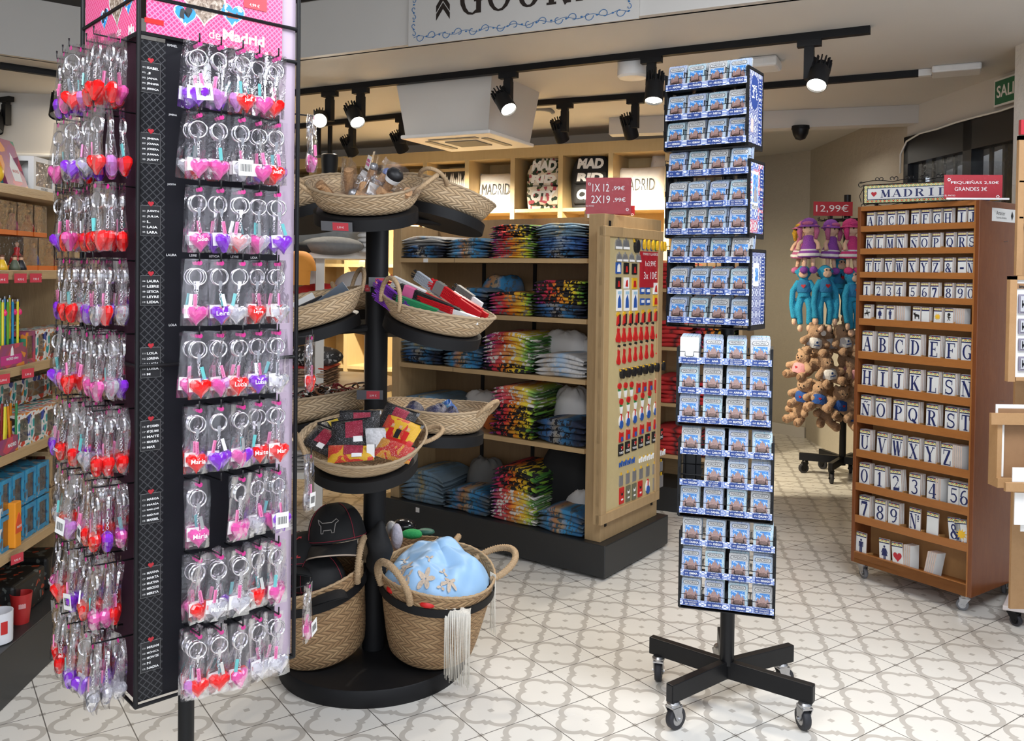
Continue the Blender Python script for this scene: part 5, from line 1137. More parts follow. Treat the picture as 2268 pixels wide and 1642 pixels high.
# black caps
CAPB = plain('black_cotton_twill', (.008, .008, .009), .75, 0, .3, 50, .001); STI = plain('dark_red_stitching', (.28, .02, .04), .7)
def cap(M, lab, num=None, bull=False, trim=False):
    t = thing('baseball_cap', lab, 'cap', group='black caps in the left big basket'); t.matrix_world = M; r = .085
    mb = MB(); mb.grid(lambda u, v: (r*math.cos(2*PI*u)*math.cos(v*PI/2)**.75, r*1.08*math.sin(2*PI*u)*math.cos(v*PI/2)**.75, .105*math.sin(v*PI/2)), 32, 12); mb.build('crown', CAPB, t, True)
    mb = MB()
    for s_ in (0, .0035): mb.grid(lambda u, v: ((r*.97)*math.cos(-PI/2+(u-.5)*2.1)*(1+v*.05), -r*1.05*math.cos((u-.5)*2.1)-v*.075*math.cos((u-.5)*2.5), -.002-s_-.02*v*v-.022*(2*u-1)**2*v), 18, 6)
    mb.build('visor', CAPB, t, True)
    if trim: mb = MB(); mb.tube([((r*.97)*math.cos(-PI/2+(k/16-.5)*2.1)*1.05, -r*1.05*math.cos((k/16-.5)*2.1)-.075*math.cos((k/16-.5)*2.5), -.022-.022*(2*k/16-1)**2) for k in range(17)], .0022, 5); mb.build('visor_piping', plain('beige_piping', (.5, .4, .32), .6), t, True)
    mb = MB(); mb.tube([(1.005*r*math.cos(2*PI*k/40), 1.005*r*1.08*math.sin(2*PI*k/40), .006) for k in range(40)], .0014, 4, True)
    for a in (-.9, .9): mb.tube([(1.01*r*math.cos(-PI/2+a*(1-.0*k))*math.cos(k/8*PI/2)**.75, 1.01*r*1.08*math.sin(-PI/2+a)*math.cos(k/8*PI/2)**.75, .107*math.sin(k/8*PI/2)) for k in range(8)], .0012, 4)
    mb.build('stitching', STI, t, True)
    def onfront(x, z): # crown surface point at front
        v_ = math.asin(min(1, z/.105)); c = math.cos(v_)**.75; y = -r*1.08*math.sqrt(max(0, c*c-(x/r)**2)); return y-.002
    def wrap(mb): mb.v = [(a, onfront(a, max(0, c)), c) for a, b, c in mb.v]; return mb
    if num: mb = MB(); serif(mb, '1', -.028, .022, .056, .062, 0); wrap(mb).build('numeral', plain('red_applique', (.50, .04, .05), .7), t)
    if bull:
        mb = MB(); pts = [(-.02, .03), (-.02, .05), (-.026, .056), (-.03, .068), (-.024, .064), (-.016, .058), (.012, .058), (.024, .066), (.03, .060), (.022, .054), (.018, .03), (.012, .03), (.01, .038), (-.012, .038), (-.014, .03), (-.02, .03)]
        mb.tube([(x, onfront(x, z)-.001, z) for x, z in pts], .0013, 4); mb.build('bull_outline', plain('silver_stitching', (.4, .37, .35), .6), t)
cap(ML_ @ MT(.055, .10, .365, A_(40), -.32) @ M4.Scale(1.15, 4), 'black cap with silver bull outline and beige visor piping, top of the caps', bull=True, trim=True)
cap(ML_ @ MT(-.005, .005, .29, A_(36), -.55) @ M4.Scale(1.15, 4), 'black cap with a red number 1 on the front', num=True)
cap(ML_ @ MT(.085, -.01, .255, A_(60), -.3), 'black cap with dark red stitching sunk low at the right rim')
cap(ML_ @ MT(-.09, .04, .22, A_(-20), .3), 'black cap at the back of the left big basket')
# black garment and small things hanging behind the column
mb = MB(); mb.ell((0, 0, 0), (.042, .035, .10), n=20); mb.v = [(x*(1+.22*math.sin(55*z+40*x)), y*(1+.2*math.sin(46*z+1)), z*(1+.12*math.sin(60*x))) for x, y, z in mb.v]
o = mb.build('black_cloth', CAPB, None, True); o.location = at(838, 1220, 2.915); tag(o, 'bundle of black cloth in front of the column between the two big baskets', 'cloth')
for x, y, Y_, d, mt, lab in ((878, 1190, 3.12, (.022, .022, .05), plain('lavender_tassel', (.5, .47, .55), .9, 0, .2, 90, .003), 'lavender yarn tassel in the rear big basket'), (912, 1183, 3.14, (.04, .02, .018), plain('green_tassel', (.02, .30, .08), .8, 0, .2, 90, .003), 'green fringed piece in the rear big basket'), (942, 1178, 3.16, (.035, .02, .012), plain('dark_green_card', (.02, .10, .07), .5), 'dark green folded piece in the rear big basket'), (895, 1165, 3.2, (.05, .03, .025), plain('shiny_black', (.01, .01, .012), .15), 'shiny black wrapped piece in the rear big basket'), (866, 1172, 3.16, (.02, .02, .03), plain('grey_film', (.35, .35, .36), .3), 'crumpled pale wrapper in the rear big basket')):
    mb = MB(); mb.ell((0, 0, 0), d, n=16); mb.v = [(a*(1+.1*math.sin(40*c+a*90)), b*(1+.1*math.cos(50*c)), c) for a, b, c in mb.v]; o = mb.build('tassel' if 'tassel' in lab else 'wrapped_piece', mt, None, True); o.location = at(x, y, Y_); tag(o, lab, 'tassel' if 'tassel' in lab else 'wrapped piece')
# mannequin torso on the round table, grey cloth heap, folded stacks on its tiers, orange cap
t = thing('mannequin', 'black-necked mannequin bust in a grey t-shirt on the white round table', 'mannequin', (at(728, 600, 4.75).x, 4.75, zA+.19))
mb = MB(); mb.lathe([(0, .34), (.044, .34), (.046, .32), (.042, .25), (.05, .2), (.075, .17)], 24); mb.build('neck', BLACKM, t, 50)
mb = MB(); mb.lathe([(.043, .342), (.04, .346), (0, .348)], 24); mb.build('neck_cap', STEEL, t, 50)
mb = MB(); mb.grid(lambda u, v: (lambda k: (k*1.0*math.cos(2*PI*u), k*.55*math.sin(2*PI*u), .245-.43*v-.02*math.cos(2*PI*u)**2))(.06+.13*min(1, v*3)**.6+.01*math.sin(8*u*PI)*v), 36, 14); mb.build('grey_tshirt', plain('grey_marl', (.24, .24, .23), .9, 0, .15, 40, .003), t, True)
KIND['grey striped'] = shirt_mat('beige_striped_tshirt', (.16, .14, .13), [(0, (.16, .15, .14)), (.35, (.16, .15, .14)), (.45, (.45, .30, .2)), (1, (.5, .34, .22))], 2, (.2, .12, .08)); KIND['black white printed'] = shirt_mat('black_white_tshirt', (.01, .01, .01), [(0, (.008, .008, .008)), (.45, (.012, .012, .012)), (.55, (.2, .2, .2)), (1, (.02, .02, .02))], 2, (.4, .4, .4)); KIND['pale grey'] = shirt_mat('pale_grey_tshirt', (.4, .38, .37), [(0, (.4, .38, .38)), (1, (.45, .42, .4))], 2)
FTb = Fr((TC.x, TC.y, 0), -.1)
def tst(x0, x1, z, kinds, h, where, which, y0=-.30): stack(FTb, x0, x1, z, 0, kinds, where, which, h, y0=y0, sag=.006)
tst(-.10, .16, zB2, [(7, 'grey striped'), (1, 'red')], .11, 'white round table', 'front'); 
mb = MB(); mb.ell((0, 0, .05), (.17, .12, .06), n=20); o = mb.build('folded_tshirt', KIND['black white printed'], None, True); o.location = FTb.w(.04, -.17, zB2+.105); tag(o, 'black t-shirt with white print lying on the beige striped stack of the white table', 't-shirt')
mb = MB(); mb.ell((0, 0, .06), (.14, .12, .09), n=20); o = mb.build('crumpled_tshirt', CRK, None, True); o.location = FTb.w(-.2, -.1, zB2+.02); tag(o, 'crumpled black t-shirt at the left of the white table middle tier', 't-shirt')
tst(-.22, .06, .30, [(5, 'pale grey')], .1, 'low tier of white round table', 'front')
for x, y, Y_, d, mt, lab in ((735, 545, 4.55, (.17, .12, .05), plain('grey_marl_dark', (.17, .17, .165), .9, 0, .15, 40, .003), 'grey t-shirt heaped flat on top of the white round table'), (672, 552, 4.5, (.06, .05, .03), CRK, 'black tangled straps on top of the white round table')):
    mb = MB(); mb.ell((0, 0, 0), d, n=20); o = mb.build('crumpled_tshirt', mt, None, True); o.location = (at(x, y, Y_).x, Y_, zA+d[2]*.6); tag(o, lab, 't-shirt')
for i in range(5):
    mb = MB(); mb.ell((0, 0, 0), (.05, .05, .016), n=16); o = mb.build('rolled_cloth', CRW, None, True); p = at(812, 555-i*11, 4.62); o.location = p; tag(o, 'small white rolled cloth, %s from the bottom of the white pile beside the column' % ORD[i], 'cloth', 'white rolled cloths beside the column')
zm = CH-(655-600)/FOC*4.9
for x, y, Y_, d, mt, lab in ((715, 648, 4.75, (.16, .12, .05), plain('red_cotton', (.55, .02, .02), .9, 0, .1, 12, .003), 'red garment heaped on the far side seen through the white table'), (785, 645, 4.8, (.12, .12, .11), plain('pale_grey_cotton', (.42, .40, .39), .9, 0, .1, 12, .003), 'pale grey garment hanging behind the white table beside the column')):
    mb = MB(); mb.ell((0, 0, 0), d, n=20); o = mb.build('garment', mt, None, True); o.location = at(x, y, Y_); tag(o, lab, 'garment')
ob = at(662, 600, 4.35); t = thing('baseball_cap', 'orange cap hanging right behind the keychain tower post', 'cap', ob); OC = plain('orange_twill', (.62, .24, .03), .8); r = .085
mb = MB(); mb.grid(lambda u, v: (r*math.cos(2*PI*u)*math.cos(v*PI/2)**.75, r*math.sin(2*PI*u)*math.cos(v*PI/2)**.75, .1*math.sin(v*PI/2)), 28, 10); mb.build('crown', OC, t, True); mb = MB(); mb.grid(lambda u, v: (.08*math.cos(-PI/2+(u-.5)*2.1), -.085*math.cos((u-.5)*2.1)-v*.02, -.07*v), 14, 4); mb.build('visor', OC, t, True)
# ---------------------------------------------------------------- magnet tower
def tilework(name, c0, c1, sc=34, c2=None):
    """printed azulejo pattern"""
    m = Mat(name, c0, .35); t = m.co('Object', (sc, sc, sc)); x, y, z = m.xyz(t)
    h = x*.8+y*.6
    u = (h.fr()-.5).ab(); v = (z.fr()-.5).ab(); r = (u*u+v*v).pw(.5)
    f = (r-.38).ab().lt(.05).mx(((u-v).ab()).lt(.05)).mx(r.lt(.09)).mx((u.mx(v)).gt(.465)).mx((u+v-.62).ab().lt(.04))
    col = m.mix(f, c0, c1)
    if c2:
        wn = m.nt.nodes.new('ShaderNodeTexWhiteNoise'); wn.noise_dimensions = '2D'; m.nt.links.new(m.vec(h.fl(), z.fl(), 0.), wn.inputs['Vector']); q = N(m.nt, wn.outputs[0])
        col = m.mix(f, m.mix(q.gt(.6), c0, (.55, .72, .74)), m.mix(q.gt(.5), c1, c2))
    m.set('Base Color', col); return m.m
AZW = tilework('blue_white_tile_print', (.74, .76, .84), (.14, .22, .52), 50)
AZS = tilework('grey_tile_print', (.66, .68, .76), (.07, .09, .26), 30)
AZC = tilework('turquoise_tile_print', (.70, .74, .78), (.04, .10, .42), 26, (.55, .08, .14))
PLATE = plain('navy_name_plate', (.02, .055, .24), .4, 0, .03)
TX, TY = .700, 2.745
MTOW = thing('magnet_tower', 'tall black revolving rack of name magnets on a five-wheel base', 'display rack', (TX, TY, 0))
zpx = lambda y, Y=2.68: CH-(y-603)/FOC*Y-.0
mb = MB(); mb.cyl((0, 0, .13), (0, 0, .96), .0225, 20); mb.build('pole', BLACK, MTOW, 40)
mb = MB(); mb.cyl((-.012, 0, .94), (-.028, 0, zpx(142)), .021, 20); mb.build('pole', BLACK, MTOW, 40)
mb = MB(); mb.lathe([(0, .915), (.045, .915), (.05, .925), (.045, .94), (0, .94)], 24); mb.build('swivel_collar', BLACK, MTOW, 40)
# five arms with castors
WHL = [onz(x, y, .0) for x, y in ((1472, 1512), (1566, 1580), (1726, 1598), (1753, 1520), (1588, 1425))]
def caster(parent, p, ang, rw=.036, ht=.10, wmat=RUBBER, k=1.):
    t = bpy.data.objects.new('caster', None); C.objects.link(t)
def caster_meshes(rw, w_, hz, wm, side):
    d = []
    mb = MB(); mb.lathe([(rw*.62, -w_/2), (rw*.9, -w_/2), (rw, -w_/3), (rw, w_/3), (rw*.9, w_/2), (rw*.62, w_/2), (rw*.62, -w_/2)], 28, M=M4.Rotation(PI/2, 3, 'Y')); d.append(('tyre', mb.mesh('tyre', wm, 50)))
    mb = MB(); mb.lathe([(0, -w_/2+.002), (rw*.62, -w_/2+.001), (rw*.62, w_/2-.001), (0, w_/2-.002)], 24, M=M4.Rotation(PI/2, 3, 'Y')); mb.cyl((-w_/2-.008, 0, 0), (w_/2+.008, 0, 0), .005, 8); d.append(('hub', mb.mesh('hub', side, 40)))
    mb = MB()
    for s_ in (-1, 1):
        x = s_*(w_/2+.003); mb.prism([(.006, -.008), (.012, .002), (.030, hz-.004), (-.012, hz-.004), (-.008, 0), (-.004, -.010)], x-.0015, x+.0015, 'x')
    mb.box(-w_/2-.0045, w_/2+.0045, -.012, .030, hz-.006, hz-.001); mb.lathe([(0, hz-.001), (.02, hz-.001), (.021, hz+.006), (.017, hz+.012), (0, hz+.013)], 20, (0, .010, 0)); d.append(('fork', mb.mesh('fork', side, 40)))
    return d
CM = caster_meshes(.034, .024, .042, RUBBER, STEEL)
for i, p in enumerate(WHL):
    d = V3((p.x-TX, p.y-TY, 0)); L = .275 if i != 4 else .26; ang = math.atan2(d.y, d.x)
    mb = MB(); M = M4.Rotation(ang, 3, 'Z'); mb.bx(M @ V3((L/2, 0, .115)), (L, .027, .056), M)
    arm = mb.build('base_arm', BLACK, MTOW, bev=.002)
    mb = MB(); mb.bx(M @ V3((L+.0006, 0, .115)), (.001, .021, .049), M); mb.build('tube_hollow_shade', INKK, arm)  # thin black plate stands for the dark hollow of the tube
    e = bpy.data.objects.new('caster', None); C.objects.link(e); e.parent = MTOW; q = M @ V3((L-.03, 0, .034)); e.location = (q.x, q.y, .034); e.rotation_euler = (0, 0, (2.9, 2.2, 3.3, 1.9, .5)[i])
    for nm, me in CM: inst(me, nm, e)
# --- one souvenir magnet card: body, palace picture, heading plaque
CW, CHT, CT = .0575, .078, .004
def card_meshes():
    out = {}
    for nm, c0, c1 in (('blue', (.42, .48, .62), (.03, .09, .42)), ('grey', (.50, .50, .50), (.16, .17, .2)), ('turquoise', (.44, .55, .60), (.03, .30, .45)), ('pale blue', (.44, .52, .62), (.10, .26, .55))):
        m = Mat(nm+'_card_border', c0, .3); v = m.vor(m.co(), 210); n = m.noise(m.co(), 260, 2, .5, 1); x, y, z = m.xyz(m.co()); edge = (x.ab()-.019).mx((z-.5*CHT).ab()-.030)
        m.set('Base Color', m.mix(v.lt(.26).mn(edge.gt(0.)), c0, c1)); mat = m.m
        mb = MB(); r = .005; pts = []
        for cx_, cz_, a0 in ((CW/2-r, r, -90), (CW/2-r, CHT-r, 0), (-CW/2+r, CHT-r, 90), (-CW/2+r, r, 180)):
            for k in range(4): a = math.radians(a0+k*30); pts.append((cx_+r*math.cos(a), cz_+r*math.sin(a)))
        mb.prism(pts, 0, CT, 'y'); out[nm] = mb.mesh('card', mat)
    m = Mat('palace_picture', (.3, .5, .8), .35); x, y, z = m.xyz(m.co()); n = m.noise(m.co(), 120, 3, .6, .5); n2 = m.noise(m.co(), 500, 2)
    sky = m.mix(n.gt(.55), (.04, .22, .58), (.50, .62, .76)); bd = m.mix(n2, (.16, .08, .08), (.46, .30, .26)); dk = m.mix(n2, (.03, .02, .02), (.22, .12, .09))
    t = (x*330.)._m('SINE').ab()*.009+(x.ab()*-.35)+.038+x.ab().lt(.0022)*.010; fac = z.lt(t); col = m.mix(fac, sky, bd); lo = (x*x*30.+z).lt(.0290); col = m.mix(lo*n2.gt(.42), col, dk); m.set('Base Color', col)
    mb = MB(); mb.box(-.0205, .0205, -.0006, 0, .015, .0555); out['pic'] = mb.mesh('picture', m.m)
    mb = MB(); pts = []; 
    for s_, a0 in ((1, -90), (-1, 90)):
        for k in range(7): a = math.radians(a0+k*30); pts.append((s_*.0175+.0065*math.cos(a), .0655+.0060*math.sin(a)))
    mb.prism(pts, -.0007, 0, 'y'); out['plq_rim'] = mb.mesh('plaque_rim', INKK)
    mb = MB(); mb.prism([(p[0]*.95, .0655+(p[1]-.0655)*.82) for p in pts], -.001, -.0007, 'y', 0); out['plq'] = mb.mesh('plaque', plain('card_white', (.6, .6, .6), .5))
    mb = MB(); letter(mb, 'MADRID', 0, .0655, .0066, -.0012, w=.034, bold=.0); out['txt'] = mb.mesh('heading', INKK)
    return out
CMS = card_meshes()
_nm = {}
def card(P, rot, lab, col, name=None, full=True):
    t = thing('souvenir_magnet', lab, 'magnet', group='name magnets in the tower pockets'); t.matrix_world = P @ rot
    if full:
        inst(CMS[col], 'card', t); inst(CMS['pic'], 'picture', t); q = inst(CMS['plq_rim'], 'plaque', t); inst(CMS['plq'], 'plaque_face', q); inst(CMS['txt'], 'heading', q)
        if name:
            if name not in _nm: mb = MB(); letter(mb, name, 0, .0085, .0095, -.0008, maxw=.048, bold=.015); _nm[name] = mb.mesh('name_print', INKK)
            inst(_nm[name], 'name_print', t)
    else: inst(CMS[col], 'card', t)
ROWS = [['MADRE', 'PADRE', 'ABUELA', 'ABUELO'], ['HIJA', 'HIJO', 'NIETA', 'NIETO'], ['HERMANA', 'HERMANO', 'PRIMO', 'TÍA'],
 ['TÍO', 'SOBRINA|SOBRINO', 'CUÑADA|CUÑADO', 'SUEGRA'], ['SUEGRO', 'AMIGA', 'AMIGO', 'MADRINA|PRINCESA'], ['PROFESORA|PROFESOR', 'MEJOR JEFE', 'MI GATO', 'ERES ESPECIAL'],
 ['TE QUIERO', 'I LOVE YOU', 'MEJOR|DEL MUNDO', 'ADRIÁN'], ['ADRIANA|AINARA', 'AINHOA|ALBERT', 'ALBA', 'ALBERTO'], ['ALEJANDRA|ALEJANDRO', 'ÁLEX', 'ALFONSO', 'ALICIA'],
 ['ÁLVARO', 'ANA', 'ANA MARÍA|ANDREA', 'ANDRÉS'], ['ÁNGEL', 'ÁNGELA', 'ANNA', 'ANTONIA'], ['ANTONIO', 'ARIADNA|ARIA', 'BEATRIZ', 'BLANCA'],
 ['CARLA', 'CARLOS', 'CARLOTA', 'CARMEN'], ['CAROLINA', 'CELIA|CLARA', 'CLAUDIA', 'CRISTIAN'], ['CRISTINA', 'DANIEL', 'DANIELA', 'DAVID'],
 ['DIANA', 'DIEGO', 'EDUARDO', 'ELENA'], ['EMMA', 'ERIC|ESTHER', 'EVA', 'FERNANDO'], ['FRANCISCO|GABRIEL', 'GABRIELA', 'GEMMA', 'GONZALO|GUILLERMO']]
NUM = [1, 5, 9, 14, 20, 25, 32, 37, 43, 48, 53, 57, 62, 66, 71, 75, 79, 84]
# tiers: (left px, right px of the front face at mid height, heading, strip-bottom px at the right end, box top px, box bottom px)
TI = [dict(l=(1474, 255), r=(1656, 248), a=-.60, ys=(184, 253, 315), top=146, bot=322, dep=.13, side='A'),
      dict(l=(1476, 440), r=(1659, 440), a=-.60, ys=(384, 456, 518), top=352, bot=524, dep=.13, side='B'),
      dict(l=(1479, 630), r=(1662, 636), a=-.60, ys=(583, 655, 722), top=553, bot=730, dep=.13, side='C'),
      dict(l=(1500, 860), r=(1709, 868), a=-.29, ys=(812, 880, 946), top=776, bot=953, dep=.13, side=None),
      dict(l=(1503, 1060), r=(1712, 1068), a=-.29, ys=(1018, 1089, 1152), top=984, bot=1160, dep=.13, side=None),
      dict(l=(1505, 1265), r=(1716, 1278), a=-.29, ys=(1224, 1295, 1362), top=1194, bot=1369, dep=.13, side=None)]
BM_ = []
for ti, T in enumerate(TI):
    D_r = 2.615 if T['a'] < -.5 else 2.61
    pr_ = at(T['r'][0], T['r'][1], D_r); F = Fr((pr_.x, pr_.y, 0), T['a']); xl = F.px(T['l'][0], T['l'][1], 0)[0]
    zt = F.px(T['r'][0], T['top'], 0)[1]; zb_ = F.px(T['r'][0], T['bot'], 0)[1]; dp = T['dep']
    inv = MTOW.matrix_world.inverted() if False else M4.Translation((-TX, -TY, 0)); MM = inv @ F.M
    def bld(mb, nm, mat, par=MTOW, **k): mb.v = [tuple(MM @ V3(p)) for p in mb.v]; return mb.build(nm, mat, par, **k)
    mb = MB(); mb.box(-.003, 0, 0, dp, zb_, zt); mb.box(-.006, .003, -.003, .004, zb_, zt); mb.box(-.006, .003, dp-.004, dp+.003, zb_, zt); mb.box(-.006, .003, -.003, dp+.003, zb_-.004, zb_+.01); mb.box(-.006, .003, 0, dp, zt-.006, zt+.002)
    sp_ = bld(mb, 'side_panel', BLACK)
    if T['side']:
        mb = MB(); mb.box(.0005, .0022, .008, dp-.006, zb_+.012, zt-.008); bld(mb, 'printed_side_card', {'A': AZS, 'B': AZC, 'C': AZS}[T['side']])
        hh = zt-zb_; 
        mb = MB(); 
        for k, zc_ in enumerate((.78, .49, .20)): mb.box(.0022, .003, dp-.040, dp-.012, zb_+hh*zc_-.028, zb_+hh*zc_+.03)
        bld(mb, 'name_list', PLATE)
        mb = MB()
        for k, zc_ in enumerate((.78, .49, .20)):
            for q in range(5): mb.box(.003, .0034, dp-.036, dp-.036+.012+.008*((q*7+k) % 3)/2, zb_+hh*zc_+.020-q*.010, zb_+hh*zc_+.0225-q*.010)
        bld(mb, 'name_print', INKW)
        if T['side'] == 'A':
            mb = MB(); 
            mb.prism([(.052+.034*math.cos(2*PI*k/32), zb_+hh*.70+.052*math.sin(2*PI*k/32)) for k in range(32)], .0022, .0034, 'x'); bld(mb, 'price_disc', PLATE)
            mb = MB(); letter(mb, '3', .0, zb_+hh*.70, .040, .034, face=1); letter(mb, '.', .0, zb_+hh*.70-.016, .005, .047, face=1); letter(mb, '95', 0, zb_+hh*.70+.012, .021, .055, face=1); letter(mb, '€', 0, zb_+hh*.70-.010, .021, .068, face=1); mb.v = [(.0037, b, c) for a, b, c in mb.v]; bld(mb, 'lettering', INKW)
            mb = MB(); mb.box(.0022, .003, .024, .044, zb_+.045, zb_+.085); bld(mb, 'pink_sticker', plain('pale_pink_sticker', (.7, .5, .45), .6))
        if T['side'] == 'B':
            mb = MB(); mb.box(.0022, .0032, .018, .072, zb_+.085, zb_+.20); bld(mb, 'white_border', PAPER)
            mb = MB(); mb.box(.0032, .0036, .024, .066, zb_+.105, zb_+.19); bld(mb, 'fountain_picture', bpy.data.materials['palace_picture'])
            mb = MB(); mb.prism([(.03, zb_+.108), (.06, zb_+.108), (.056, zb_+.14), (.048, zb_+.15), (.045, zb_+.178), (.042, zb_+.15), (.034, zb_+.14)], .0036, .0040, 'x'); bld(mb, 'fountain_print', plain('stone_print', (.32, .28, .27), .6))
            mb = MB(); letter(mb, 'Madrid', 0, zb_+.093, .013, .045, face=1); mb.v = [(.0036, b, c) for a, b, c in mb.v]; bld(mb, 'lettering', INKK)
        if T['side'] == 'C':
            mb = MB(); mb.box(.0022, .006, .016, .056, zb_+.13, zb_+.20); bld(mb, 'sample_card', PAPER)
            mb = MB(); mb.box(.006, .0064, .022, .050, zb_+.145, zb_+.185); bld(mb, 'sample_picture', bpy.data.materials['palace_picture'])
    mb = MB(); mb.box(xl, xl+.003, 0, dp, zb_, zt); mb.box(xl-.003, xl+.006, -.003, .004, zb_, zt); bld(mb, 'side_panel', BLACK)
    mb = MB(); mb.box(xl, 0, -.002, dp, zb_-.003, zb_); bld(mb, 'bottom_plate', BLACK)
    # wire lattice and added black panels darkening the gaps of the back-to-back racks
    mb = MB(); Wd = -xl
    for k in range(9): x = xl+Wd*(k+.5)/9; mb.cyl((x, dp*.5, zb_), (x, dp*.5, zt-.01), .0016, 5)
    for k in range(7): z = zb_+(zt-zb_)*(k+.3)/7; mb.cyl((xl, dp*.5, z), (0, dp*.5, z), .0016, 5)
    bld(mb, 'wire_lattice', BLACK)
    for k in range(4):
        for sgn in (1,):
            x = xl+Wd*(k+.5)/4; mb = MB(); mb.box(x-.028, x+.028, dp*.52, dp*.54, zb_+.01, zt-.02); 
            if k in (0, 3) or T['side'] == 'A': bld(mb, 'gap_shade_panel', INKK)
    for rw_ in range(3):
        ri = ti*3+rw_; zr = F.px(T['r'][0], T['ys'][rw_], 0)[1]; zl_ = zr; sh = .0195
        mb = MB(); mb.box(xl+.004, -.001, -.010, -.008, zl_, zl_+sh); bld(mb, 'label_strip', AZW)
        mb = MB(); mb.box(xl+.004, -.002, -.008, dp*.48, zl_+.001, zl_+.003); bld(mb, 'pocket_floor', BLACK)
        pm_ = MB(); tx = MB(); wr = MB()
        for k in range(4):
            xc = xl+Wd*(k+.5)/4+(.001); nmx = ROWS[ri][k]
            pw = .046; pm_ = MB(); pm_.box(xc-pw/2, xc+pw/2, -.0108, -.010, zl_+.0025, zl_+sh-.0025); bld(pm_, 'name_plate', PLATE)
            ns = nmx.split('|')
            num = '%03d. ' % (NUM[ri]+k)
            if len(ns) == 1:
                letter(tx, num, xc-pw*.30, zl_+sh/2, .0045, -.0112, maxw=pw*.28); letter(tx, ns[0], xc+pw*.16, zl_+sh/2, .0065, -.0112, maxw=pw*.58, bold=.02)
            else:
                for j, s_ in enumerate(ns): letter(tx, num+s_, xc, zl_+sh/2+(.0035 if j == 0 else -.0035), .0042, -.0112, maxw=pw*.86)
            # wire pocket front: a U with two steps
            y_ = -.012; zt_ = zl_+.052; zw = zl_+.036
            pts = [(xc-.034, .01, zt_), (xc-.034, y_, zt_), (xc-.034, y_, zw), (xc-.013, y_, zw), (xc-.013, y_, zl_+.024), (xc-.010, y_, zl_+.022), (xc+.010, y_, zl_+.022), (xc+.013, y_, zl_+.024), (xc+.013, y_, zw), (xc+.034, y_, zw), (xc+.034, y_, zt_), (xc+.034, .01, zt_)]
            wr.tube(pts, .0013, 5)
            empty = (ri == 13 and k == 0)
            if empty: continue
            n_ = 3 if (ri, k) != (0, 0) else 2
            cols = ['blue', 'pale blue', 'grey', 'turquoise']; cc = cols[(ri*5+k*3+ri//2) % 4]
            lean = .20+R.uniform(-.03, .04); dz = R.uniform(-.002, .003)
            for q in range(n_+1):
                yy = -.005+q*.0125; M = M4.Translation((xc+R.uniform(-.0015, .0015), yy, zl_+.003+.003*q)) @ M4.Rotation(-lean, 4, 'X') @ M4.Rotation(R.uniform(-.02, .02), 4, 'Y')
                first = ns[0].split(' ')[0].title() if ti >= 2 else ns[0].title()
                pk = ns[0]
                if q == 0:
                    if ri == 9 and k == 0:
                        t_ = thing('souvenir_magnet', 'blank white magnet without print in front of the ÁLVARO pocket', 'magnet', group='name magnets in the tower pockets'); t_.matrix_world = F.M @ M; mb = MB(); mb.box(-CW/2, CW/2, 0, CT, 0, CHT); mb.build('card', INKW, t_, bev=.003)  # blank white card
                    else: card(F.M, M, '%s-bordered palace picture magnet at the front of the %s pocket' % (cc, pk), cc, first)
                elif len(BM_) < 215:
                    c2 = cols[(ri+k+q) % 4]; card(F.M, M, '%s-bordered magnet, %s behind the front card, %s pocket' % (c2, ORD[q-1], pk), c2, None, False); BM_.append(1)
        bld(tx, 'lettering', INKW); bld(wr, 'wire_pocket', BLACK)
# ---------------------------------------------------------------- ceramic tile cabinet
FC = Fr((1.865, 3.472), -.9575)
CWD = wood('varnished_cabinet_wood', (.12, .032, .010), (.23, .075, .022), (7, 7, 1.5), .25, .0003)
CWL = wood('varnished_lip_wood', (.25, .085, .020), (.40, .16, .042), (3, 3, 14), .28, .0003)
CWI = wood('pale_inner_board', (.40, .20, .07), (.52, .29, .12), (5, 5, 2), .5)
cx0 = FC.px(1884, 1240, 0)[0]; ct1 = FC.px(2160, 443, 0)[1]; cb = .078; CD = .46
t = thing('tile_cabinet', 'varnished wooden cabinet of ceramic letter tiles on small castors', 'cabinet', fr=FC); TCb = t
mb = MB(); mb.box(-.018, 0, 0, CD, cb, ct1); mb.build('side_panel', CWD, t, bev=.002)
mb = MB(); mb.box(cx0, cx0+.016, 0, CD, cb, ct1); mb.build('side_panel', CWD, t, bev=.002)
mb = MB(); mb.box(cx0+.016, -.018, 0, CD, ct1-.02, ct1); mb.build('top_panel', CWL, t)
mb = MB(); mb.box(cx0+.016, -.018, 0, CD, cb, cb+.02); mb.box(cx0+.016, -.018, .0, .012, cb, cb+.05); mb.build('bottom_panel', CWL, t)
mb = MB(); mb.box(cx0+.016, -.018, .13, .145, cb, ct1-.02); mb.build('back_panel', CWI, t)
# lip tops at the left (x about 1905) and right, measured in the photo
LT = [(498, 495), (548, 550), (600, 607), (652, 664), (704, 720), (776, 802), (854, 881), (920, 959), (999, 1041), (1068, 1130), (1144, 1207), (1226, 1300)]
LZ = []
for l_, r_ in LT: LZ.append((FC.px(1908, l_, 0)[1]+FC.px(2150, r_, 0)[1])/2)
lips = [.026]*4+[.030]+[.034]*7
X0, X1 = cx0+.016, -.018
DIV = plain('divider_wood', (.50, .26, .09), .5)
for i, z in enumerate(LZ):
    hgt = lips[i]; mb = MB(); mb.box(X0, X1, 0, .009, z-hgt, z); mb.build('shelf_lip', CWL, t, bev=.001)
    mb = MB(); mb.box(X0, X1, .009, .13, z-hgt, z-hgt+.006); mb.build('shelf_board', CWI, t)
mb = MB(); mb.box(-.022, -.016, -.001, .006, cb, ct1); mb.build('edge_trim', CWL, t)
CM2 = caster_meshes(.024, .016, .034, GREYR, STEEL)
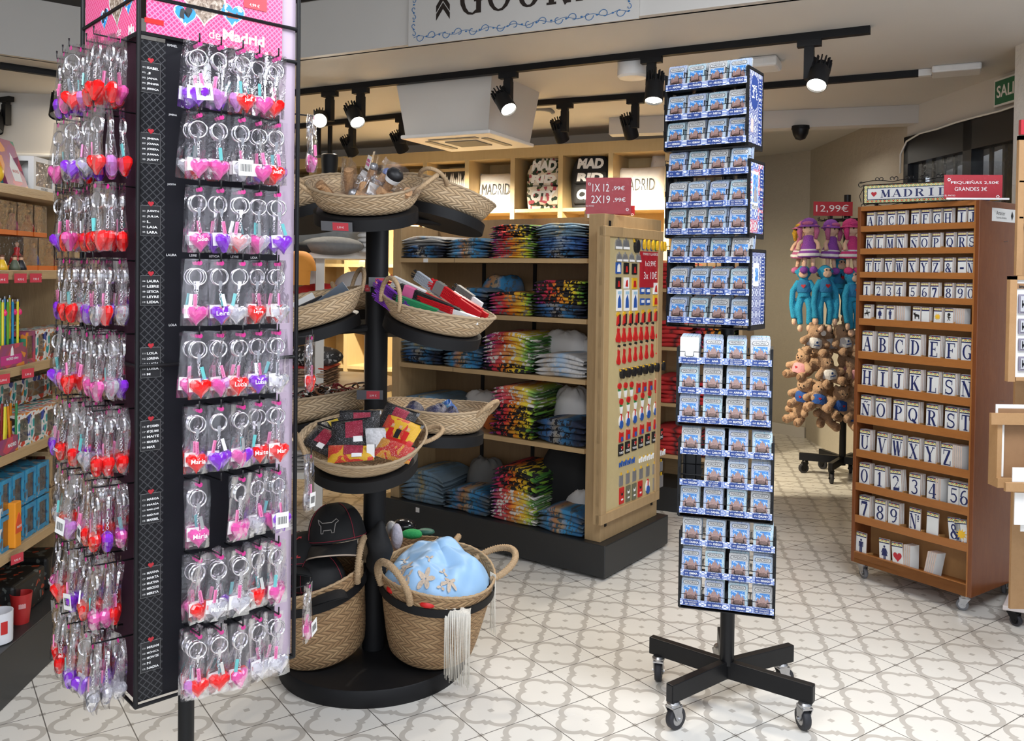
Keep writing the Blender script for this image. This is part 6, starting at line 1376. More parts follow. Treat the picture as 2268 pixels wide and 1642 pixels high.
for i, (x, y) in enumerate(((cx0+.035, .05), (-.06, .05), (-.06, CD-.06), (cx0+.05, CD-.06))):
    e = bpy.data.objects.new('caster', None); C.objects.link(e); e.parent = t; e.location = (x, y, .0245); e.rotation_euler = (0, 0, (1.2, -1.2, .3, 2)[i])
    for nm, me in CM2: inst(me, nm, e)
mb = MB()
for z in (.52, .86, 1.52):
    mb.tube([(0, .2, z), (.016, .2, z+.002)], .0016, 6)
mb.build('nail', STEEL, t)
def pxc(x, y): return pxx(FC, x, y, 0.001)
y0, z1 = pxc(2198, 460); y1, z0 = pxc(2250, 494)
t2 = thing('maker_label', 'white maker label with a small dark emblem on the cabinet side', 'label', fr=FC); mb = MB(); mb.box(0, .001, y0, y1, z0, z1); mb.build('paper', PAPER, t2)
mb = MB(); letter(mb, 'Artecer', 0, z0+(z1-z0)*.65, .016, y0+(y1-y0)*.35, face=1); letter(mb, 'Cerámica Artística', 0, z0+(z1-z0)*.3, .008, y0+(y1-y0)*.38, face=1); yy = y0+(y1-y0)*.83; zz = (z0+z1)/2; mb.poly([(0, yy-.011, zz), (0, yy, zz-.02), (0, yy+.011, zz), (0, yy, zz+.02)]); mb.v = [(.0014, b, c) for a, b, c in mb.v]; mb.build('lettering', INKK, t2)
# ---- tiles
GLZ = plain('white_glaze', (.66, .67, .66), .12, 0, .03, 40); BISC = plain('fired_clay_edge', (.58, .46, .40), .8, 0, .15, 60)
def border_mat(name, sc):
    m = Mat(name, (.7, .7, .6), .15); x, y, z = m.xyz(m.co('Object', (sc, sc, sc))); u = x.fr()-.5; v = z.fr()-.5; r = (u*u+v*v).pw(.5); c = m.mix(r.lt(.20), (.70, .66, .42), (.60, .05, .015)); c = m.mix((r-.36).ab().lt(.07), c, (.18, .26, .06)); c = m.mix((u.ab().gt(.42)).mn(v.ab().gt(.30)), c, (.75, .45, .03)); m.set('Base Color', c); return m.m
BRD = border_mat('floral_tile_border', 55.); BRS = border_mat('small_floral_border', 120.)
TKN = .006
def tile_base(w_, h, band, small):
    mb = MB(); mb.box(-w_/2, w_/2, .0, TKN, 0, h); mb.m = [1, 1, 0, 1, 1, 1]
    b = mb.mesh('tile_body', [GLZ, BISC])
    d = MB(); d.box(-w_/2+.0003, w_/2-.0003, -.0005, 0, h-band-.0045, h-.0003)
    if not small: d.box(-w_/2+.0003, w_/2-.0003, -.0005, 0, .0085, .0125)
    n_ = d.mesh('navy_edge', NAVY)
    f_ = MB(); f_.box(-w_/2+.0006, w_/2-.0006, -.0009, -.0005, h-band, h-.003 if small else h-.004)
    if not small: f_.box(-w_/2+.0006, w_/2-.0006, -.0009, -.0005, .001, .0082)
    return b, n_, f_.mesh('floral_band', BRS if small else BRD)
SW, SH_, LW, LH = .0335, .066, .050, .104
TB = {'s': tile_base(SW, SH_, .012, True), 'l': tile_base(LW, LH, .015, False)}
def picto(mb2, ch, w_, h, big):
    s = h*.62; zc_ = h*.42
    if ch == 'man': mb2.ell((0, -.001, zc_+s*.42), (s*.075, .0005, s*.08), n=12); mb2.poly([(-s*.17, -.001, zc_+s*.31), (s*.17, -.001, zc_+s*.31), (s*.17, -.001, zc_-s*.05), (s*.12, -.001, zc_-s*.05), (s*.12, -.001, zc_+s*.2), (s*.1, -.001, zc_+s*.2), (s*.1, -.001, zc_-s*.5), (s*.01, -.001, zc_-s*.5), (s*.01, -.001, zc_-.05*s), (-s*.01, -.001, zc_-.05*s), (-s*.01, -.001, zc_-s*.5), (-s*.1, -.001, zc_-s*.5), (-s*.1, -.001, zc_+s*.2), (-s*.12, -.001, zc_+s*.2), (-s*.12, -.001, zc_-s*.05), (-s*.17, -.001, zc_-s*.05)])
    if ch == 'woman': mb2.ell((0, -.001, zc_+s*.42), (s*.075, .0005, s*.08), n=12); mb2.poly([(-s*.12, -.001, zc_+s*.31), (s*.12, -.001, zc_+s*.31), (s*.24, -.001, zc_), (s*.18, -.001, zc_-.02*s), (s*.11, -.001, zc_+s*.16), (s*.22, -.001, zc_-s*.2), (s*.08, -.001, zc_-s*.2), (s*.08, -.001, zc_-s*.5), (s*.01, -.001, zc_-s*.5), (s*.01, -.001, zc_-.2*s), (-s*.01, -.001, zc_-.2*s), (-s*.01, -.001, zc_-s*.5), (-s*.08, -.001, zc_-s*.5), (-s*.08, -.001, zc_-s*.2), (-s*.22, -.001, zc_-s*.2), (-s*.11, -.001, zc_+s*.16), (-s*.18, -.001, zc_-.02*s), (-s*.24, -.001, zc_)])
    if ch == 'heart': mb2.poly([(p[0]*s*.62, -.001, zc_+p[1]*s*.7) for p in heart_pts(24)])
    if ch == 'sun':
        for k in range(10): a = 2*PI*k/10; mb2.poly([(s*.2*math.cos(a-.25), -.001, zc_+s*.2*math.sin(a-.25)), (s*.38*math.cos(a), -.001, zc_+s*.38*math.sin(a)), (s*.2*math.cos(a+.25), -.001, zc_+s*.2*math.sin(a+.25))])
        mb2.poly([(s*.22*math.cos(2*PI*k/16), -.0012, zc_+s*.22*math.sin(2*PI*k/16)) for k in range(16)])
    if ch == 'rider': mb2.poly([(x*s, -.001, zc_+z*s) for x, z in ((-.28, -.35), (-.24, -.35), (-.2, -.1), (.05, -.12), (.12, -.35), (.16, -.35), (.14, -.05), (.26, .08), (.3, .02), (.34, .08), (.22, .22), (.08, .08), (.04, .2), (.02, .42), (-.04, .42), (-.08, .12), (-.2, .05), (-.34, .02), (-.34, -.12), (-.28, -.06))]); mb2.poly([(-.3*s, -.001, zc_+.45*s), (-.28*s, -.001, zc_+.47*s), (.02*s, -.001, zc_+.12*s), (0, -.001, zc_+.1*s)])
    if ch == 'bull': mb2.poly([(x*s, -.001, zc_+z*s) for x, z in ((-.3, .38), (-.24, .3), (-.16, .3), (-.1, .38), (-.12, .2), (.25, .12), (.32, .05), (.32, -.35), (.24, -.35), (.2, -.1), (-.05, -.1), (-.08, -.35), (-.16, -.35), (-.2, .05), (-.32, .1))])
    if ch == 'figure':
        mb2.ell((0, -.001, zc_+s*.28), (s*.16, .0005, s*.16), n=14)
        for a, b in (((0, .12), (0, -.12)), ((0, .05), (-.2, .12)), ((0, .05), (.2, -.02)), ((0, -.12), (-.14, -.36)), ((0, -.12), (.14, -.34)), ((-.12, .0), (.12, .0)), ((-.1, -.06), (.1, -.06))): mb2.tube([(a[0]*s, -.001, zc_+a[1]*s), (b[0]*s, -.001, zc_+b[1]*s)], s*.025, 5)
_tg = {}
def tile_front(kind, ch):
    key = kind+ch
    if key in _tg: return _tg[key]
    w_, h = (SW, SH_) if kind == 's' else (LW, LH); mb = MB(); mat = NAVY; nm = 'letter_print'
    if ch in ('man', 'woman', 'heart', 'sun', 'rider', 'bull', 'figure'):
        picto(mb, ch, w_, h, kind == 'l'); nm = 'picture_print'; mat = {'heart': RED, 'sun': MY, 'bull': INKK, 'rider': INKK, 'figure': INKK}.get(ch, NAVY)
    elif ch == 'blank': _tg[key] = None; return None
    else:
        z0 = h*.075 if kind == 's' else h*.16; hh = h*.60 if kind == 's' else h*.60
        for j, c_ in enumerate(ch):
            if len(ch) == 2: serif(mb, c_, -w_*.46+j*w_*.55, z0+(0 if j == 0 else 0), w_*(.66 if j == 0 else .42), hh, -.0008)
            else: serif(mb, c_, -w_*.42, z0, w_*.84, hh, -.0008)
    _tg[key] = mb.mesh(nm, mat) if mb.v else None; return _tg[key]
TL = ['ABCDEFGHIJ', 'KLMNÑOPQRS', 'TUVWXYZ&-', '1234567890']
rows_t = [('s', [c for c in r]) for r in TL]; rows_t[2][1].append('Nº')
rows_t += [('s', ['rider', 'woman', 'man', None, 'bull', 'blank', 'sun', 'figure']), ('l', list('ABCDEFG')), ('l', list('HIJKLSN')), ('l', list('ÑOPQRST')), ('l', list('UVWXYZ')), ('l', list('0123456')), ('l', ['7', '8', '9', 'Nº', 'blank', '&', 'sun']), ('l', ['man', 'woman', 'heart'])]
# photo columns of the tile centres, left to right, for each row
PXC = [[1928, 1951, 1975, 1997, 2027, 2050, 2076, 2100, 2130, 2161], [1926, 1949, 1972, 1995, 2025, 2048, 2074, 2104, 2131, 2158], [1924, 1943, 1968, 1992, 2020, 2047, 2073, 2101, 2131, 2156], [1920, 1946, 1970, 1991, 2022, 2048, 2070, 2101, 2127, 2157],
 [1921, 1949, 1972, None, 2030, 2050, 2077, 2102], [1921, 1956, 1992, 2027, 2069, 2107, 2146], [1920, 1955, 1989, 2027, 2066, 2102, 2144], [1917, 1951, 1990, 2022, 2064, 2106, 2145], [1915, 1953, 1987, 2023, 2060, 2098], [1914, 1948, 1986, 2026, 2066, 2113, 2142], [1914, 1949, 1979, 2026, 2065, 2118, 2147], [1906, 1960, 1990]]
RN = ['top', 'second', 'third', 'fourth', 'fifth', 'sixth', 'seventh', 'eighth', 'ninth', 'tenth', 'eleventh', 'bottom']
nb = 0
PN = {'man': 'a man symbol', 'woman': 'a woman symbol', 'heart': 'a red heart', 'sun': 'a smiling sun', 'rider': 'a lance-bearing rider', 'bull': 'a black bull', 'figure': 'a cartoon stick figure', 'blank': 'no letter'}
for ri, (kind, chs) in enumerate(rows_t):
    w_, h = (SW, SH_) if kind == 's' else (LW, LH); z = LZ[ri]-(.0045 if kind == 's' else .010)
    if kind == 'l': z = LZ[ri]-.014
    dvs = []
    for k, ch in enumerate(chs):
        if ch is None: continue
        x = FC.px(PXC[ri][k], LT[ri][0]*.5+LT[ri][1]*.5, .014)[0]; x = min(x, X1-w_/2-.001)
        x = max(x, X0+w_/2+.001)
        lean = .0 if not (ri == 10 and k in (5, 6)) else .0; roll = {(10, 5): -.12, (10, 6): -.15, (11, 1): -.06, (11, 2): -.1, (9, 2): -.08}.get((ri, k), R.uniform(-.012, .012))
        g = 'ceramic tiles in the wooden cabinet'
        what = PN.get(ch, ('number ' if ch.isdigit() else 'letter ' if ch.isalpha() and ch != 'Nº' else 'sign ')+ch)
        t2 = thing('ceramic_tile', '%s ceramic tile with %s, front of its slot in the %s row' % ('small' if kind == 's' else 'large', what, RN[ri]), 'ceramic tile', group=g)
        t2.matrix_world = FC.M @ M4.Translation((x, .0115, z)) @ M4.Rotation(-.02, 4, 'X') @ M4.Rotation(roll, 4, 'Y')
        for nm, me in zip(('tile_body', 'navy_edge', 'floral_band'), TB[kind]): inst(me, nm, t2)
        me = tile_front(kind, ch)
        if me: inst(me, 'picture_print' if ch in PN else 'letter_print', t2)
        nbk = 2 if kind == 's' else 3
        for q in range(nbk):
            if nb >= 205: break
            o = inst(TB[kind][0], 'ceramic_tile', None); o.matrix_world = FC.M @ M4.Translation((x+w_*.035*(q+1)*(1 if x < X1-w_*.75 else -.2), .021+.0095*q, z+.0005)) @ M4.Rotation(roll, 4, 'Y')
            tag(o, '%s tile seen edge-on, %s behind the one with %s, %s row' % ('small' if kind == 's' else 'large', ORD[q], what.replace('letter ', '').replace('number ', '').replace('sign ', ''), RN[ri]), 'ceramic tile', g); nb += 1
        dvs.append(x+w_*.5+.004)
    mb = MB()
    for x in dvs[::2 if kind == 's' else 1]:
        if x < X1-.004: mb.prism([(.009, z), (.06, z), (.06, z+.012), (.012, LZ[ri]+.005), (.009, LZ[ri])], x, x+.003, 'x')
    mb.build('slot_divider', DIV, TCb)
# edge-on stock in the half empty rows
def edge_stack(ri, xs_px, n_, kind, lab, roll=0.):
    global nb
    w_, h = (SW, SH_) if kind == 's' else (LW, LH); z = LZ[ri]-(.0045 if kind == 's' else .014); xa = FC.px(xs_px, LT[ri][1], .03)[0]
    for q in range(n_):
        o = inst(TB[kind][0], 'ceramic_tile', None); o.matrix_world = FC.M @ M4.Translation((xa+q*.0085, .035, z)) @ M4.Rotation(roll, 4, 'Y') @ M4.Rotation(PI/2-.25, 4, 'Z')
        tag(o, '%s plain tile edge, %s in the %s' % ('small' if kind == 's' else 'large', ORD[q], lab), 'ceramic tile', 'ceramic tiles in the wooden cabinet')
edge_stack(4, 1992, 5, 's', 'loose run left of the bull tile'); edge_stack(4, 2118, 6, 's', 'loose run right of the stick figure'); edge_stack(8, 2120, 5, 'l', 'run right of the letter Z'); edge_stack(11, 2010, 4, 'l', 'run right of the red heart')
edge_stack(11, 2055, 5, 'l', 'leaning run in the bottom row', .18); edge_stack(9, 2082, 3, 'l', 'run right of the number 4')
# ---- sign and price card on top
st_ = thing('tile_sign', 'ceramic sign reading ♥ MADRID in a black wrought-iron frame on the cabinet', 'sign', FC.w(cx0+.012, .05, ct1)); 
sA = at(1912, 440, 3.9); FS = Fr(FC.w(cx0+.0, .06, ct1), -.66); st_.matrix_world = FS.M
st_['label'] = 'ceramic sign with red heart and word MADRID in black wrought-iron scrolls on the cabinet'
sx0, sz0 = FS.px(1914, 436, 0); sx1, sz1 = FS.px(2090, 388, 0); sx1 += .05; sh = sz1-sz0; sz0 = .02; sz1 = sz0+sh
mb = MB(); mb.box(sx0, sx1, 0, .008, sz0, sz1); mb.build('floral_border', BRD, st_)
mb = MB(); b = .016; mb.box(sx0+b-.003, sx1-b+.003, -.0006, 0, sz0+b-.003, sz1-b+.003); mb.build('navy_line', NAVY, st_)
mb = MB(); mb.box(sx0+b, sx1-b, -.0012, -.0006, sz0+b, sz1-b); mb.build('white_field', GLZ, st_)
mb = MB(); ih = sh-2*b; px_ = (sx1-sx0-2*b)/7.2
mb2 = MB(); mb2.poly([(sx0+b+px_*.55+p[0]*ih*.52, -.0014, (sz0+sz1)/2+p[1]*ih*.56) for p in heart_pts(24)]); mb2.build('red_heart', RED, st_)
for i, ch in enumerate('MADRID'): serif(mb, ch, sx0+b+px_*(1.15+i*.98), sz0+b+ih*.14, px_*.86, ih*.72, -.0014)
mb.build('letter_print', NAVY, st_)
mb = MB()
for a in ((sx0-.004, sx1+.004, sz0-.004, sz0), (sx0-.004, sx1+.004, sz1, sz1+.004), (sx0-.004, sx0, sz0, sz1), (sx1, sx1+.004, sz0, sz1)): mb.box(a[0], a[1], -.004, .012, a[2], a[3])
mb.build('iron_frame', BLACK, st_)
mb = MB(); 
def curl(cx_, cz_, r, a0, a1, turns=14):
    mb.tube([(cx_+r*(1-.5*i/turns)*math.cos(a0+(a1-a0)*i/turns), .004, cz_+r*(1-.5*i/turns)*math.sin(a0+(a1-a0)*i/turns)) for i in range(turns+1)], .0018, 5)
Lx = sx1-sx0
mb.tube([(sx0-.02+(Lx+.04)*i/30, .004, sz1+.012+.010*abs(math.sin(i/30*PI*3))) for i in range(31)], .0018, 5)
for k in range(1, 6): curl(sx0+Lx*k/6-.010, sz1+.026, .010, -.5, 4.5); curl(sx0+Lx*k/6+.010, sz1+.026, .010, 3.6, -1.4)
curl(sx0-.016, sz1+.004, .014, 1.2, 6); mb.tube([(sx0-.004, .004, sz1-.01), (sx0-.022, .004, sz1-.045), (sx0-.014, .004, sz1-.075)], .0016, 5)
mb.tube([(sx0+(Lx)*i/30, .004, sz0-.010+.006*math.sin(i/30*PI*6)) for i in range(31)], .0016, 5); curl(sx0-.006, sz0-.012, .010, 0, 5)
for x in (sx0+.05, sx1-.05): mb.box(x-.004, x+.004, 0, .03, -.0, sz0-.002)
mb.build('iron_scrolls', BLACK, st_)
ph = at(2155, 440, 3.52); FP = (ph.x, ph.y, ct1)
hw = .245; t = card_holder('price_sign', 'red card PEQUEÑAS 2,50€ GRANDES 3€ in a tall clear holder on the cabinet', V3((ph.x, ph.y, ct1)), -.1, hw*.92, .098, [('PEQUEÑAS 2,50€', .005, .073, .016, .185), ('GRANDES 3€', -.01, .047, .016, .125), ('EL PATIO', -.09, .020, .006, .04)], .155, base=.06)
mb = MB(); mb.box(-hw*.48, hw*.5, -.04, -.036, .001, .008); mb.build('base_edge', INKW, t)
for k, (dx, dy) in enumerate(((.09, .1), (.14, .12), (.12, .17))):
    p = V3((ph.x+dx, ph.y+dy, ct1+.012+.004*k)); mb = MB(); mb.ell((0, 0, 0), (.035, .02, .006), n=14); o = mb.build('folded_leaflet', [MBl, MY, MR][k], None, True); o.location = p; tag(o, '%s glossy leaflet lying behind the price holder on the cabinet top' % ('blue', 'yellow', 'red')[k], 'leaflet')
o_ = None
t = thing('clear_tray', 'small clear plastic tray on the cabinet behind the iron-framed sign', 'tray', FC.w(cx0+.12, .12, ct1), FC.a); mb = MB(); mb.box(-.05, .05, -.01, .01, 0, .02); mb.build('tray', GLASSP, t)
# ---------------------------------------------------------------- plush rack on the right
PRX = onz(1866, 1030, .03); PX, PY = at(1868, 900, 5.9).x, 5.9
t = thing('plush_rack', 'black wheeled stand with hooks holding dolls, monkeys and teddy bears', 'display rack', (PX, PY, 0)); PRK = t
mb = MB(); mb.cyl((0, 0, .08), (0, 0, at(1868, 432, PY).z), .022, 16); mb.build('pole', BLACK, t, 40)
CM3 = caster_meshes(.034, .022, .042, RUBBER, BLACK)
for a, L in ((2.75, .28), (-2.2, .28), (-.5, .17), (.8, .17), (1.8, .26)):
    mb = MB(); M = M4.Rotation(a, 3, 'Z'); mb.bx(M @ V3((L/2, 0, .115)), (L, .03, .05), M); mb.build('base_arm', BLACK, t, bev=.002)
    e = bpy.data.objects.new('caster', None); C.objects.link(e); e.parent = t; q = M @ V3((L-.03, 0, 0)); e.location = (q.x, q.y, .034); e.rotation_euler = (0, 0, a+2)
    for nm, me in CM3: inst(me, nm, e)
zr = [at(1840, y, PY).z for y in (487, 612, 735, 820, 905)]
for z in zr:
    mb = MB(); 
    mb.tube([(.14*math.cos(2*PI*k/28), .14*math.sin(2*PI*k/28), z) for k in range(28)], .005, 6, True)
    for k in range(4): mb.cyl((0, 0, z), (.14*math.cos(k*PI/2), .14*math.sin(k*PI/2), z), .004, 6)
    for k in range(12):
        a = 2*PI*k/12; c, s = math.cos(a), math.sin(a); mb.tube([(.14*c, .14*s, z), (.165*c, .165*s, z-.006), (.188*c, .188*s, z), (.19*c, .19*s, z+.018)], .003, 5)
    mb.build('hook_ring', BLACK, t, True)
pq = at(1872, 457, PY-.26); t2 = thing('price_sign', 'red card reading 12,99€ on top of the plush rack', 'price sign', (pq.x-.005, PY-.03, pq.z), -.05)
mb = MB(); mb.box(-.12, .14, -.003, 0, -.048, .048); mb.build('red_card', RED, t2); mb = MB(); letter(mb, '12,99€', .005, 0, .055, -.0035, w=.215); mb.build('lettering', INKW, t2); mb = MB(); mb.box(-.004, .01, 0, .03, -.1, .03); mb.build('clip', BLACK, t2)
def plushmat(n, c, sc=180, v=.25): return plain(n, c, .95, 0, v, sc, .006)
MAUV = plushmat('purple_plush', (.26, .07, .40)); PNK = plushmat('pink_plush', (.62, .05, .22)); ROSE = plushmat('rose_plush', (.52, .14, .30)); TURQ = plushmat('turquoise_plush', (.02, .28, .48)); TAN = plushmat('tan_plush', (.42, .27, .17), 120, .3); SKN = plushmat('cloth_skin', (.66, .44, .32), 60, .05); WHC = plushmat('white_cloth', (.7, .7, .72), 60, .05); BLC = plushmat('blue_cloth', (.02, .08, .32), 60, .1); PKC = plushmat('pale_pink_cloth', (.62, .30, .34), 60, .05); YH = plushmat('yellow_yarn', (.6, .35, .03), 160)
def fused(mb, name, mat, par, vox=.0065):
    o = mb.build(name, mat, par, True); r = o.modifiers.new('fuse', 'REMESH'); r.mode = 'VOXEL'; r.voxel_size = vox; r.use_smooth_shade = True; s = o.modifiers.new('soft', 'SMOOTH'); s.iterations = 3; return o
def doll(P, rz, lab, col, hair):
    t = thing('rag_doll', lab, 'doll', P, rz, 'plush toys on the rack'); t.rotation_euler = (0, R.uniform(-.08, .08), rz)
    mb = MB(); mb.ell((0, 0, .245), (.048, .045, .052)); mb.tube([(0, 0, .2), (0, 0, .08)], [.018, .034], 10)
    for s in (-1, 1): mb.tube([(s*.02, 0, .19), (s*.06, -.015, .14), (s*.065, -.03, .10)], [.013, .014, .017], 8); mb.tube([(s*.022, 0, .08), (s*.028, -.01, -.01)], [.016, .014], 8)
    fused(mb, 'body', SKN, t)
    mb = MB(); mb.lathe([(.012, .20), (.034, .19), (.04, .14), (.07, .07), (.072, .055), (.05, .05), (0, .06)], 24); mb.build('dress', col, t, True)
    mb = MB(); mb.lathe([(.0705, .078), (.074, .074), (.0745, .066), (.072, .06)], 24); mb.lathe([(.055, .105), (.058, .100), (.06, .095)], 24); mb.build('white_hem', WHC, t, True)
    mb = MB(); mb.ell((0, .01, .262), (.056, .05, .050)); mb.lathe([(.05, .262), (.072, .252), (.070, .248), (.045, .256)], 24); mb.build('hat', col, t, True)
    mb = MB()
    for s in (-1, 1): mb.tube([(s*.042, -.015, .262), (s*.055, -.02, .22), (s*.046, -.02, .17)], [.014, .018, .010], 8)
    mb.ell((0, -.034, .272), (.036, .014, .014)); mb.build('yarn_hair', hair, t, True)
    for s in (-1, 1):
        mb = MB(); mb.ell((s*.030, -.018, -.03), (.026, .036, .024)); mb.build('shoe', col, t, True)
        mb = MB(); mb.ell((s*.018, -.044, .245), (.006, .003, .008), n=8); mb.build('eye', INKK, t, True)
    return t
def monkey(P, rz, lab):
    t = thing('plush_monkey', lab, 'plush monkey', P, rz, 'plush toys on the rack'); t.rotation_euler = (0, R.uniform(-.06, .06), rz)
    mb = MB(); mb.ell((0, 0, .27), (.046, .044, .048)); mb.tube([(0, 0, .23), (0, 0, .18), (0, 0, .11)], [.026, .042, .040], 12)
    for s in (-1, 1):
        mb.tube([(s*.03, 0, .215), (s*.07, -.012, .15), (s*.078, -.02, .06), (s*.066, -.03, -.03)], [.020, .020, .018, .018], 10); mb.tube([(s*.022, 0, .11), (s*.034, -.02, .03), (s*.028, -.02, -.07)], [.024, .022, .020], 10); mb.ell((s*.046, .0, .275), (.014, .008, .016), n=8)
    fused(mb, 'body', TURQ, t)
    mb = MB(); mb.ell((0, -.034, .258), (.030, .018, .024)); mb.ell((0, -.030, .282), (.026, .015, .016)); mb.build('face', SKN, t, True)
    for s in (-1, 1):
        mb = MB(); mb.ell((s*.012, -.045, .284), (.005, .003, .006), n=8); mb.build('eye', INKK, t, True)
        mb = MB(); mb.ell((s*.064, -.032, -.05), (.016, .014, .026)); mb.build('hand', SKN, t, True); mb = MB(); mb.ell((s*.028, -.03, -.095), (.018, .022, .024)); mb.build('foot', SKN, t, True)
    mb = MB(); mb.lathe([(.03, .222), (.046, .20), (.048, .15), (.045, .14)], 24); mb.build('tshirt', plushmat('blue_tshirt_cloth', (.02, .16, .34), 60, .05), t, True)
    mb = MB(); mb.prism([(p[0]*.03, .182+p[1]*.03) for p in heart_pts(16)], -.050, -.046, 'y'); mb.build('red_heart', RED, t)
def bear(P, rz, lab, shirt, tag_=False, rot=(0, 0)):
    t = thing('teddy_bear', lab, 'teddy bear', P, rz, 'plush toys on the rack'); t.rotation_euler = (rot[0], rot[1], rz)
    mb = MB(); mb.ell((0, 0, .10), (.052, .046, .05)); mb.ell((0, -.034, .09), (.024, .02, .02)); mb.ell((0, .005, .03), (.052, .042, .055))
    for s in (-1, 1): mb.ell((s*.04, 0, .143), (.017, .01, .017), n=10); mb.tube([(s*.04, 0, .055), (s*.08, -.02, .03)], [.022, .024], 10); mb.ell((s*.08, -.022, .03), (.026, .026, .026)); mb.tube([(s*.03, 0, -.01), (s*.055, -.055, -.03)], [.026, .028], 10); mb.ell((s*.056, -.06, -.028), (.03, .024, .032))
    fused(mb, 'body', TAN, t, .007)
    if shirt: mb = MB(); mb.lathe([(.034, .062), (.052, .05), (.058, .02), (.055, -.005)], 24, sy=.9); mb.build('tshirt', shirt, t, True)
    for s in (-1, 1):
        mb = MB(); mb.ell((s*.016, -.044, .108), (.005, .004, .005), n=8); mb.build('eye', INKK, t, True)
        mb = MB(); mb.ell((s*.058, -.083, -.028), (.017, .004, .018), n=12); mb.build('paw_pad', plushmat('brown_pad', (.25, .14, .08), 90), t, True)
    mb = MB(); mb.ell((0, -.054, .095), (.007, .005, .005), n=8); mb.build('nose', plushmat('dark_nose', (.08, .04, .03), 90), t, True)
    if shirt is WHC: mb = MB(); mb.lathe([(0, 0), (.008, 0)], 12, (0, -.0535, .034), M=M4.Rotation(PI/2, 3, 'X')); mb.box(-.02, .02, -.0535, -.053, .012, .018); mb.build('blue_print', BLC, t)
    elif shirt: mb = MB(); mb.prism([(p[0]*.02, .03+p[1]*.02) for p in heart_pts(12)], -.0535, -.052, 'y'); mb.build('red_heart', RED, t)
    if tag_: mb = MB(); mb.lathe([(0, 0), (.018, 0), (.018, .001), (0, .001)], 16, (.03, -.05, .10), M=M4.Rotation(PI/2, 3, 'X')); mb.build('round_tag', PAPER, t)
def pp(x, y, dy=-.25): return at(x, y, PY+dy*.9)
doll(pp(1792, 588, -.28), -.5, 'rag doll in purple dress and striped purple hat, leftmost on the rack', MAUV, ROSE)
doll(pp(1838, 590, -.20), .4, 'rag doll in purple dress with pink braids, in the middle of the dolls', MAUV, ROSE)
doll(pp(1884, 590, -.30), .3, 'rag doll all in hot pink with pink hair, next to the tile cabinet', PNK, PNK)
doll(pp(1775, 590, -.05), -1.1, 'rag doll with yellow hair half hidden behind the leftmost purple doll', ROSE, YH)
for x, y, dy, rz, lab in ((1782, 695, -.22, -.4, 'turquoise plush monkey with red heart, leftmost of the monkeys'), (1824, 695, -.30, .1, 'turquoise plush monkey with red heart and spread arms, front middle'), (1856, 675, -.12, .2, 'turquoise plush monkey peering from behind the middle one'), (1884, 705, -.30, .5, 'turquoise plush monkey beside the tile cabinet edge')): monkey(pp(x, y, dy), rz, lab)
BR = [(1800, 768, -.27, .1, WHC, 1, 'teddy bear in white football shirt, top left of the bears'), (1838, 772, -.18, .3, WHC, 0, 'teddy bear in white football shirt, top middle behind its neighbours'), (1868, 768, -.26, .4, WHC, 0, 'teddy bear in white football shirt, top right of the bears'), (1890, 778, -.2, .5, WHC, 1, 'teddy bear in white shirt touching the cabinet, top row'),
 (1772, 825, -.15, -1., PKC, 0, 'teddy bear in pale pink shirt at the left edge'), (1836, 838, -.32, .2, WHC, 0, 'teddy bear in white shirt with blue print, centre front'), (1874, 832, -.18, .4, PKC, 1, 'teddy bear in pale pink shirt right of the centre bear'), (1893, 838, -.25, .5, PKC, 0, 'teddy bear in pink shirt with red heart by the cabinet'), (1805, 815, -.05, -.3, None, 0, 'plain tan teddy bear deep between the white-shirted ones'),
 (1780, 885, -.2, -.8, BLC, 0, 'teddy bear in blue shirt at the lower left'), (1812, 895, -.28, -.2, BLC, 0, 'teddy bear in blue shirt with red heart, lower middle left'), (1858, 905, -.30, .2, BLC, 0, 'teddy bear in blue shirt with red heart, lower centre front'), (1892, 895, -.22, .5, None, 1, 'plain tan teddy bear with white tag by the cabinet'), (1835, 885, -.08, .1, None, 0, 'plain tan teddy bear behind the blue-shirted ones'), (1890, 930, -.3, .5, BLC, 0, 'teddy bear in blue shirt, lowest beside the cabinet'), (1770, 920, -.12, -1.2, None, 0, 'plain tan teddy bear at the lower left edge'), (1828, 930, -.2, .1, None, 0, 'plain tan teddy bear lowest in the middle')]
for x, y, dy, rz, sh, tg, lab in BR: bear(pp(x, y, dy), rz, lab, sh, tg, (R.uniform(-.25, .15), R.uniform(-.25, .25)))
# ---------------------------------------------------------------- keychain tower
D1 = 1.56
F1 = at(300, 1568, D1); Z0 = F1.z
F2 = onz(650, 1455, Z0); u_ = V3((F2.x-F1.x, F2.y-F1.y, 0)); KW = u_.length; KA = math.atan2(u_.y, u_.x)
FK = Fr((F1.x, F1.y, 0), KA)          # x runs along the right face, y goes into the tower
KT = thing('keychain_tower', 'tall black revolving tower of heart keychains with a pink header, nearest the camera', 'display rack', fr=FK)
KH = 1.98; ZH = FK.px(316, 73, 0)[1]; KD = min(KW, .36)
LA = KA+PI/2+.0
FLf = Fr(FK.w(0, KD, 0), KA-PI/2)      # left face seen from outside: x runs from its far end to the front corner
mb = MB()
for x in (0, KW):
    for y in (0, KD): mb = MB(); mb.cyl((x, y, Z0), (x, y, KH), .0042, 10); mb.build('corner_rod', BLACK, KT, 40)
for z in (Z0, ZH, KH-.005, Z0+.62, FK.px(316, -10, 0)[1]):
    mb = MB(); mb.tube([(0, 0, z), (KW, 0, z), (KW, KD, z), (0, KD, z)], .0038, 8, True); mb.build('frame_ring', BLACK, KT)
mb = MB(); mb.cyl((KW/2, KD/2, .06), (KW/2, KD/2, KH-.1), .016, 20); mb.build('pole', BLACK, KT, 40)
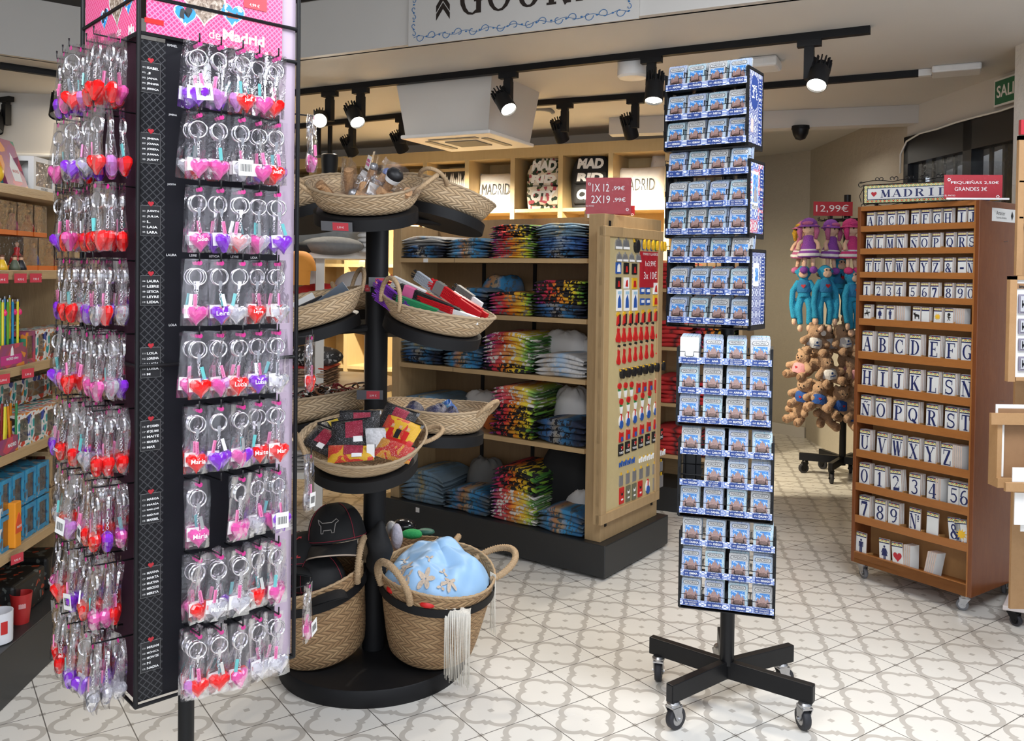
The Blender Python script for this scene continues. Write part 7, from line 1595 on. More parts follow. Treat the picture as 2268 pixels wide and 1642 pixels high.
mb = MB(); mb.lathe([(0, 0), (.2, 0), (.2, .02), (.19, .03), (0, .035)], 40, (KW/2, KD/2, .0)); mb.cyl((KW/2, KD/2, .03), (KW/2, KD/2, .08), .024, 16); mb.build('base', BLACK, KT, 40)
dm = Mat('black_diamond_card', (.012, .012, .014), .35); x, y, z = dm.xyz(dm.co('Object', (72, 72, 72))); 
h_ = x+y; a = (h_+z).fr()-.5; b = (h_*-1.+z).fr()-.5; r = (a*a+b*b).pw(.5); dm.set('Base Color', dm.mix((a.ab().mx(b.ab())).gt(.40), (.006, .006, .007), (.045, .045, .05))); dm.set('Base Color', dm.mix((a.ab().mx(b.ab())).gt(.42)._m('MULTIPLY', 1.), (.010, .010, .012), (.06, .06, .065))); DIA = dm.m; dm.b.inputs['Specular IOR Level'].default_value = .2
BACKC = plain('black_backing_card', (.006, .006, .009), .6, Specular_IOR_Level=.2)
ps0 = FK.px(307, 800, 0)[0]; ps1 = FK.px(366, 800, 0)[0]
mb = MB(); mb.box(ps0, ps1, .006, .008, Z0+.005, ZH-.01); mb.build('patterned_strip', DIA, KT)
mb = MB(); mb.box(ps1, KW-.042, .006, .008, Z0+.005, ZH); mb.build('backing_card', BACKC, KT)
LIL = plain('lilac_card', (.50, .40, .50), .4, 0, .03)
mb = MB(); mb.box(KW-.040, KW-.004, .006, .008, Z0+.005, KH-.02); mb.build('lilac_edge_card', LIL, KT)
mb = MB(); mb.box(.006, .008, .010, KD-.006, Z0+.005, ZH); mb.build('backing_card', plain('wine_backing_card', (.03, .010, .018), .6, Specular_IOR_Level=.2), KT)
mb = MB(); mb.box(.02, KW-.01, KD-.008, KD-.006, Z0+.005, ZH); mb.build('backing_card', BACKC, KT)
mb = MB(); mb.box(KW-.008, KW-.006, .02, KD-.02, Z0+.005, ZH); mb.build('backing_card', LIL, KT)
# header cards
hm = Mat('pink_lattice_card', (.75, .06, .25), .35); x, y, z = hm.xyz(hm.co('Object', (100, 100, 100))); h_ = x+y; a = (h_+z).fr()-.5; b = (h_*-1.+z).fr()-.5; hm.set('Base Color', hm.mix((a.ab().mx(b.ab())).gt(.36), (.78, .05, .20), (.80, .22, .40))); HDR = hm.m
zb1 = ZH-.002; zt1 = KH-.012
SKYP = Mat('sky_print', (.1, .4, .8), .4); v = SKYP.noise(SKYP.co(), 60, 3, .6); SKYP.set('Base Color', SKYP.mix(v.gt(.56), (.03, .28, .70), (.7, .78, .86))); SKYP = SKYP.m
STP = Mat('stone_facade_print', (.4, .3, .22), .5); v = STP.noise(STP.co(), 130, 3, .7); STP.set('Base Color', STP.ramp(v, [(.35, (.08, .05, .04)), (.5, (.32, .24, .18)), (.65, (.6, .52, .45))])); STP = STP.m
BRK = plain('brick_print', (.36, .10, .05), .5, 0, .3, 200)
def header(fr, W, y, par):
    def B(mb, nm, mt): mb.v = [tuple(FK.I @ (fr.M @ V3(p))) for p in mb.v]; return mb.build(nm, mt, par)
    mb = MB(); mb.box(.014, W-.036, y, y+.002, zb1, zt1); B(mb, 'header_card', HDR)
    def hpx(px, py): return px, py
    return B
Bf = header(FK, KW, .001, KT); Bl = header(FLf, KD+.03, .001, KT)
def hearts(B, fr, pts, ys):
    """pts: (x, z, size, kind)"""
    for x, z, s, kind in pts:
        P = heart_pts(28)
        mb = MB(); mb.poly([(x+p[0]*s*1.1, ys-.0004, z+p[1]*s*1.1) for p in P]); B(mb, 'white_outline', INKW)
        mb = MB(); mb.poly([(x+p[0]*s, ys-.0008, z+p[1]*s) for p in P]); B(mb, 'heart_picture', {'sky': SKYP, 'stone': STP, 'bear': SKYP}[kind])
        if kind == 'bear':
            mb = MB(); mb.poly([(x+a*s, ys-.0012, z+b*s) for a, b in ((-.28, -.12), (-.22, .22), (-.08, .30), (.02, .12), (.10, .10), (.10, -.1), (.16, -.1), (.16, .12), (.30, .16), (.34, .30), (.2, .42), (.04, .34), (.02, .22), (-.06, .06), (-.04, -.2), (-.2, -.2))]); B(mb, 'bear_and_tree_print', plain('bronze_print', (.03, .035, .04), .5))
        if kind == 'sky':
            mb = MB(); mb.poly([(x+a*s, ys-.0012, z+b*s) for a, b in ((-.34, .0), (-.2, .06), (-.18, .14), (-.14, .06), (.16, .02), (.18, .14), (.22, .02), (.36, -.04), (.22, -.16), (-.22, -.18))]); B(mb, 'square_print', BRK)
zq = lambda px, py: FK.px(px, py, 0)
def hz(px, py): return FK.px(px, py, .001)
a1 = hz(410, 33); a2 = hz(515, 32); a3 = hz(452, 25)
hearts(Bf, FK, [(a3[0], a3[1]+.015, .078, 'stone'), (a1[0], a1[1], .040, 'bear'), (a2[0], a2[1], .046, 'sky')], .001)
mb = MB(); q = hz(472, 76); letter(mb, 'de', q[0]+.003, q[1], .017, .0002, bold=-.0); Bf(mb, 'lettering', INKW)
mb = MB(); q = hz(540, 86); letter(mb, 'Madrid', q[0], q[1]+.001, .021, .0002, w=.086, bold=.035); Bf(mb, 'lettering', INKW)
mb = MB(); q = hz(563, 12); mb.box(q[0]-.022, q[0]+.026, -.0005, .0, q[1]-.008, q[1]+.016); Bf(mb, 'price_label', REDS); mb = MB(); letter(mb, '4,99 €', q[0], q[1]-.001, .007, -.0008); Bf(mb, 'lettering', INKW)
mb = MB(); q = hz(340, 47); mb.box(q[0]-.016, q[0]+.018, .0, .0005, q[1]-.005, q[1]+.004); Bf(mb, 'red_stripe', MR)
def lz(px, py): return FLf.px(px, py, .001)
b1 = lz(232, 40); b2 = lz(285, 25); b3 = lz(260, 22)
hearts(Bl, FLf, [(b3[0], b3[1]+.015, .085, 'stone'), (b1[0], b1[1], .042, 'bear'), (b2[0], b2[1]+.02, .05, 'sky')], .001)
mb = MB(); q = lz(264, 70); letter(mb, 'de', q[0], q[1], .017, .0002); q = lz(290, 66); letter(mb, 'Ma', q[0]+.004, q[1], .019, .0002, bold=.03); Bl(mb, 'lettering', INKW)
# name plaques on the patterned strip
NAMES = ['ISABEL J JANA JENNIFER JESSICA', 'JIMENA JOANA JOSEFA JUANA JUDIT', 'JUDITH JULIA L LAIA LARA', 'LAURA LEIRE LETICIA LEYRE LIDIA', 'LOLA LORENA LUCÍA LUISA M', 'Mª_CARMEN Mª_DEL_MAR MAITE MANUELA MAR', 'MARGA MARÍA MARÍA_JOSÉ MARÍA_PILAR MARIBEL', 'MARINA MARTA MARTINA MERCEDES MIREYA', 'MIRIAM MÓNICA MONTSE N NADIA']
HY = [133, 290, 451, 606, 766, 928, 1090, 1253, 1418]
for i, (nm, hy) in enumerate(zip(NAMES, HY)):
    hx, hzz = FK.px(336, hy, 0); Wp = (ps1-ps0)*.72; zt_ = hzz-.004; zb_ = zt_-.054
    mb = MB(); mb.box(hx-Wp/2-.0008, hx+Wp/2+.0008, .0048, .0055, zb_-.0008, zt_+.0008); rim = mb.build('plaque_rim', plain('grey_print', (.2, .2, .2), .5), KT)
    mb = MB(); mb.box(hx-Wp/2, hx+Wp/2, .0042, .0052, zb_, zt_); mb.build('name_plaque', INKK, KT, bev=.0)
    mb = MB(); mb.poly([(hx+p[0]*.011, .0038, hzz+p[1]*.011) for p in heart_pts(18)]); mb.build('red_heart_print', RED, KT)
    mb = MB()
    for k, s_ in enumerate(nm.split()):
        zz = zt_-.010-k*.0095; s_ = s_.replace('_', ' '); letter(mb, '%03d' % ((91, 96, 101, 106, 111, 116, 121, 126, 131)[i]+k), hx-Wp*.36, zz, .0028, .0038, maxw=Wp*.2)
        wl = min(Wp*.62, .0042*len(s_)+.002); letter(mb, s_, hx-Wp*.2+wl/2, zz, .0044, .0038, w=wl, bold=.02)
    mb.build('lettering', INKW, KT)
# --- keychain parts
def heart_mesh():
    mb = MB(); n = 18; P = heart_pts(n, 1.); P = [(p[0]*.0410, p[1]*.0405) for p in P]
    lay = [(0, 1.0), (.0048, .92), (.0085, .62), (.0100, .28)]
    vs = []; 
    for s_ in (-1, 1):
        for y, k in lay: vs += [(p[0]*k, s_*y, p[1]*k+(1-k)*.002) for p in P]
    fs = []; L = len(lay)
    for s_ in range(2):
        o = s_*L*n
        for j in range(L-1):
            for i in range(n):
                q = (o+j*n+i, o+j*n+(i+1) % n, o+(j+1)*n+(i+1) % n, o+(j+1)*n+i)
                if (i+j) % 2: fs += [(q[0], q[1], q[2]), (q[0], q[2], q[3])]
                else: fs += [(q[0], q[1], q[3]), (q[1], q[2], q[3])]
        fs.append(tuple(o+(L-1)*n+i for i in range(n)))
    mb.add(vs, fs); bm_ = mb; return mb
def gem(name, col, tr, em=0):
    m = Mat(name, col, .06); m.b.inputs['Transmission Weight'].default_value = tr; m.b.inputs['IOR'].default_value = 1.3; m.b.inputs['Coat Weight'].default_value = .6; m.b.inputs['Coat Roughness'].default_value = .04
    m.b.inputs['Subsurface Weight'].default_value = .0
    n = m.noise(m.co(), 90, 2); c = col; m.set('Base Color', m.mix(n, tuple(min(1, x*1.15) for x in c), tuple(x*.75 for x in c))); return m.m
GM = {'red': gem('red_acrylic', (.90, .012, .012), .25), 'pink': gem('pink_acrylic', (.82, .11, .42), .35), 'purple': gem('purple_acrylic', (.26, .03, .66), .3), 'clear': gem('clear_acrylic_gem', (.80, .80, .86), .75), 'lilac': gem('lilac_acrylic', (.66, .26, .70), .4)}
_h = heart_mesh(); HM = {k: _h.mesh('heart', g) for k, g in GM.items()}
mb = MB(); mb.tube([(.0135*math.cos(2*PI*k/28), .0, .0135*math.sin(2*PI*k/28)) for k in range(28)], .0012, 6, True); mb.tube([(.0135*math.cos(2*PI*k/28), .0018, .0135*math.sin(2*PI*k/28)) for k in range(28)], .0012, 6, True); RNG = mb.mesh('split_ring', CHROME, True)
mb = MB(); mb.box(-.0032, .0032, -.0015, .0015, -.0155, -.0065+.0); mb.box(-.0022, .0022, -.001, .001, -.0215, -.0155); CLS = mb.mesh('clasp', CHROME)
mb = MB()
for k in range(6):
    z = -.0235-.0042*k; odd = k % 2
    mb.tube([((.0021*math.cos(2*PI*j/10)) if not odd else 0.0006*math.cos(2*PI*j/10), (.0021*math.cos(2*PI*j/10)) if odd else 0.0006*math.cos(2*PI*j/10), z+.0031*math.sin(2*PI*j/10)) for j in range(10)], .0007, 5, True)
CHN = mb.mesh('chain', CHROME, True)
BAGM = clear('clear_bag', (.985, .97, .985), .018, .07, .008, fres=.45, bmp=.0012); 
def bag_mesh(seed):
    r_ = random.Random(seed); a = r_.random()*6; w_ = .043; mb = MB(); Z1, Z2 = .034, -.088
    for s_ in (-1, 1):
        mb.grid(lambda u, v: ((u-.5)*w_*(.92+.08*min(1, v*5))+.0015*math.sin(5*v+a), s_*(.0025+.0078*math.sin(PI*u)*max(0, min(1, (v-.3)*2))*(1-max(0, v-.9)*8))+.002*math.sin(7*u+5*v+a), Z1+(Z2-Z1)*v), 7, 10)
    return mb.mesh('clear_bag', BAGM, True)
BAGS = [bag_mesh(i) for i in range(4)]
mb = MB(); mb.lathe([(0, 0), (.0045, 0)], 14, (.002, -.0035, .027), M=M4.Rotation(PI/2, 3, 'X')); DOT = mb.mesh('magenta_dot', plain('magenta_dot', (.55, .02, .22), .4))
mb = MB(); mb.box(-.019, .003, .002, .003, -.074, -.050); CRD = mb.mesh('white_insert', PAPER)
mb = MB(); mb.box(-.015, .015, -.012, -.0115, -.078, -.048); BCL = mb.mesh('barcode_label', PAPER)
mb = MB()
for k in range(11): mb.box(-.011+k*.002, -.011+k*.002+(.0012 if k % 3 else .0006), -.0122, -.012, -.070, -.056)
BCP = mb.mesh('barcode', INKK)
def tagm(nm, mt): mb = MB(); mb.box(-.0030, .0030, -.0012, .0012, -.053, -.030); return mb.mesh(nm, mt)
TG = {'p': tagm('pink_name_tag', plain('pink_foil', (.75, .22, .42), .3)), 't': tagm('teal_name_tag', plain('teal_foil', (.12, .45, .45), .3)), 's': tagm('silver_name_tag', CHROME)}
mb = MB(); letter(mb, 'MADRID', 0, 0, .0036, 0, w=.019, bold=.02); mb.v = [(-.0014+0*a+c*0+.0, -.0014, a) if False else (-c, -.0014, a-.0415) for a, b, c in mb.v]; TGT = mb.mesh('tag_print', plain('magenta_tag_print', (.5, .05, .2), .5))
_hp = {}
def heart_name(s_):
    if s_ not in _hp: mb = MB(); letter(mb, s_, 0, .002, .0085, -.0105, maxw=.030, bold=.01); _hp[s_] = mb.mesh('name_print', INKW)
    return _hp[s_]
NK = [0]
def keychain(M, col, lab, bag=True, card_=True, tg='p', name=None, bar=False, turn=0., chr_=0):
    """M puts the hook point at the origin; the bag front looks to -y"""
    t = thing('heart_keychain', lab, 'keychain', group='heart keychains on the tower'); t.matrix_world = M; i = NK[0]; NK[0] += 1
    if bag: b = inst(BAGS[i % 4], 'clear_bag', t); inst(DOT, 'magenta_dot', b); 
    if card_ and bag: inst(CRD, 'white_insert', t)
    inst(RNG, 'split_ring', t, (0, 0, .0012), (0, 0, turn*.5), 1.1); inst(CLS, 'clasp', t); inst(CHN, 'chain', t, (0, 0, 0), (0, 0, turn))
    h = inst(HM[col], 'heart', t, (.001, 0, -.0665), (0, 0, turn))
    if name: inst(heart_name(name), 'name_print', h)
    if tg:
        g = inst(TG[tg], 'name_tag', t, (-.004, -.006, .0), (0, (i % 5-2)*.10, (i % 3-1)*.5)); 
        if tg == 'p': inst(TGT, 'tag_print', g)
    if bar: l = inst(BCL, 'barcode_label', t, (0, 0, 0), (0, (i % 3-1)*.12, 0)); inst(BCP, 'barcode', l)
HOOKS = []
def hook(fr, x, z, L, par=KT, y0=0):
    mb = MB(); mb.tube([(x, y0+.006, z), (x, -L, z+.002), (x, -L, z+.016)], .0016, 6); mb.v = [tuple(FK.I @ (fr.M @ V3(p))) for p in mb.v]; mb.build('hook', BLACK, par, True)
# right face: hook lines
RY = [(95, 131), (256, 275), (418, 430), (578, 585), (738, 738), (905, 890), (1067, 1046), (1232, 1206), (1398, 1364)]
RX = [442, 487, 532, 575, 614]
HOOKL = .062
# colours of the front keychain on each hook, then how many behind; letters r p u(purple) c l
RF = [['u3', 'l2', 'r3Jana', 'p2', 'r3'], ['p3', 'p3', 'c2', 'p4', 'r4Judit'], ['p2Judith', 'u2', 'c4', 'c3', 'u2'], ['p3', 'u3Leire', 'c2', 'r3Leyre', 'c2'], ['r4', 'p3', 'r3Lucía', 'u3Luisa', 'c3'], ['r3María', 'u2', 'p3', 'r3Maite', 'r3Mar'], ['p3María', None, 'p2', 'c2', 'u3'], ['r3', 'c4Marina', 'c3', 'r3', 'p3'], ['r4', 'r3', 'p2', 'c3', 'c2']]
LF = [['u2', 'p2', 'r3', 'r2', 'r2'], ['p2', 'c2', 'u2', 'c2', 'r2'], ['u1', 'r2', 'p2', 'r2', 'r2'], ['u1', 'r3', 'r2', 'u2', 'c2'], ['u1', 'p2', 'r3', 'p2', 'p2'], ['u1', 'r3Susana', 'r2', 'c2', 'r2'], ['c2', 'r2', 'l2', 'r3', 'r2'], ['p2Teresa', 'r2', 'u2', 'r2', 'p2'], ['r2', 'r2', 'u2', 'u2', 'c2']]
CN = {'r': 'red', 'p': 'pink', 'u': 'purple', 'c': 'clear', 'l': 'lilac'}
OTH = 'rpcuplrcp'
RWN = ['top', 'second', 'third', 'fourth', 'fifth', 'sixth', 'seventh', 'eighth', 'bottom']
for face, fr, tab in (('right', FK, RF), ('left', FLf, LF)):
    for ri in range(9):
        z = (FK.px(448, RY[ri][0], -.055)[1]+FK.px(614, RY[ri][1], -.055)[1])/2
        for hi in range(5):
            if face == 'right': x = FK.px(RX[hi]+(0), (RY[ri][0]+RY[ri][1])/2, -HOOKL)[0]
            else: x = .05+(KD-.075)*hi/4
            L = HOOKL+.006*((ri*3+hi) % 3); hook(fr, x, z, L)
            c = tab[ri][hi]
            if c is None: continue
            n_ = int(c[1])+(1 if face == 'left' else 0); nm = c[2:]
            for q in range(n_):
                col = c[0] if (q == 0 or (ri+hi) % 3 == 0) else OTH[(ri*5+hi*2+q) % 9]
                yy = -L+.005+q*(min(.012, (L-.012)/max(1, n_)) if face == 'right' else (L-.004)/n_); swing = R.uniform(-.10, .10); yaw = R.uniform(-.35, .35) if q else R.uniform(-.25, .25)
                turn = R.uniform(-.9, .9) if (q or not nm) and R.random() < .55 else R.uniform(-.25, .25)
                if nm and q == 0: turn = 0; yaw *= .4
                M = fr.M @ M4.Translation((x, yy, z-.0005)) @ M4.Rotation(swing, 4, 'Y') @ M4.Rotation(R.uniform(-.08, .04), 4, 'X') @ M4.Rotation(yaw, 4, 'Z') @ M4.Translation((0, 0, -.0285))
                what = CN[col]+' heart keychain'+((' reading '+nm) if nm and q == 0 else ''); pos = 'front' if q == 0 else ('%s behind the front' % ORD[q-1])
                keychain(M, CN[col], '%s, %s on %s hook, %s row, %s face' % (what, pos, ORD[hi], RWN[ri], face), True, (ri+hi+q) % 2 == 0 or q == 0, ('p', 'p', 's', 't', None)[(ri*2+hi+q) % 5], nm if q == 0 and nm else None, (face, ri, hi, q) in (('right', 0, 0, 0), ('right', 6, 4, 0), ('left', 6, 2, 0), ('left', 7, 2, 0), ('left', 6, 3, 0), ('right', 1, 2, 0)), turn)
# a few on the far right face, glimpsed past the post
FX = Fr(FK.w(KW, 0, 0), KA+PI/2)
for i, y in enumerate((262, 745, 1005, 1290)):
    z = at(668, y, 1.86).z; hook(FX, .04, z, .06)
    M = FX.M @ M4.Translation((.04, -.055, z-.001)) @ M4.Rotation(-.9, 4, 'Z') @ M4.Translation((0, 0, -.0285)); keychain(M, ('pink', 'red', 'clear', 'pink')[i], '%s heart keychain peeking out right of the tower post, %s from the top' % (('pink', 'red', 'clear', 'pink')[i], ORD[i]), True, True, 'p', None, i >= 2)
# small printed names above hooks on the backing card
mb = MB()
for px_, py_, s_ in ((382, 101, 'ISMAEL'), (383, 255, 'JIMENA'), (380, 409, 'JUDITH'), (380, 565, 'LAURA'), (428, 566, 'LEIRE'), (475, 568, 'LETICIA'), (520, 569, 'LEYRE'), (563, 571, 'LIDIA'), (383, 720, 'LOLA')):
    q = FK.px(px_, py_, .005); letter(mb, s_, q[0], q[1], .0042, .0056)
mb.build('lettering', INKW, KT)
# ---------------------------------------------------------------- gift shelves on the left
LO = onz(0, 1578); FLS = Fr((LO.x, LO.y, 0), 1.6439)
SL0, SL1 = -1.0, FLS.px(203, 1400, 0)[0]
GL_ = thing('gift_shelves', 'oak gift shelf unit with black plinth along the left side', 'shelving', fr=FLS)
lzp = lambda y: FLS.px(0, y, .03)[1]
LS_ = [lzp(404), lzp(599), lzp(821), lzp(1015), lzp(1237)]; LPZ = FLS.px(0, 1451, 0)[1]
mb = MB(); mb.box(SL0, SL1, 0, .5, 0, LPZ); mb.build('plinth', PLIN, GL_, bev=.003)
for z in LS_:
    mb = MB(); mb.box(SL0, SL1, .03, .42, z-.030, z); mb.build('shelf', OAKX, GL_, bev=.001)
mb = MB(); mb.box(SL0, SL1, .42, .44, LPZ, LS_[0]+.02); mb.build('back_panel', plain('dark_back_board', (.03, .02, .014), .6), GL_)
mb = MB(); mb.box(SL1-.02, SL1, .05, .44, LPZ, LS_[0]-.03); mb.build('end_panel', OAK, GL_)
for x in (SL0, .6):
    mb = MB(); mb.box(x, x+.02, .40, .42, LPZ, LS_[0]); mb.build('rail', BLACKM, GL_)
def mosaic(name, cols, gap=(.72, .70, .66), sc=34):
    m = Mat(name, gap, .45); v = m.co(); e = m.vor(v, sc, 'DISTANCE_TO_EDGE'); c = m.vor(v, sc, 'F1', 'Color'); s_ = m.nt.nodes.new('ShaderNodeSeparateColor'); m.nt.links.new(c.s, s_.inputs[0])
    n = len(cols); m.set('Base Color', m.mix(e.lt(.10), m.ramp(N(m.nt, s_.outputs[0]), [(i/n, k) for i, k in enumerate(cols)], True), gap)); return m.m
MOS = mosaic('mosaic_print', [(.55, .05, .03), (.70, .22, .03), (.02, .30, .30), (.03, .06, .30), (.55, .08, .04), (.62, .30, .05), (.03, .02, .02), (.05, .32, .28)])
ART = mosaic('bright_paint_print', [(.55, .06, .10), (.70, .24, .03), (.03, .22, .12), (.28, .05, .16), (.03, .25, .28)], (.30, .06, .12), 16)
def gx_(px, py, y): return FLS.px(px, py, y)[0]
WIN = clear('box_window_film', (.96, .96, .97), .03, .1)
def gift_box(pa, pb, sh, h, d, lab, mat, name='gift_box', y0=.045, zoff=0., content=None, win=True, cat='gift box', grp=None, tilt=0.):
    z = LS_[sh]+zoff; py = (404, 599, 821, 1015, 1237)[sh]-zoff*700; xa = FLS.px(pa, CY, y0)[0]; xb = FLS.px(pb, CY, y0)[0]
    t = thing(name, lab, cat, FLS.w(xa, y0, z), FLS.a, grp); w_ = xb-xa-.004
    b = min(.016, w_*.2); mb = MB()
    if win:
        for a in ((0, w_, 0, b), (0, w_, h-b, h), (0, b, b, h-b), (w_-b, w_, b, h-b)): mb.box(a[0], a[1], 0, .002, a[2], a[3])
        mb.box(0, w_, .002, d, 0, .002); mb.box(0, w_, .002, d, h-.002, h); mb.box(w_-.002, w_, .002, d, .002, h-.002); mb.box(0, w_, d-.002, d, 0, h)
        for a in ((.002, d, .002, b), (.002, d, h-b, h-.002), (.002, .002+b, b, h-b), (d-b, d, b, h-b)): mb.box(0, .002, a[0], a[1], a[2], a[3])
        mb.build('carton', mat, t); mb = MB(); mb.box(b, w_-b, .0022, .0026, b, h-b); mb.build('window_film', WIN, t)
        mb = MB(); c = (w_/2, d*.5, h*.5); r = min(w_, h)*.33
        mb.ell((c[0], c[1], .004+h*.47), (r*.9, r*.8, h*.42)); mb.build('mug', content or WHITEP, t, True)
    else:
        mb.box(0, w_, 0, d, 0, h); mb.build('carton', mat, t, bev=.001)
    return t, w_, h
KR = [plain('teal_glaze', (.02, .2, .22), .3), plain('white_glaze_mug', (.65, .63, .6), .3), plain('brick_glaze', (.35, .08, .05), .3), plain('dark_glaze', (.03, .03, .05), .3)]
gift_box(47, 118, 2, .115, .10, 'large mosaic window box with a dark mug, at the back of the pencil shelf', MOS, y0=.26, zoff=.10, content=KR[3])
gift_box(20, 47, 2, .10, .10, 'mosaic window box at the far left behind the coloured pencils', MOS, y0=.26, zoff=.10, content=KR[0])
for i, (a, b, lab) in enumerate(((56, 80, 'pink and green window box next to the pencil display'), (81, 104, 'mosaic window box with white mug, first right of the pink-green box'), (106, 134, 'mosaic window box with hanging white tag, second right of the pink-green box'), (136, 162, 'mosaic window box, third right of the pink-green box'), (163, 186, 'mosaic window box at the right end of the pencil shelf'))):
    gift_box(a, b, 2, .105, .10, lab, ART if i == 0 else MOS, content=KR[i % 4])
for i, (a, b, lab) in enumerate(((2, 30, 'mosaic window box at the far left on the upper tier of the mug shelf'), (32, 55, 'mosaic window box second from left on the upper tier of the mug shelf'), (57, 105, 'mosaic window box with a hanging barcode tag on the upper tier of the mug shelf'), (107, 150, 'mosaic window box at the right of the upper tier of the mug shelf'))):
    gift_box(a, b, 3, .085, .11, lab, MOS, y0=.14, zoff=.112, content=KR[(i+1) % 4])
for i, (a, b, lab) in enumerate(((40, 71, 'mosaic mug box right of the orange pencil pot, lower tier'), (72, 100, 'mosaic mug box second from the pencil pot, lower tier'), (101, 128, 'mosaic mug box third from the pencil pot, lower tier'), (129, 155, 'mosaic mug box at the right end, lower tier'))):
    gift_box(a, b, 3, .108, .11, lab, MOS, content=KR[i % 4])
BLB = mosaic('blue_city_print', [(.03, .22, .42), (.10, .12, .14), (.04, .30, .50), (.30, .32, .34), (.02, .10, .2)], (.03, .26, .46), 40); BRB = mosaic('sepia_city_print', [(.36, .22, .10), (.45, .30, .16), (.20, .11, .05), (.50, .36, .2)], (.42, .28, .14), 30)
for k, zf in enumerate((0, .118)):
    for i, (a, b) in enumerate(((3, 28), (29, 56), (57, 83), (84, 111))):
        gift_box(a, b, 4, .112, .10, 'blue city-print window box, %s from the left, %s layer on the lowest shelf' % (ORD[i], ('bottom', 'top')[k]), BLB, zoff=zf, content=KR[(i+k) % 2], grp='blue window boxes on the lowest shelf')
    for i, (a, b) in enumerate(((113, 140), (141, 170))):
        gift_box(a, b, 4, .125, .10, 'sepia city-print window box, %s, %s layer beside the blue boxes' % (('left', 'right')[i], ('bottom', 'top')[k]), BRB, zoff=zf*1.1, content=KR[2], grp='sepia window boxes on the lowest shelf')
# clear boxes with orange base
ORB = plain('orange_card', (.72, .16, .015), .5, 0, .04)
for k, (zf, row) in enumerate(((0, ((52, 84), (86, 120), (122, 150), (152, 176))), (.118, ((2, 26), (28, 65), (66, 100), (102, 130))))):
    for i, (a, b) in enumerate(row):
        xa, xb = FLS.px(a, CY, .06)[0], FLS.px(b, CY, .06)[0]; w_ = xb-xa-.004
        t = thing('figurine_box', 'clear box with orange base and flamenco figurine, %s from left, %s layer' % (ORD[i], ('lower', 'upper')[k]), 'gift box', FLS.w(xa, .06 if k == 0 else .1, LS_[1]+zf), FLS.a, 'clear figurine boxes on the second shelf')
        mb = MB(); mb.box(0, w_, 0, .09, 0, .016); mb.build('orange_base', ORB, t); mb = MB(); mb.box(0, w_, 0, .0006, .016, .112); mb.box(0, .0006, 0, .09, .016, .112); mb.box(w_-.0006, w_, 0, .09, .016, .112); mb.box(0, w_, 0, .09, .1115, .112); mb.build('clear_cover', WIN, t)
        mb = MB(); mb.lathe([(0, .016), (.026, .02), (.018, .045), (.008, .06), (.010, .075), (0, .08)], 14, (w_/2, .045, 0)); mb.build('figurine', [MR, MBl, KR[2], PINKP][(i+k) % 4], t, True); mb = MB(); mb.ell((w_/2, .045, .087), (.007, .007, .009), n=10); mb.build('figurine_head', SKIN, t, True)
# small figurines in a bag at the left of that shelf
for i, (px, c1, lab) in enumerate(((8, MY, 'small yellow-skirted couple figurine at the left of the second shelf'), (36, plain('olive_figure', (.10, .12, .08), .5), 'small dark-based couple figurine in the middle of the three on the second shelf'), (50, plain('black_figure', (.02, .02, .025), .4), 'small black-suited figurine, right of the three on the second shelf'))):
    x = FLS.px(px, CY, .05)[0]; t = thing('figurine', lab, 'figurine', FLS.w(x, .055, LS_[1]), FLS.a); mb = MB(); mb.lathe([(0, 0), (.018, .001), (.016, .012), (.010, .028), (.006, .034)], 14); mb.build('skirt', c1, t, True); mb = MB(); mb.ell((0, 0, .038), (.007, .007, .010), n=10); mb.build('head', SKIN, t, True); mb = MB(); mb.ell((0, 0, .045), (.008, .008, .005), n=10); mb.build('hair', plain('brown_hair', (.12, .04, .02), .6), t, True)
# top shelf: notebook, white box, round toys, wire basket
x = FLS.px(14, CY, .05)[0]; t = thing('notebook', 'colourful paint-print notebook leaning back on the top left shelf', 'notebook'); t.matrix_world = FLS.M @ M4.Translation((x+.012, .05, LS_[0])) @ M4.Rotation(-.32, 4, 'X')
mb = MB(); mb.box(0, .135, 0, .012, 0, .165); mb.build('cover', ART, t, bev=.001); mb = MB(); mb.box(.001, .136, .002, .010, .002, .1655); mb.build('pages', PAPER, t)
mb = MB(); mb.prism([(.055+a, .02+b) for a, b in ((0, 0), (.05, 0), (.052, .05), (.035, .085), (.028, .10), (.022, .085), (-.002, .05))], -.0006, 0, 'y'); mb.build('white_figure_print', PAPER, t); mb = MB(); letter(mb, 'MADRID', .081, .055, .011, -.0010, w=.04, bold=.03); mb.build('lettering', RED, t)
t, w_, h_ = gift_box(74, 122, 0, .115, .10, 'white window box holding a white ball ornament, right of the notebook', PAPER, content=PAPER, y0=.05); mb = MB(); letter(mb, 'MADRID', w_/2, .008, .009, -.0004); mb.build('lettering', INKK, t)
mb = MB(); x = FLS.px(2, CY, .05)[0]; mb.ell((0, 0, .03), (.022, .022, .03), n=16); o = mb.build('toy_duck', MY, None, True); o.location = FLS.w(x-.01, .06, LS_[0]); tag(o, 'yellow rounded toy cut by the left edge on the top shelf', 'toy')
mb = MB(); mb.ell((0, 0, .028), (.03, .03, .028), n=16); o = mb.build('tin', plain('teal_tin', (.02, .25, .28), .4), None, True); o.location = FLS.w(FLS.px(25, CY, .12)[0], .15, LS_[0]); tag(o, 'teal rounded tin behind the notebook on the top shelf', 'tin')
mb = MB(); x0_, x1_ = FLS.px(52, CY, .25)[0], FLS.px(168, CY, .25)[0]
for k in range(12): x = x0_+(x1_-x0_)*k/11; mb.cyl((x, .24, LS_[0]), (x, .24, LS_[0]+.13), .0013, 5)
for z in (0.004, .065, .13): mb.cyl((x0_, .24, LS_[0]+z), (x1_, .24, LS_[0]+z), .0018, 5)
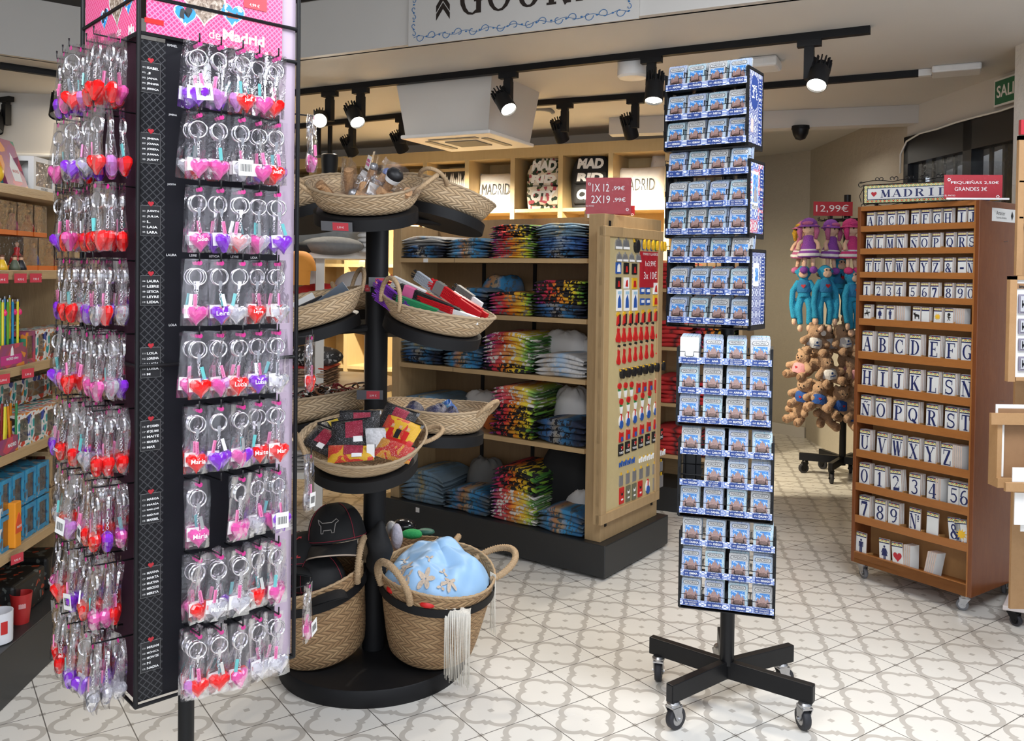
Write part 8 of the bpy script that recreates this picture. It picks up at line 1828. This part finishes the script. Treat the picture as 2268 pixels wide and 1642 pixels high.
o = mb.build('wire_basket', CHROME); o.matrix_world = FLS.M; tag(o, 'chrome wire basket at the back of the top left shelf', 'wire basket')
for i in range(3):
    t = thing('spiral_notepad', 'wire-bound notepad in the wire basket, %s from the left' % ORD[i], 'notepad', FLS.w(x0_+.05+i*.09, .27, LS_[0]), FLS.a, 'notepads in the wire basket'); mb = MB(); mb.box(0, .07, 0, .012, 0, .135); mb.build('cover', [BRB, PAPER, BLB][i], t); mb = MB(); mb.tube([(.035+.008*math.cos(k*.6), .006+.008*math.sin(k*.6)*0, .137+.008*math.sin(k*.6)) for k in range(11)], .001, 5); mb.build('wire_ring', CHROME, t)
# pencils
PC = [plain('yellow_lacquer', (.70, .60, .02), .3), plain('blue_lacquer', (.02, .25, .50), .3), plain('green_lacquer', (.12, .42, .04), .3)]
def pencil(x, y, z, L, c, lab, tilt=(0, 0), grp='pencils in the display', erd=True):
    t = thing('pencil', lab, 'pencil', group=grp); t.matrix_world = FLS.M @ M4.Translation((x, y, z)) @ Euler((tilt[0], tilt[1], 0)).to_matrix().to_4x4(); mb = MB(); mb.cyl((0, 0, 0), (0, 0, L), .0040, 6); mb.build('barrel', c, t); mb = MB(); mb.cyl((0, 0, L), (0, 0, L+.008), .0042, 10); mb.build('ferrule', STEEL, t)
    if erd: mb = MB(); mb.lathe([(0, .0), (.006, .004), (.007, .012), (.003, .020), (0, .022)], 10, (.007, -.004, L-.045)); mb.build('pink_charm', plain('hot_pink_charm', (.75, .02, .15), .4), t, True)
CNM = ('yellow', 'blue', 'green')
for i, (px, dz, c, y) in enumerate(((0, .03, 2, .06), (6, .02, 0, .05), (10, .035, 1, .09), (17, .018, 2, .06), (21, .04, 0, .09), (28, .018, 1, .06), (39, .018, 0, .05))):
    pencil(FLS.px(px, CY, y)[0], y, LS_[2]+.05, .15+dz*.5, PC[c], '%s pencil standing in the paint-print display box, %s from the left' % (CNM[c], ORD[i]), erd=c != 2)
xa, xb = FLS.px(-8, CY, .04)[0], FLS.px(55, CY, .04)[0]; t = thing('pencil_display', 'magenta and yellow card display box holding the upright pencils', 'display box', FLS.w(xa, .036, LS_[2]), FLS.a)
mb = MB(); mb.box(0, xb-xa, 0, .002, 0, .075); mb.box(0, xb-xa, .085, .087, 0, .075); mb.box(xb-xa-.002, xb-xa, 0, .087, 0, .085); mb.box(0, .002, 0, .087, 0, .075); mb.box(0, xb-xa, 0, .087, 0, .002); mb.build('carton', ART, t)
mb = MB(); mb.box(.02, xb-xa-.03, -.0006, 0, .01, .04); mb.build('magenta_panel', PINKP, t); mb = MB(); letter(mb, 'MADRID gallery', (xb-xa)/2, .028, .011, -.001, maxw=(xb-xa)*.6, bold=.02); mb.prism([((xb-xa)/2-.012+a, .038+b) for a, b in ((0, 0), (.02, 0), (.016, .022), (.010, .032), (.004, .022))], -.0014, -.0006, 'y'); mb.build('lettering', INKW, t)
for i in range(9):
    pencil(FLS.px(2+i*4.4, CY, .06)[0], .05+.02*(i % 3), LS_[3]+.03, .12, [PC[0], MR, MG, plain('orange_lacquer', (.7, .25, .02), .3)][i % 4], 'printed pencil in the orange pencil pot, %s from the left' % ORD[i], (0, R.uniform(-.12, .12)), 'pencils in the orange pot', False)
xa, xb = FLS.px(-10, CY, .04)[0], FLS.px(38, CY, .04)[0]; t = thing('pencil_display', 'green and purple card display under the printed pencils', 'display box', FLS.w(xa, .036, LS_[3]), FLS.a); mb = MB(); mb.box(0, xb-xa, 0, .002, 0, .05); mb.box(0, xb-xa, .085, .087, 0, .05); mb.box(xb-xa-.002, xb-xa, 0, .087, 0, .05); mb.box(0, xb-xa, 0, .087, 0, .002); mb.build('carton', ART, t); mb = MB(); letter(mb, 'MADRID', (xb-xa)*.7, .025, .012, -.001, maxw=(xb-xa)*.4, bold=.03); mb.build('lettering', INKW, t)
# mug set with orange band
xa, xb = FLS.px(-14, CY, .04)[0], FLS.px(50, CY, .04)[0]; t = thing('mug_set', 'film-wrapped mug set with a yellow-orange figure band, on the lowest left shelf', 'gift set', FLS.w(xa, .032, LS_[4]), FLS.a); w_ = xb-xa
mb = MB(); mb.box(w_*.58, w_*.80, -.008, .09, .002, .150); mb.build('orange_band', plain('amber_band', (.80, .28, .01), .5), t, bev=.004); mb = MB(); mb.prism([(w_*.69+a, .05+b) for a, b in ((-.02, 0), (.02, 0), (.018, .03), (.008, .055), (0, .065), (-.008, .055), (-.018, .03))], -.0095, -.008, 'y'); mb.build('red_figure_print', plain('vermilion_print', (.70, .08, .02), .5), t); mb = MB(); letter(mb, 'MADRID', w_*.69, .07, .008, -.0105, maxw=.03, bold=.02); mb.build('lettering', INKW, t)
mb = MB(); mb.lathe([(0, 0), (.062, 0), (.062, .012), (0, .014)], 30, (w_*.72, .05, .075), M=M4.Rotation(PI/2, 3, 'X')); mb.build('saucer', plain('magenta_glaze', (.45, .03, .12), .25), t, 40); mb = MB(); mb.lathe([(0, 0), (.026, 0), (.034, .06), (.030, .06), (.023, .004)], 24, (w_*.3, .045, .02)); mb.build('cup', WHITEP, t, 40); mb = MB(); mb.lathe([(0, 0), (.026, 0), (.034, .06), (.030, .06), (.023, .004)], 24, (w_*.3, .045, .085)); mb.build('cup', WHITEP, t, 40)
# plinth goods
BAGP = mosaic('letter_pattern_fabric', [(.012, .012, .012), (.012, .012, .012), (.35, .05, .02), (.012, .012, .012), (.10, .11, .10), (.02, .02, .02)], (.012, .012, .012), 46)
for i, (a, b, h, y0, lab) in enumerate(((-20, 32, .115, .10, 'black bag with orange letter pattern lying behind the white mug'), (33, 105, .125, .07, 'black bag with orange letter pattern behind the red cup'), (106, 160, .12, .10, 'black bag with letter pattern at the right end of the plinth'))):
    xa, xb = FLS.px(a, CY, y0)[0], FLS.px(b, CY, y0)[0]; t = thing('shopping_bag', lab, 'bag', FLS.w(xa, y0, LPZ), FLS.a, 'folded bags on the left plinth'); mb = MB(); mb.box(0, xb-xa-.006, 0, .26, 0, h); mb.build('bag_body', BAGP, t, bev=.012)
p = FLS.w(FLS.px(2, CY, .045)[0], .05, LPZ); t = thing('mug', 'white mug with a red print cut by the left edge on the black plinth', 'mug', p); mb = MB(); mb.lathe([(0, 0), (.034, 0), (.040, .004), (.041, .10), (.038, .10), (.036, .006), (0, .006)], 36); mb.build('mug_body', plain('white_mug_glaze', (.72, .72, .76), .2), t, 40); mb = MB(); mb.grid(lambda u, v: (.0412*math.cos(-.9+u*.5), .0412*math.sin(-.9+u*.5), .035+.04*v), 6, 3); mb.build('red_print', MR, t)
p = FLS.w(FLS.px(45, CY, .06)[0], .055, LPZ); t = thing('cup', 'red paper cup with white letters standing before the patterned bag', 'cup', p); mb = MB(); mb.lathe([(0, 0), (.024, 0), (.034, .10), (.032, .10), (.022, .004), (0, .004)], 30); mb.build('cup_body', plain('red_paper_cup', (.42, .02, .02), .4), t, 40); mb = MB(); mb.grid(lambda u, v: (.031*math.cos(-1.3+u*.7), .031*math.sin(-1.3+u*.7), .055+.02*v), 4, 2); mb.build('print', plain('pink_print', (.6, .3, .3), .5), t)
# clip-on price holders
for px, sh, tx, lab in ((-2, 1, '4,99 €', 'red shelf price label cut by the left edge, second shelf'), (40, 1, '4,95 €', 'red shelf price label left of the pair, second shelf'), (74, 1, '7,95 €', 'red shelf price label right of the pair, second shelf'), (2, 2, '2,99 €', 'red shelf price label at the left edge, pencil shelf'), (57, 2, '5,99 €', 'red shelf price label in the middle of the pencil shelf'), (160, 2, '8,95 €', 'red shelf price label at the right of the pencil shelf'), (34, 4, '9,95 €', 'red shelf price label on the lowest shelf')):
    x = FLS.px(px, CY, .02)[0]; t = thing('shelf_price_label', lab, 'price label', group='clip-on price labels on the gift shelves'); t.matrix_world = FLS.M @ M4.Translation((x, .012, LS_[sh]-.040)) @ M4.Rotation(-.35, 4, 'Z')
    mb = MB(); mb.box(-.028, .028, .001, .002, -.004, .036); mb.box(-.028, .028, .001, .018, .036, .037); mb.build('clear_holder', GLASSP, t); mb = MB(); mb.box(-.024, .024, 0, .001, 0, .030); mb.build('red_card', REDS, t); mb = MB(); letter(mb, tx, 0, .011, .008, -.0006, maxw=.036); mb.build('lettering', INKW, t)
# second air unit and wall fittings behind the left shelves
q = onz(100, 300, 2.15); t = thing('air_conditioner', 'second white boxed air unit seen above the left gift shelves', 'air conditioner', (0, 0, 0)); t.matrix_world = Fr((q.x-.25, q.y+.1, 0), .1).M; ac_at(t, (-.15, 0), .75, .6, ZC, 2.06)
# ---------------------------------------------------------------- print rack at the right edge
PRC = at(2245, 900, 3.0); 
OAKR = wood('honey_plywood', (.30, .16, .065), (.44, .26, .12), (4, 4, 4), .5)
KRF = plain('kraft_board', (.26, .14, .065), .7, 0, .1, 40)
t = thing('print_rack', 'plywood rack of framed miniature prints and drawing sheets at the right edge', 'display rack', (0, 0, 0))
def fq(x, y, Y): return at(x, y, Y)
def pboard(pa, pb, Y, th, nm, mt, par, lean=0., bev=0):
    a = fq(pa[0], pa[1], Y); b = fq(pb[0], pb[1], Y); mb = MB(); mb.box(min(a.x, b.x), max(a.x, b.x), Y, Y+th, min(a.z, b.z), max(a.z, b.z)); return mb.build(nm, mt, par, bev=bev)
# upper stepped box
pboard((2258, 300), (2420, 312), 3.05, .015, 'shelf', OAKR, t); pboard((2258, 300), (2264, 610), 3.05, .015, 'side_panel', OAKR, t); pboard((2258, 400), (2420, 406), 3.05, .015, 'shelf', OAKR, t); pboard((2258, 480), (2420, 486), 3.05, .015, 'shelf', OAKR, t); pboard((2262, 265), (2420, 300), 3.06, .015, 'red_box', RED, t)
# framed board of mini prints
fb = thing('framed_board', 'pale wooden frame of tiny bridge prints labelled imanes, cut by the right edge', 'frame', (0, 0, 0)); 
for pa, pb in (((2238, 612), (2430, 622)), ((2250, 836), (2430, 846)), ((2238, 612), (2248, 846))): pboard(pa, pb, 2.92, .02, 'frame', OAKR, fb)
pboard((2246, 620), (2430, 838), 2.93, .005, 'white_mount', PAPER, fb)
pboard((2252, 628), (2430, 642), 2.925, .004, 'kraft_label', KRF, fb)
mb = MB(); q = fq(2270, 635, 2.922); letter(mb, 'imanes', q.x+.004, q.z, .011, 2.9235, w=.045, bold=.03); mb.build('lettering', INKK, fb)
for i, (y0, y1) in enumerate(((652, 695), (706, 740), (750, 778), (790, 822))): 
    x = thing('miniature_print', 'tiny grey bridge print in the pale frame, %s from the top' % ORD[i], 'print', group='miniature prints in the pale frame'); pboard((2257, y0), (2300, y1), 2.922, .004, 'mount', plain('grey_violet_mount', (.22, .20, .26), .5), x); pboard((2261, y0+4), (2300, y1-4), 2.919, .002, 'print', plain('grey_print_paper', (.42, .42, .45), .6), x)
    mb = MB(); q = fq(2272, (y0+y1)/2, 2.918); mb.box(q.x-.012, q.x+.05, 2.9175, 2.919, q.z-.006, q.z+.002); [mb.box(q.x-.012+k*.008, q.x-.009+k*.008, 2.9175, 2.919, q.z-.012, q.z+.012) for k in range(6)]; mb.build('bridge_print', INKK, x)
# folders with kraft backing in wooden pockets
pboard((2196, 916), (2430, 944), 2.80, .012, 'pocket_rail', OAKR, t); pboard((2210, 1060), (2430, 1084), 2.80, .012, 'pocket_rail', OAKR, t); pboard((2228, 1070), (2430, 1092), 2.70, .012, 'pocket_rail', OAKR, t); pboard((2210, 930), (2217, 1080), 2.81, .05, 'pocket_side', OAKR, t)
for i, (pa, pb, Y, mt, lab) in enumerate((((2206, 896), (2430, 1060), 2.86, PAPER, 'white drawing sheet standing behind the kraft folder in the upper pocket'), ((2212, 905), (2430, 1066), 2.83, KRF, 'brown kraft folder standing in the upper pocket of the right rack'), ((2216, 940), (2222, 1056), 2.822, PAPER, 'white sheet edge standing before the kraft folder'), ((2243, 1036), (2430, 1070), 2.74, PAPER, 'white drawing sheet standing in the lower pocket'), ((2248, 1092), (2430, 1165), 2.72, PAPER, 'long white drawing sheet hanging below the lower pocket'), ((2262, 1110), (2430, 1180), 2.735, PAPER, 'second white sheet hanging behind the long one'))):
    o = pboard(pa, pb, Y, .003, 'kraft_folder' if mt is KRF else 'drawing_sheet', mt, None); tag(o, lab, 'folder' if mt is KRF else 'paper sheet')
pboard((2262, 300), (2274, 1350), 3.10, .012, 'post', OAKR, t)
bq = onz(2214, 1340, .075); mb = MB(); mb.prism([(bq.x, bq.y-.02), (bq.x+.3, bq.y-.17), (bq.x+.62, bq.y+.2), (bq.x+.28, bq.y+.36)], .062, .080, 'z'); mb.build('base_board', plain('pale_pink_board', (.62, .55, .53), .5), t, bev=.003)
CM4 = caster_meshes(.022, .022, .032, RUBBER, BLACK)
for dx, dy in ((.055, -.02), (.35, .12), (.26, .28)):
    e = bpy.data.objects.new('caster', None); C.objects.link(e); e.parent = t; e.location = (bq.x+dx, bq.y+dy, .0225); e.rotation_euler = (0, 0, .6)
    for nm, me in CM4: inst(me, nm, e)
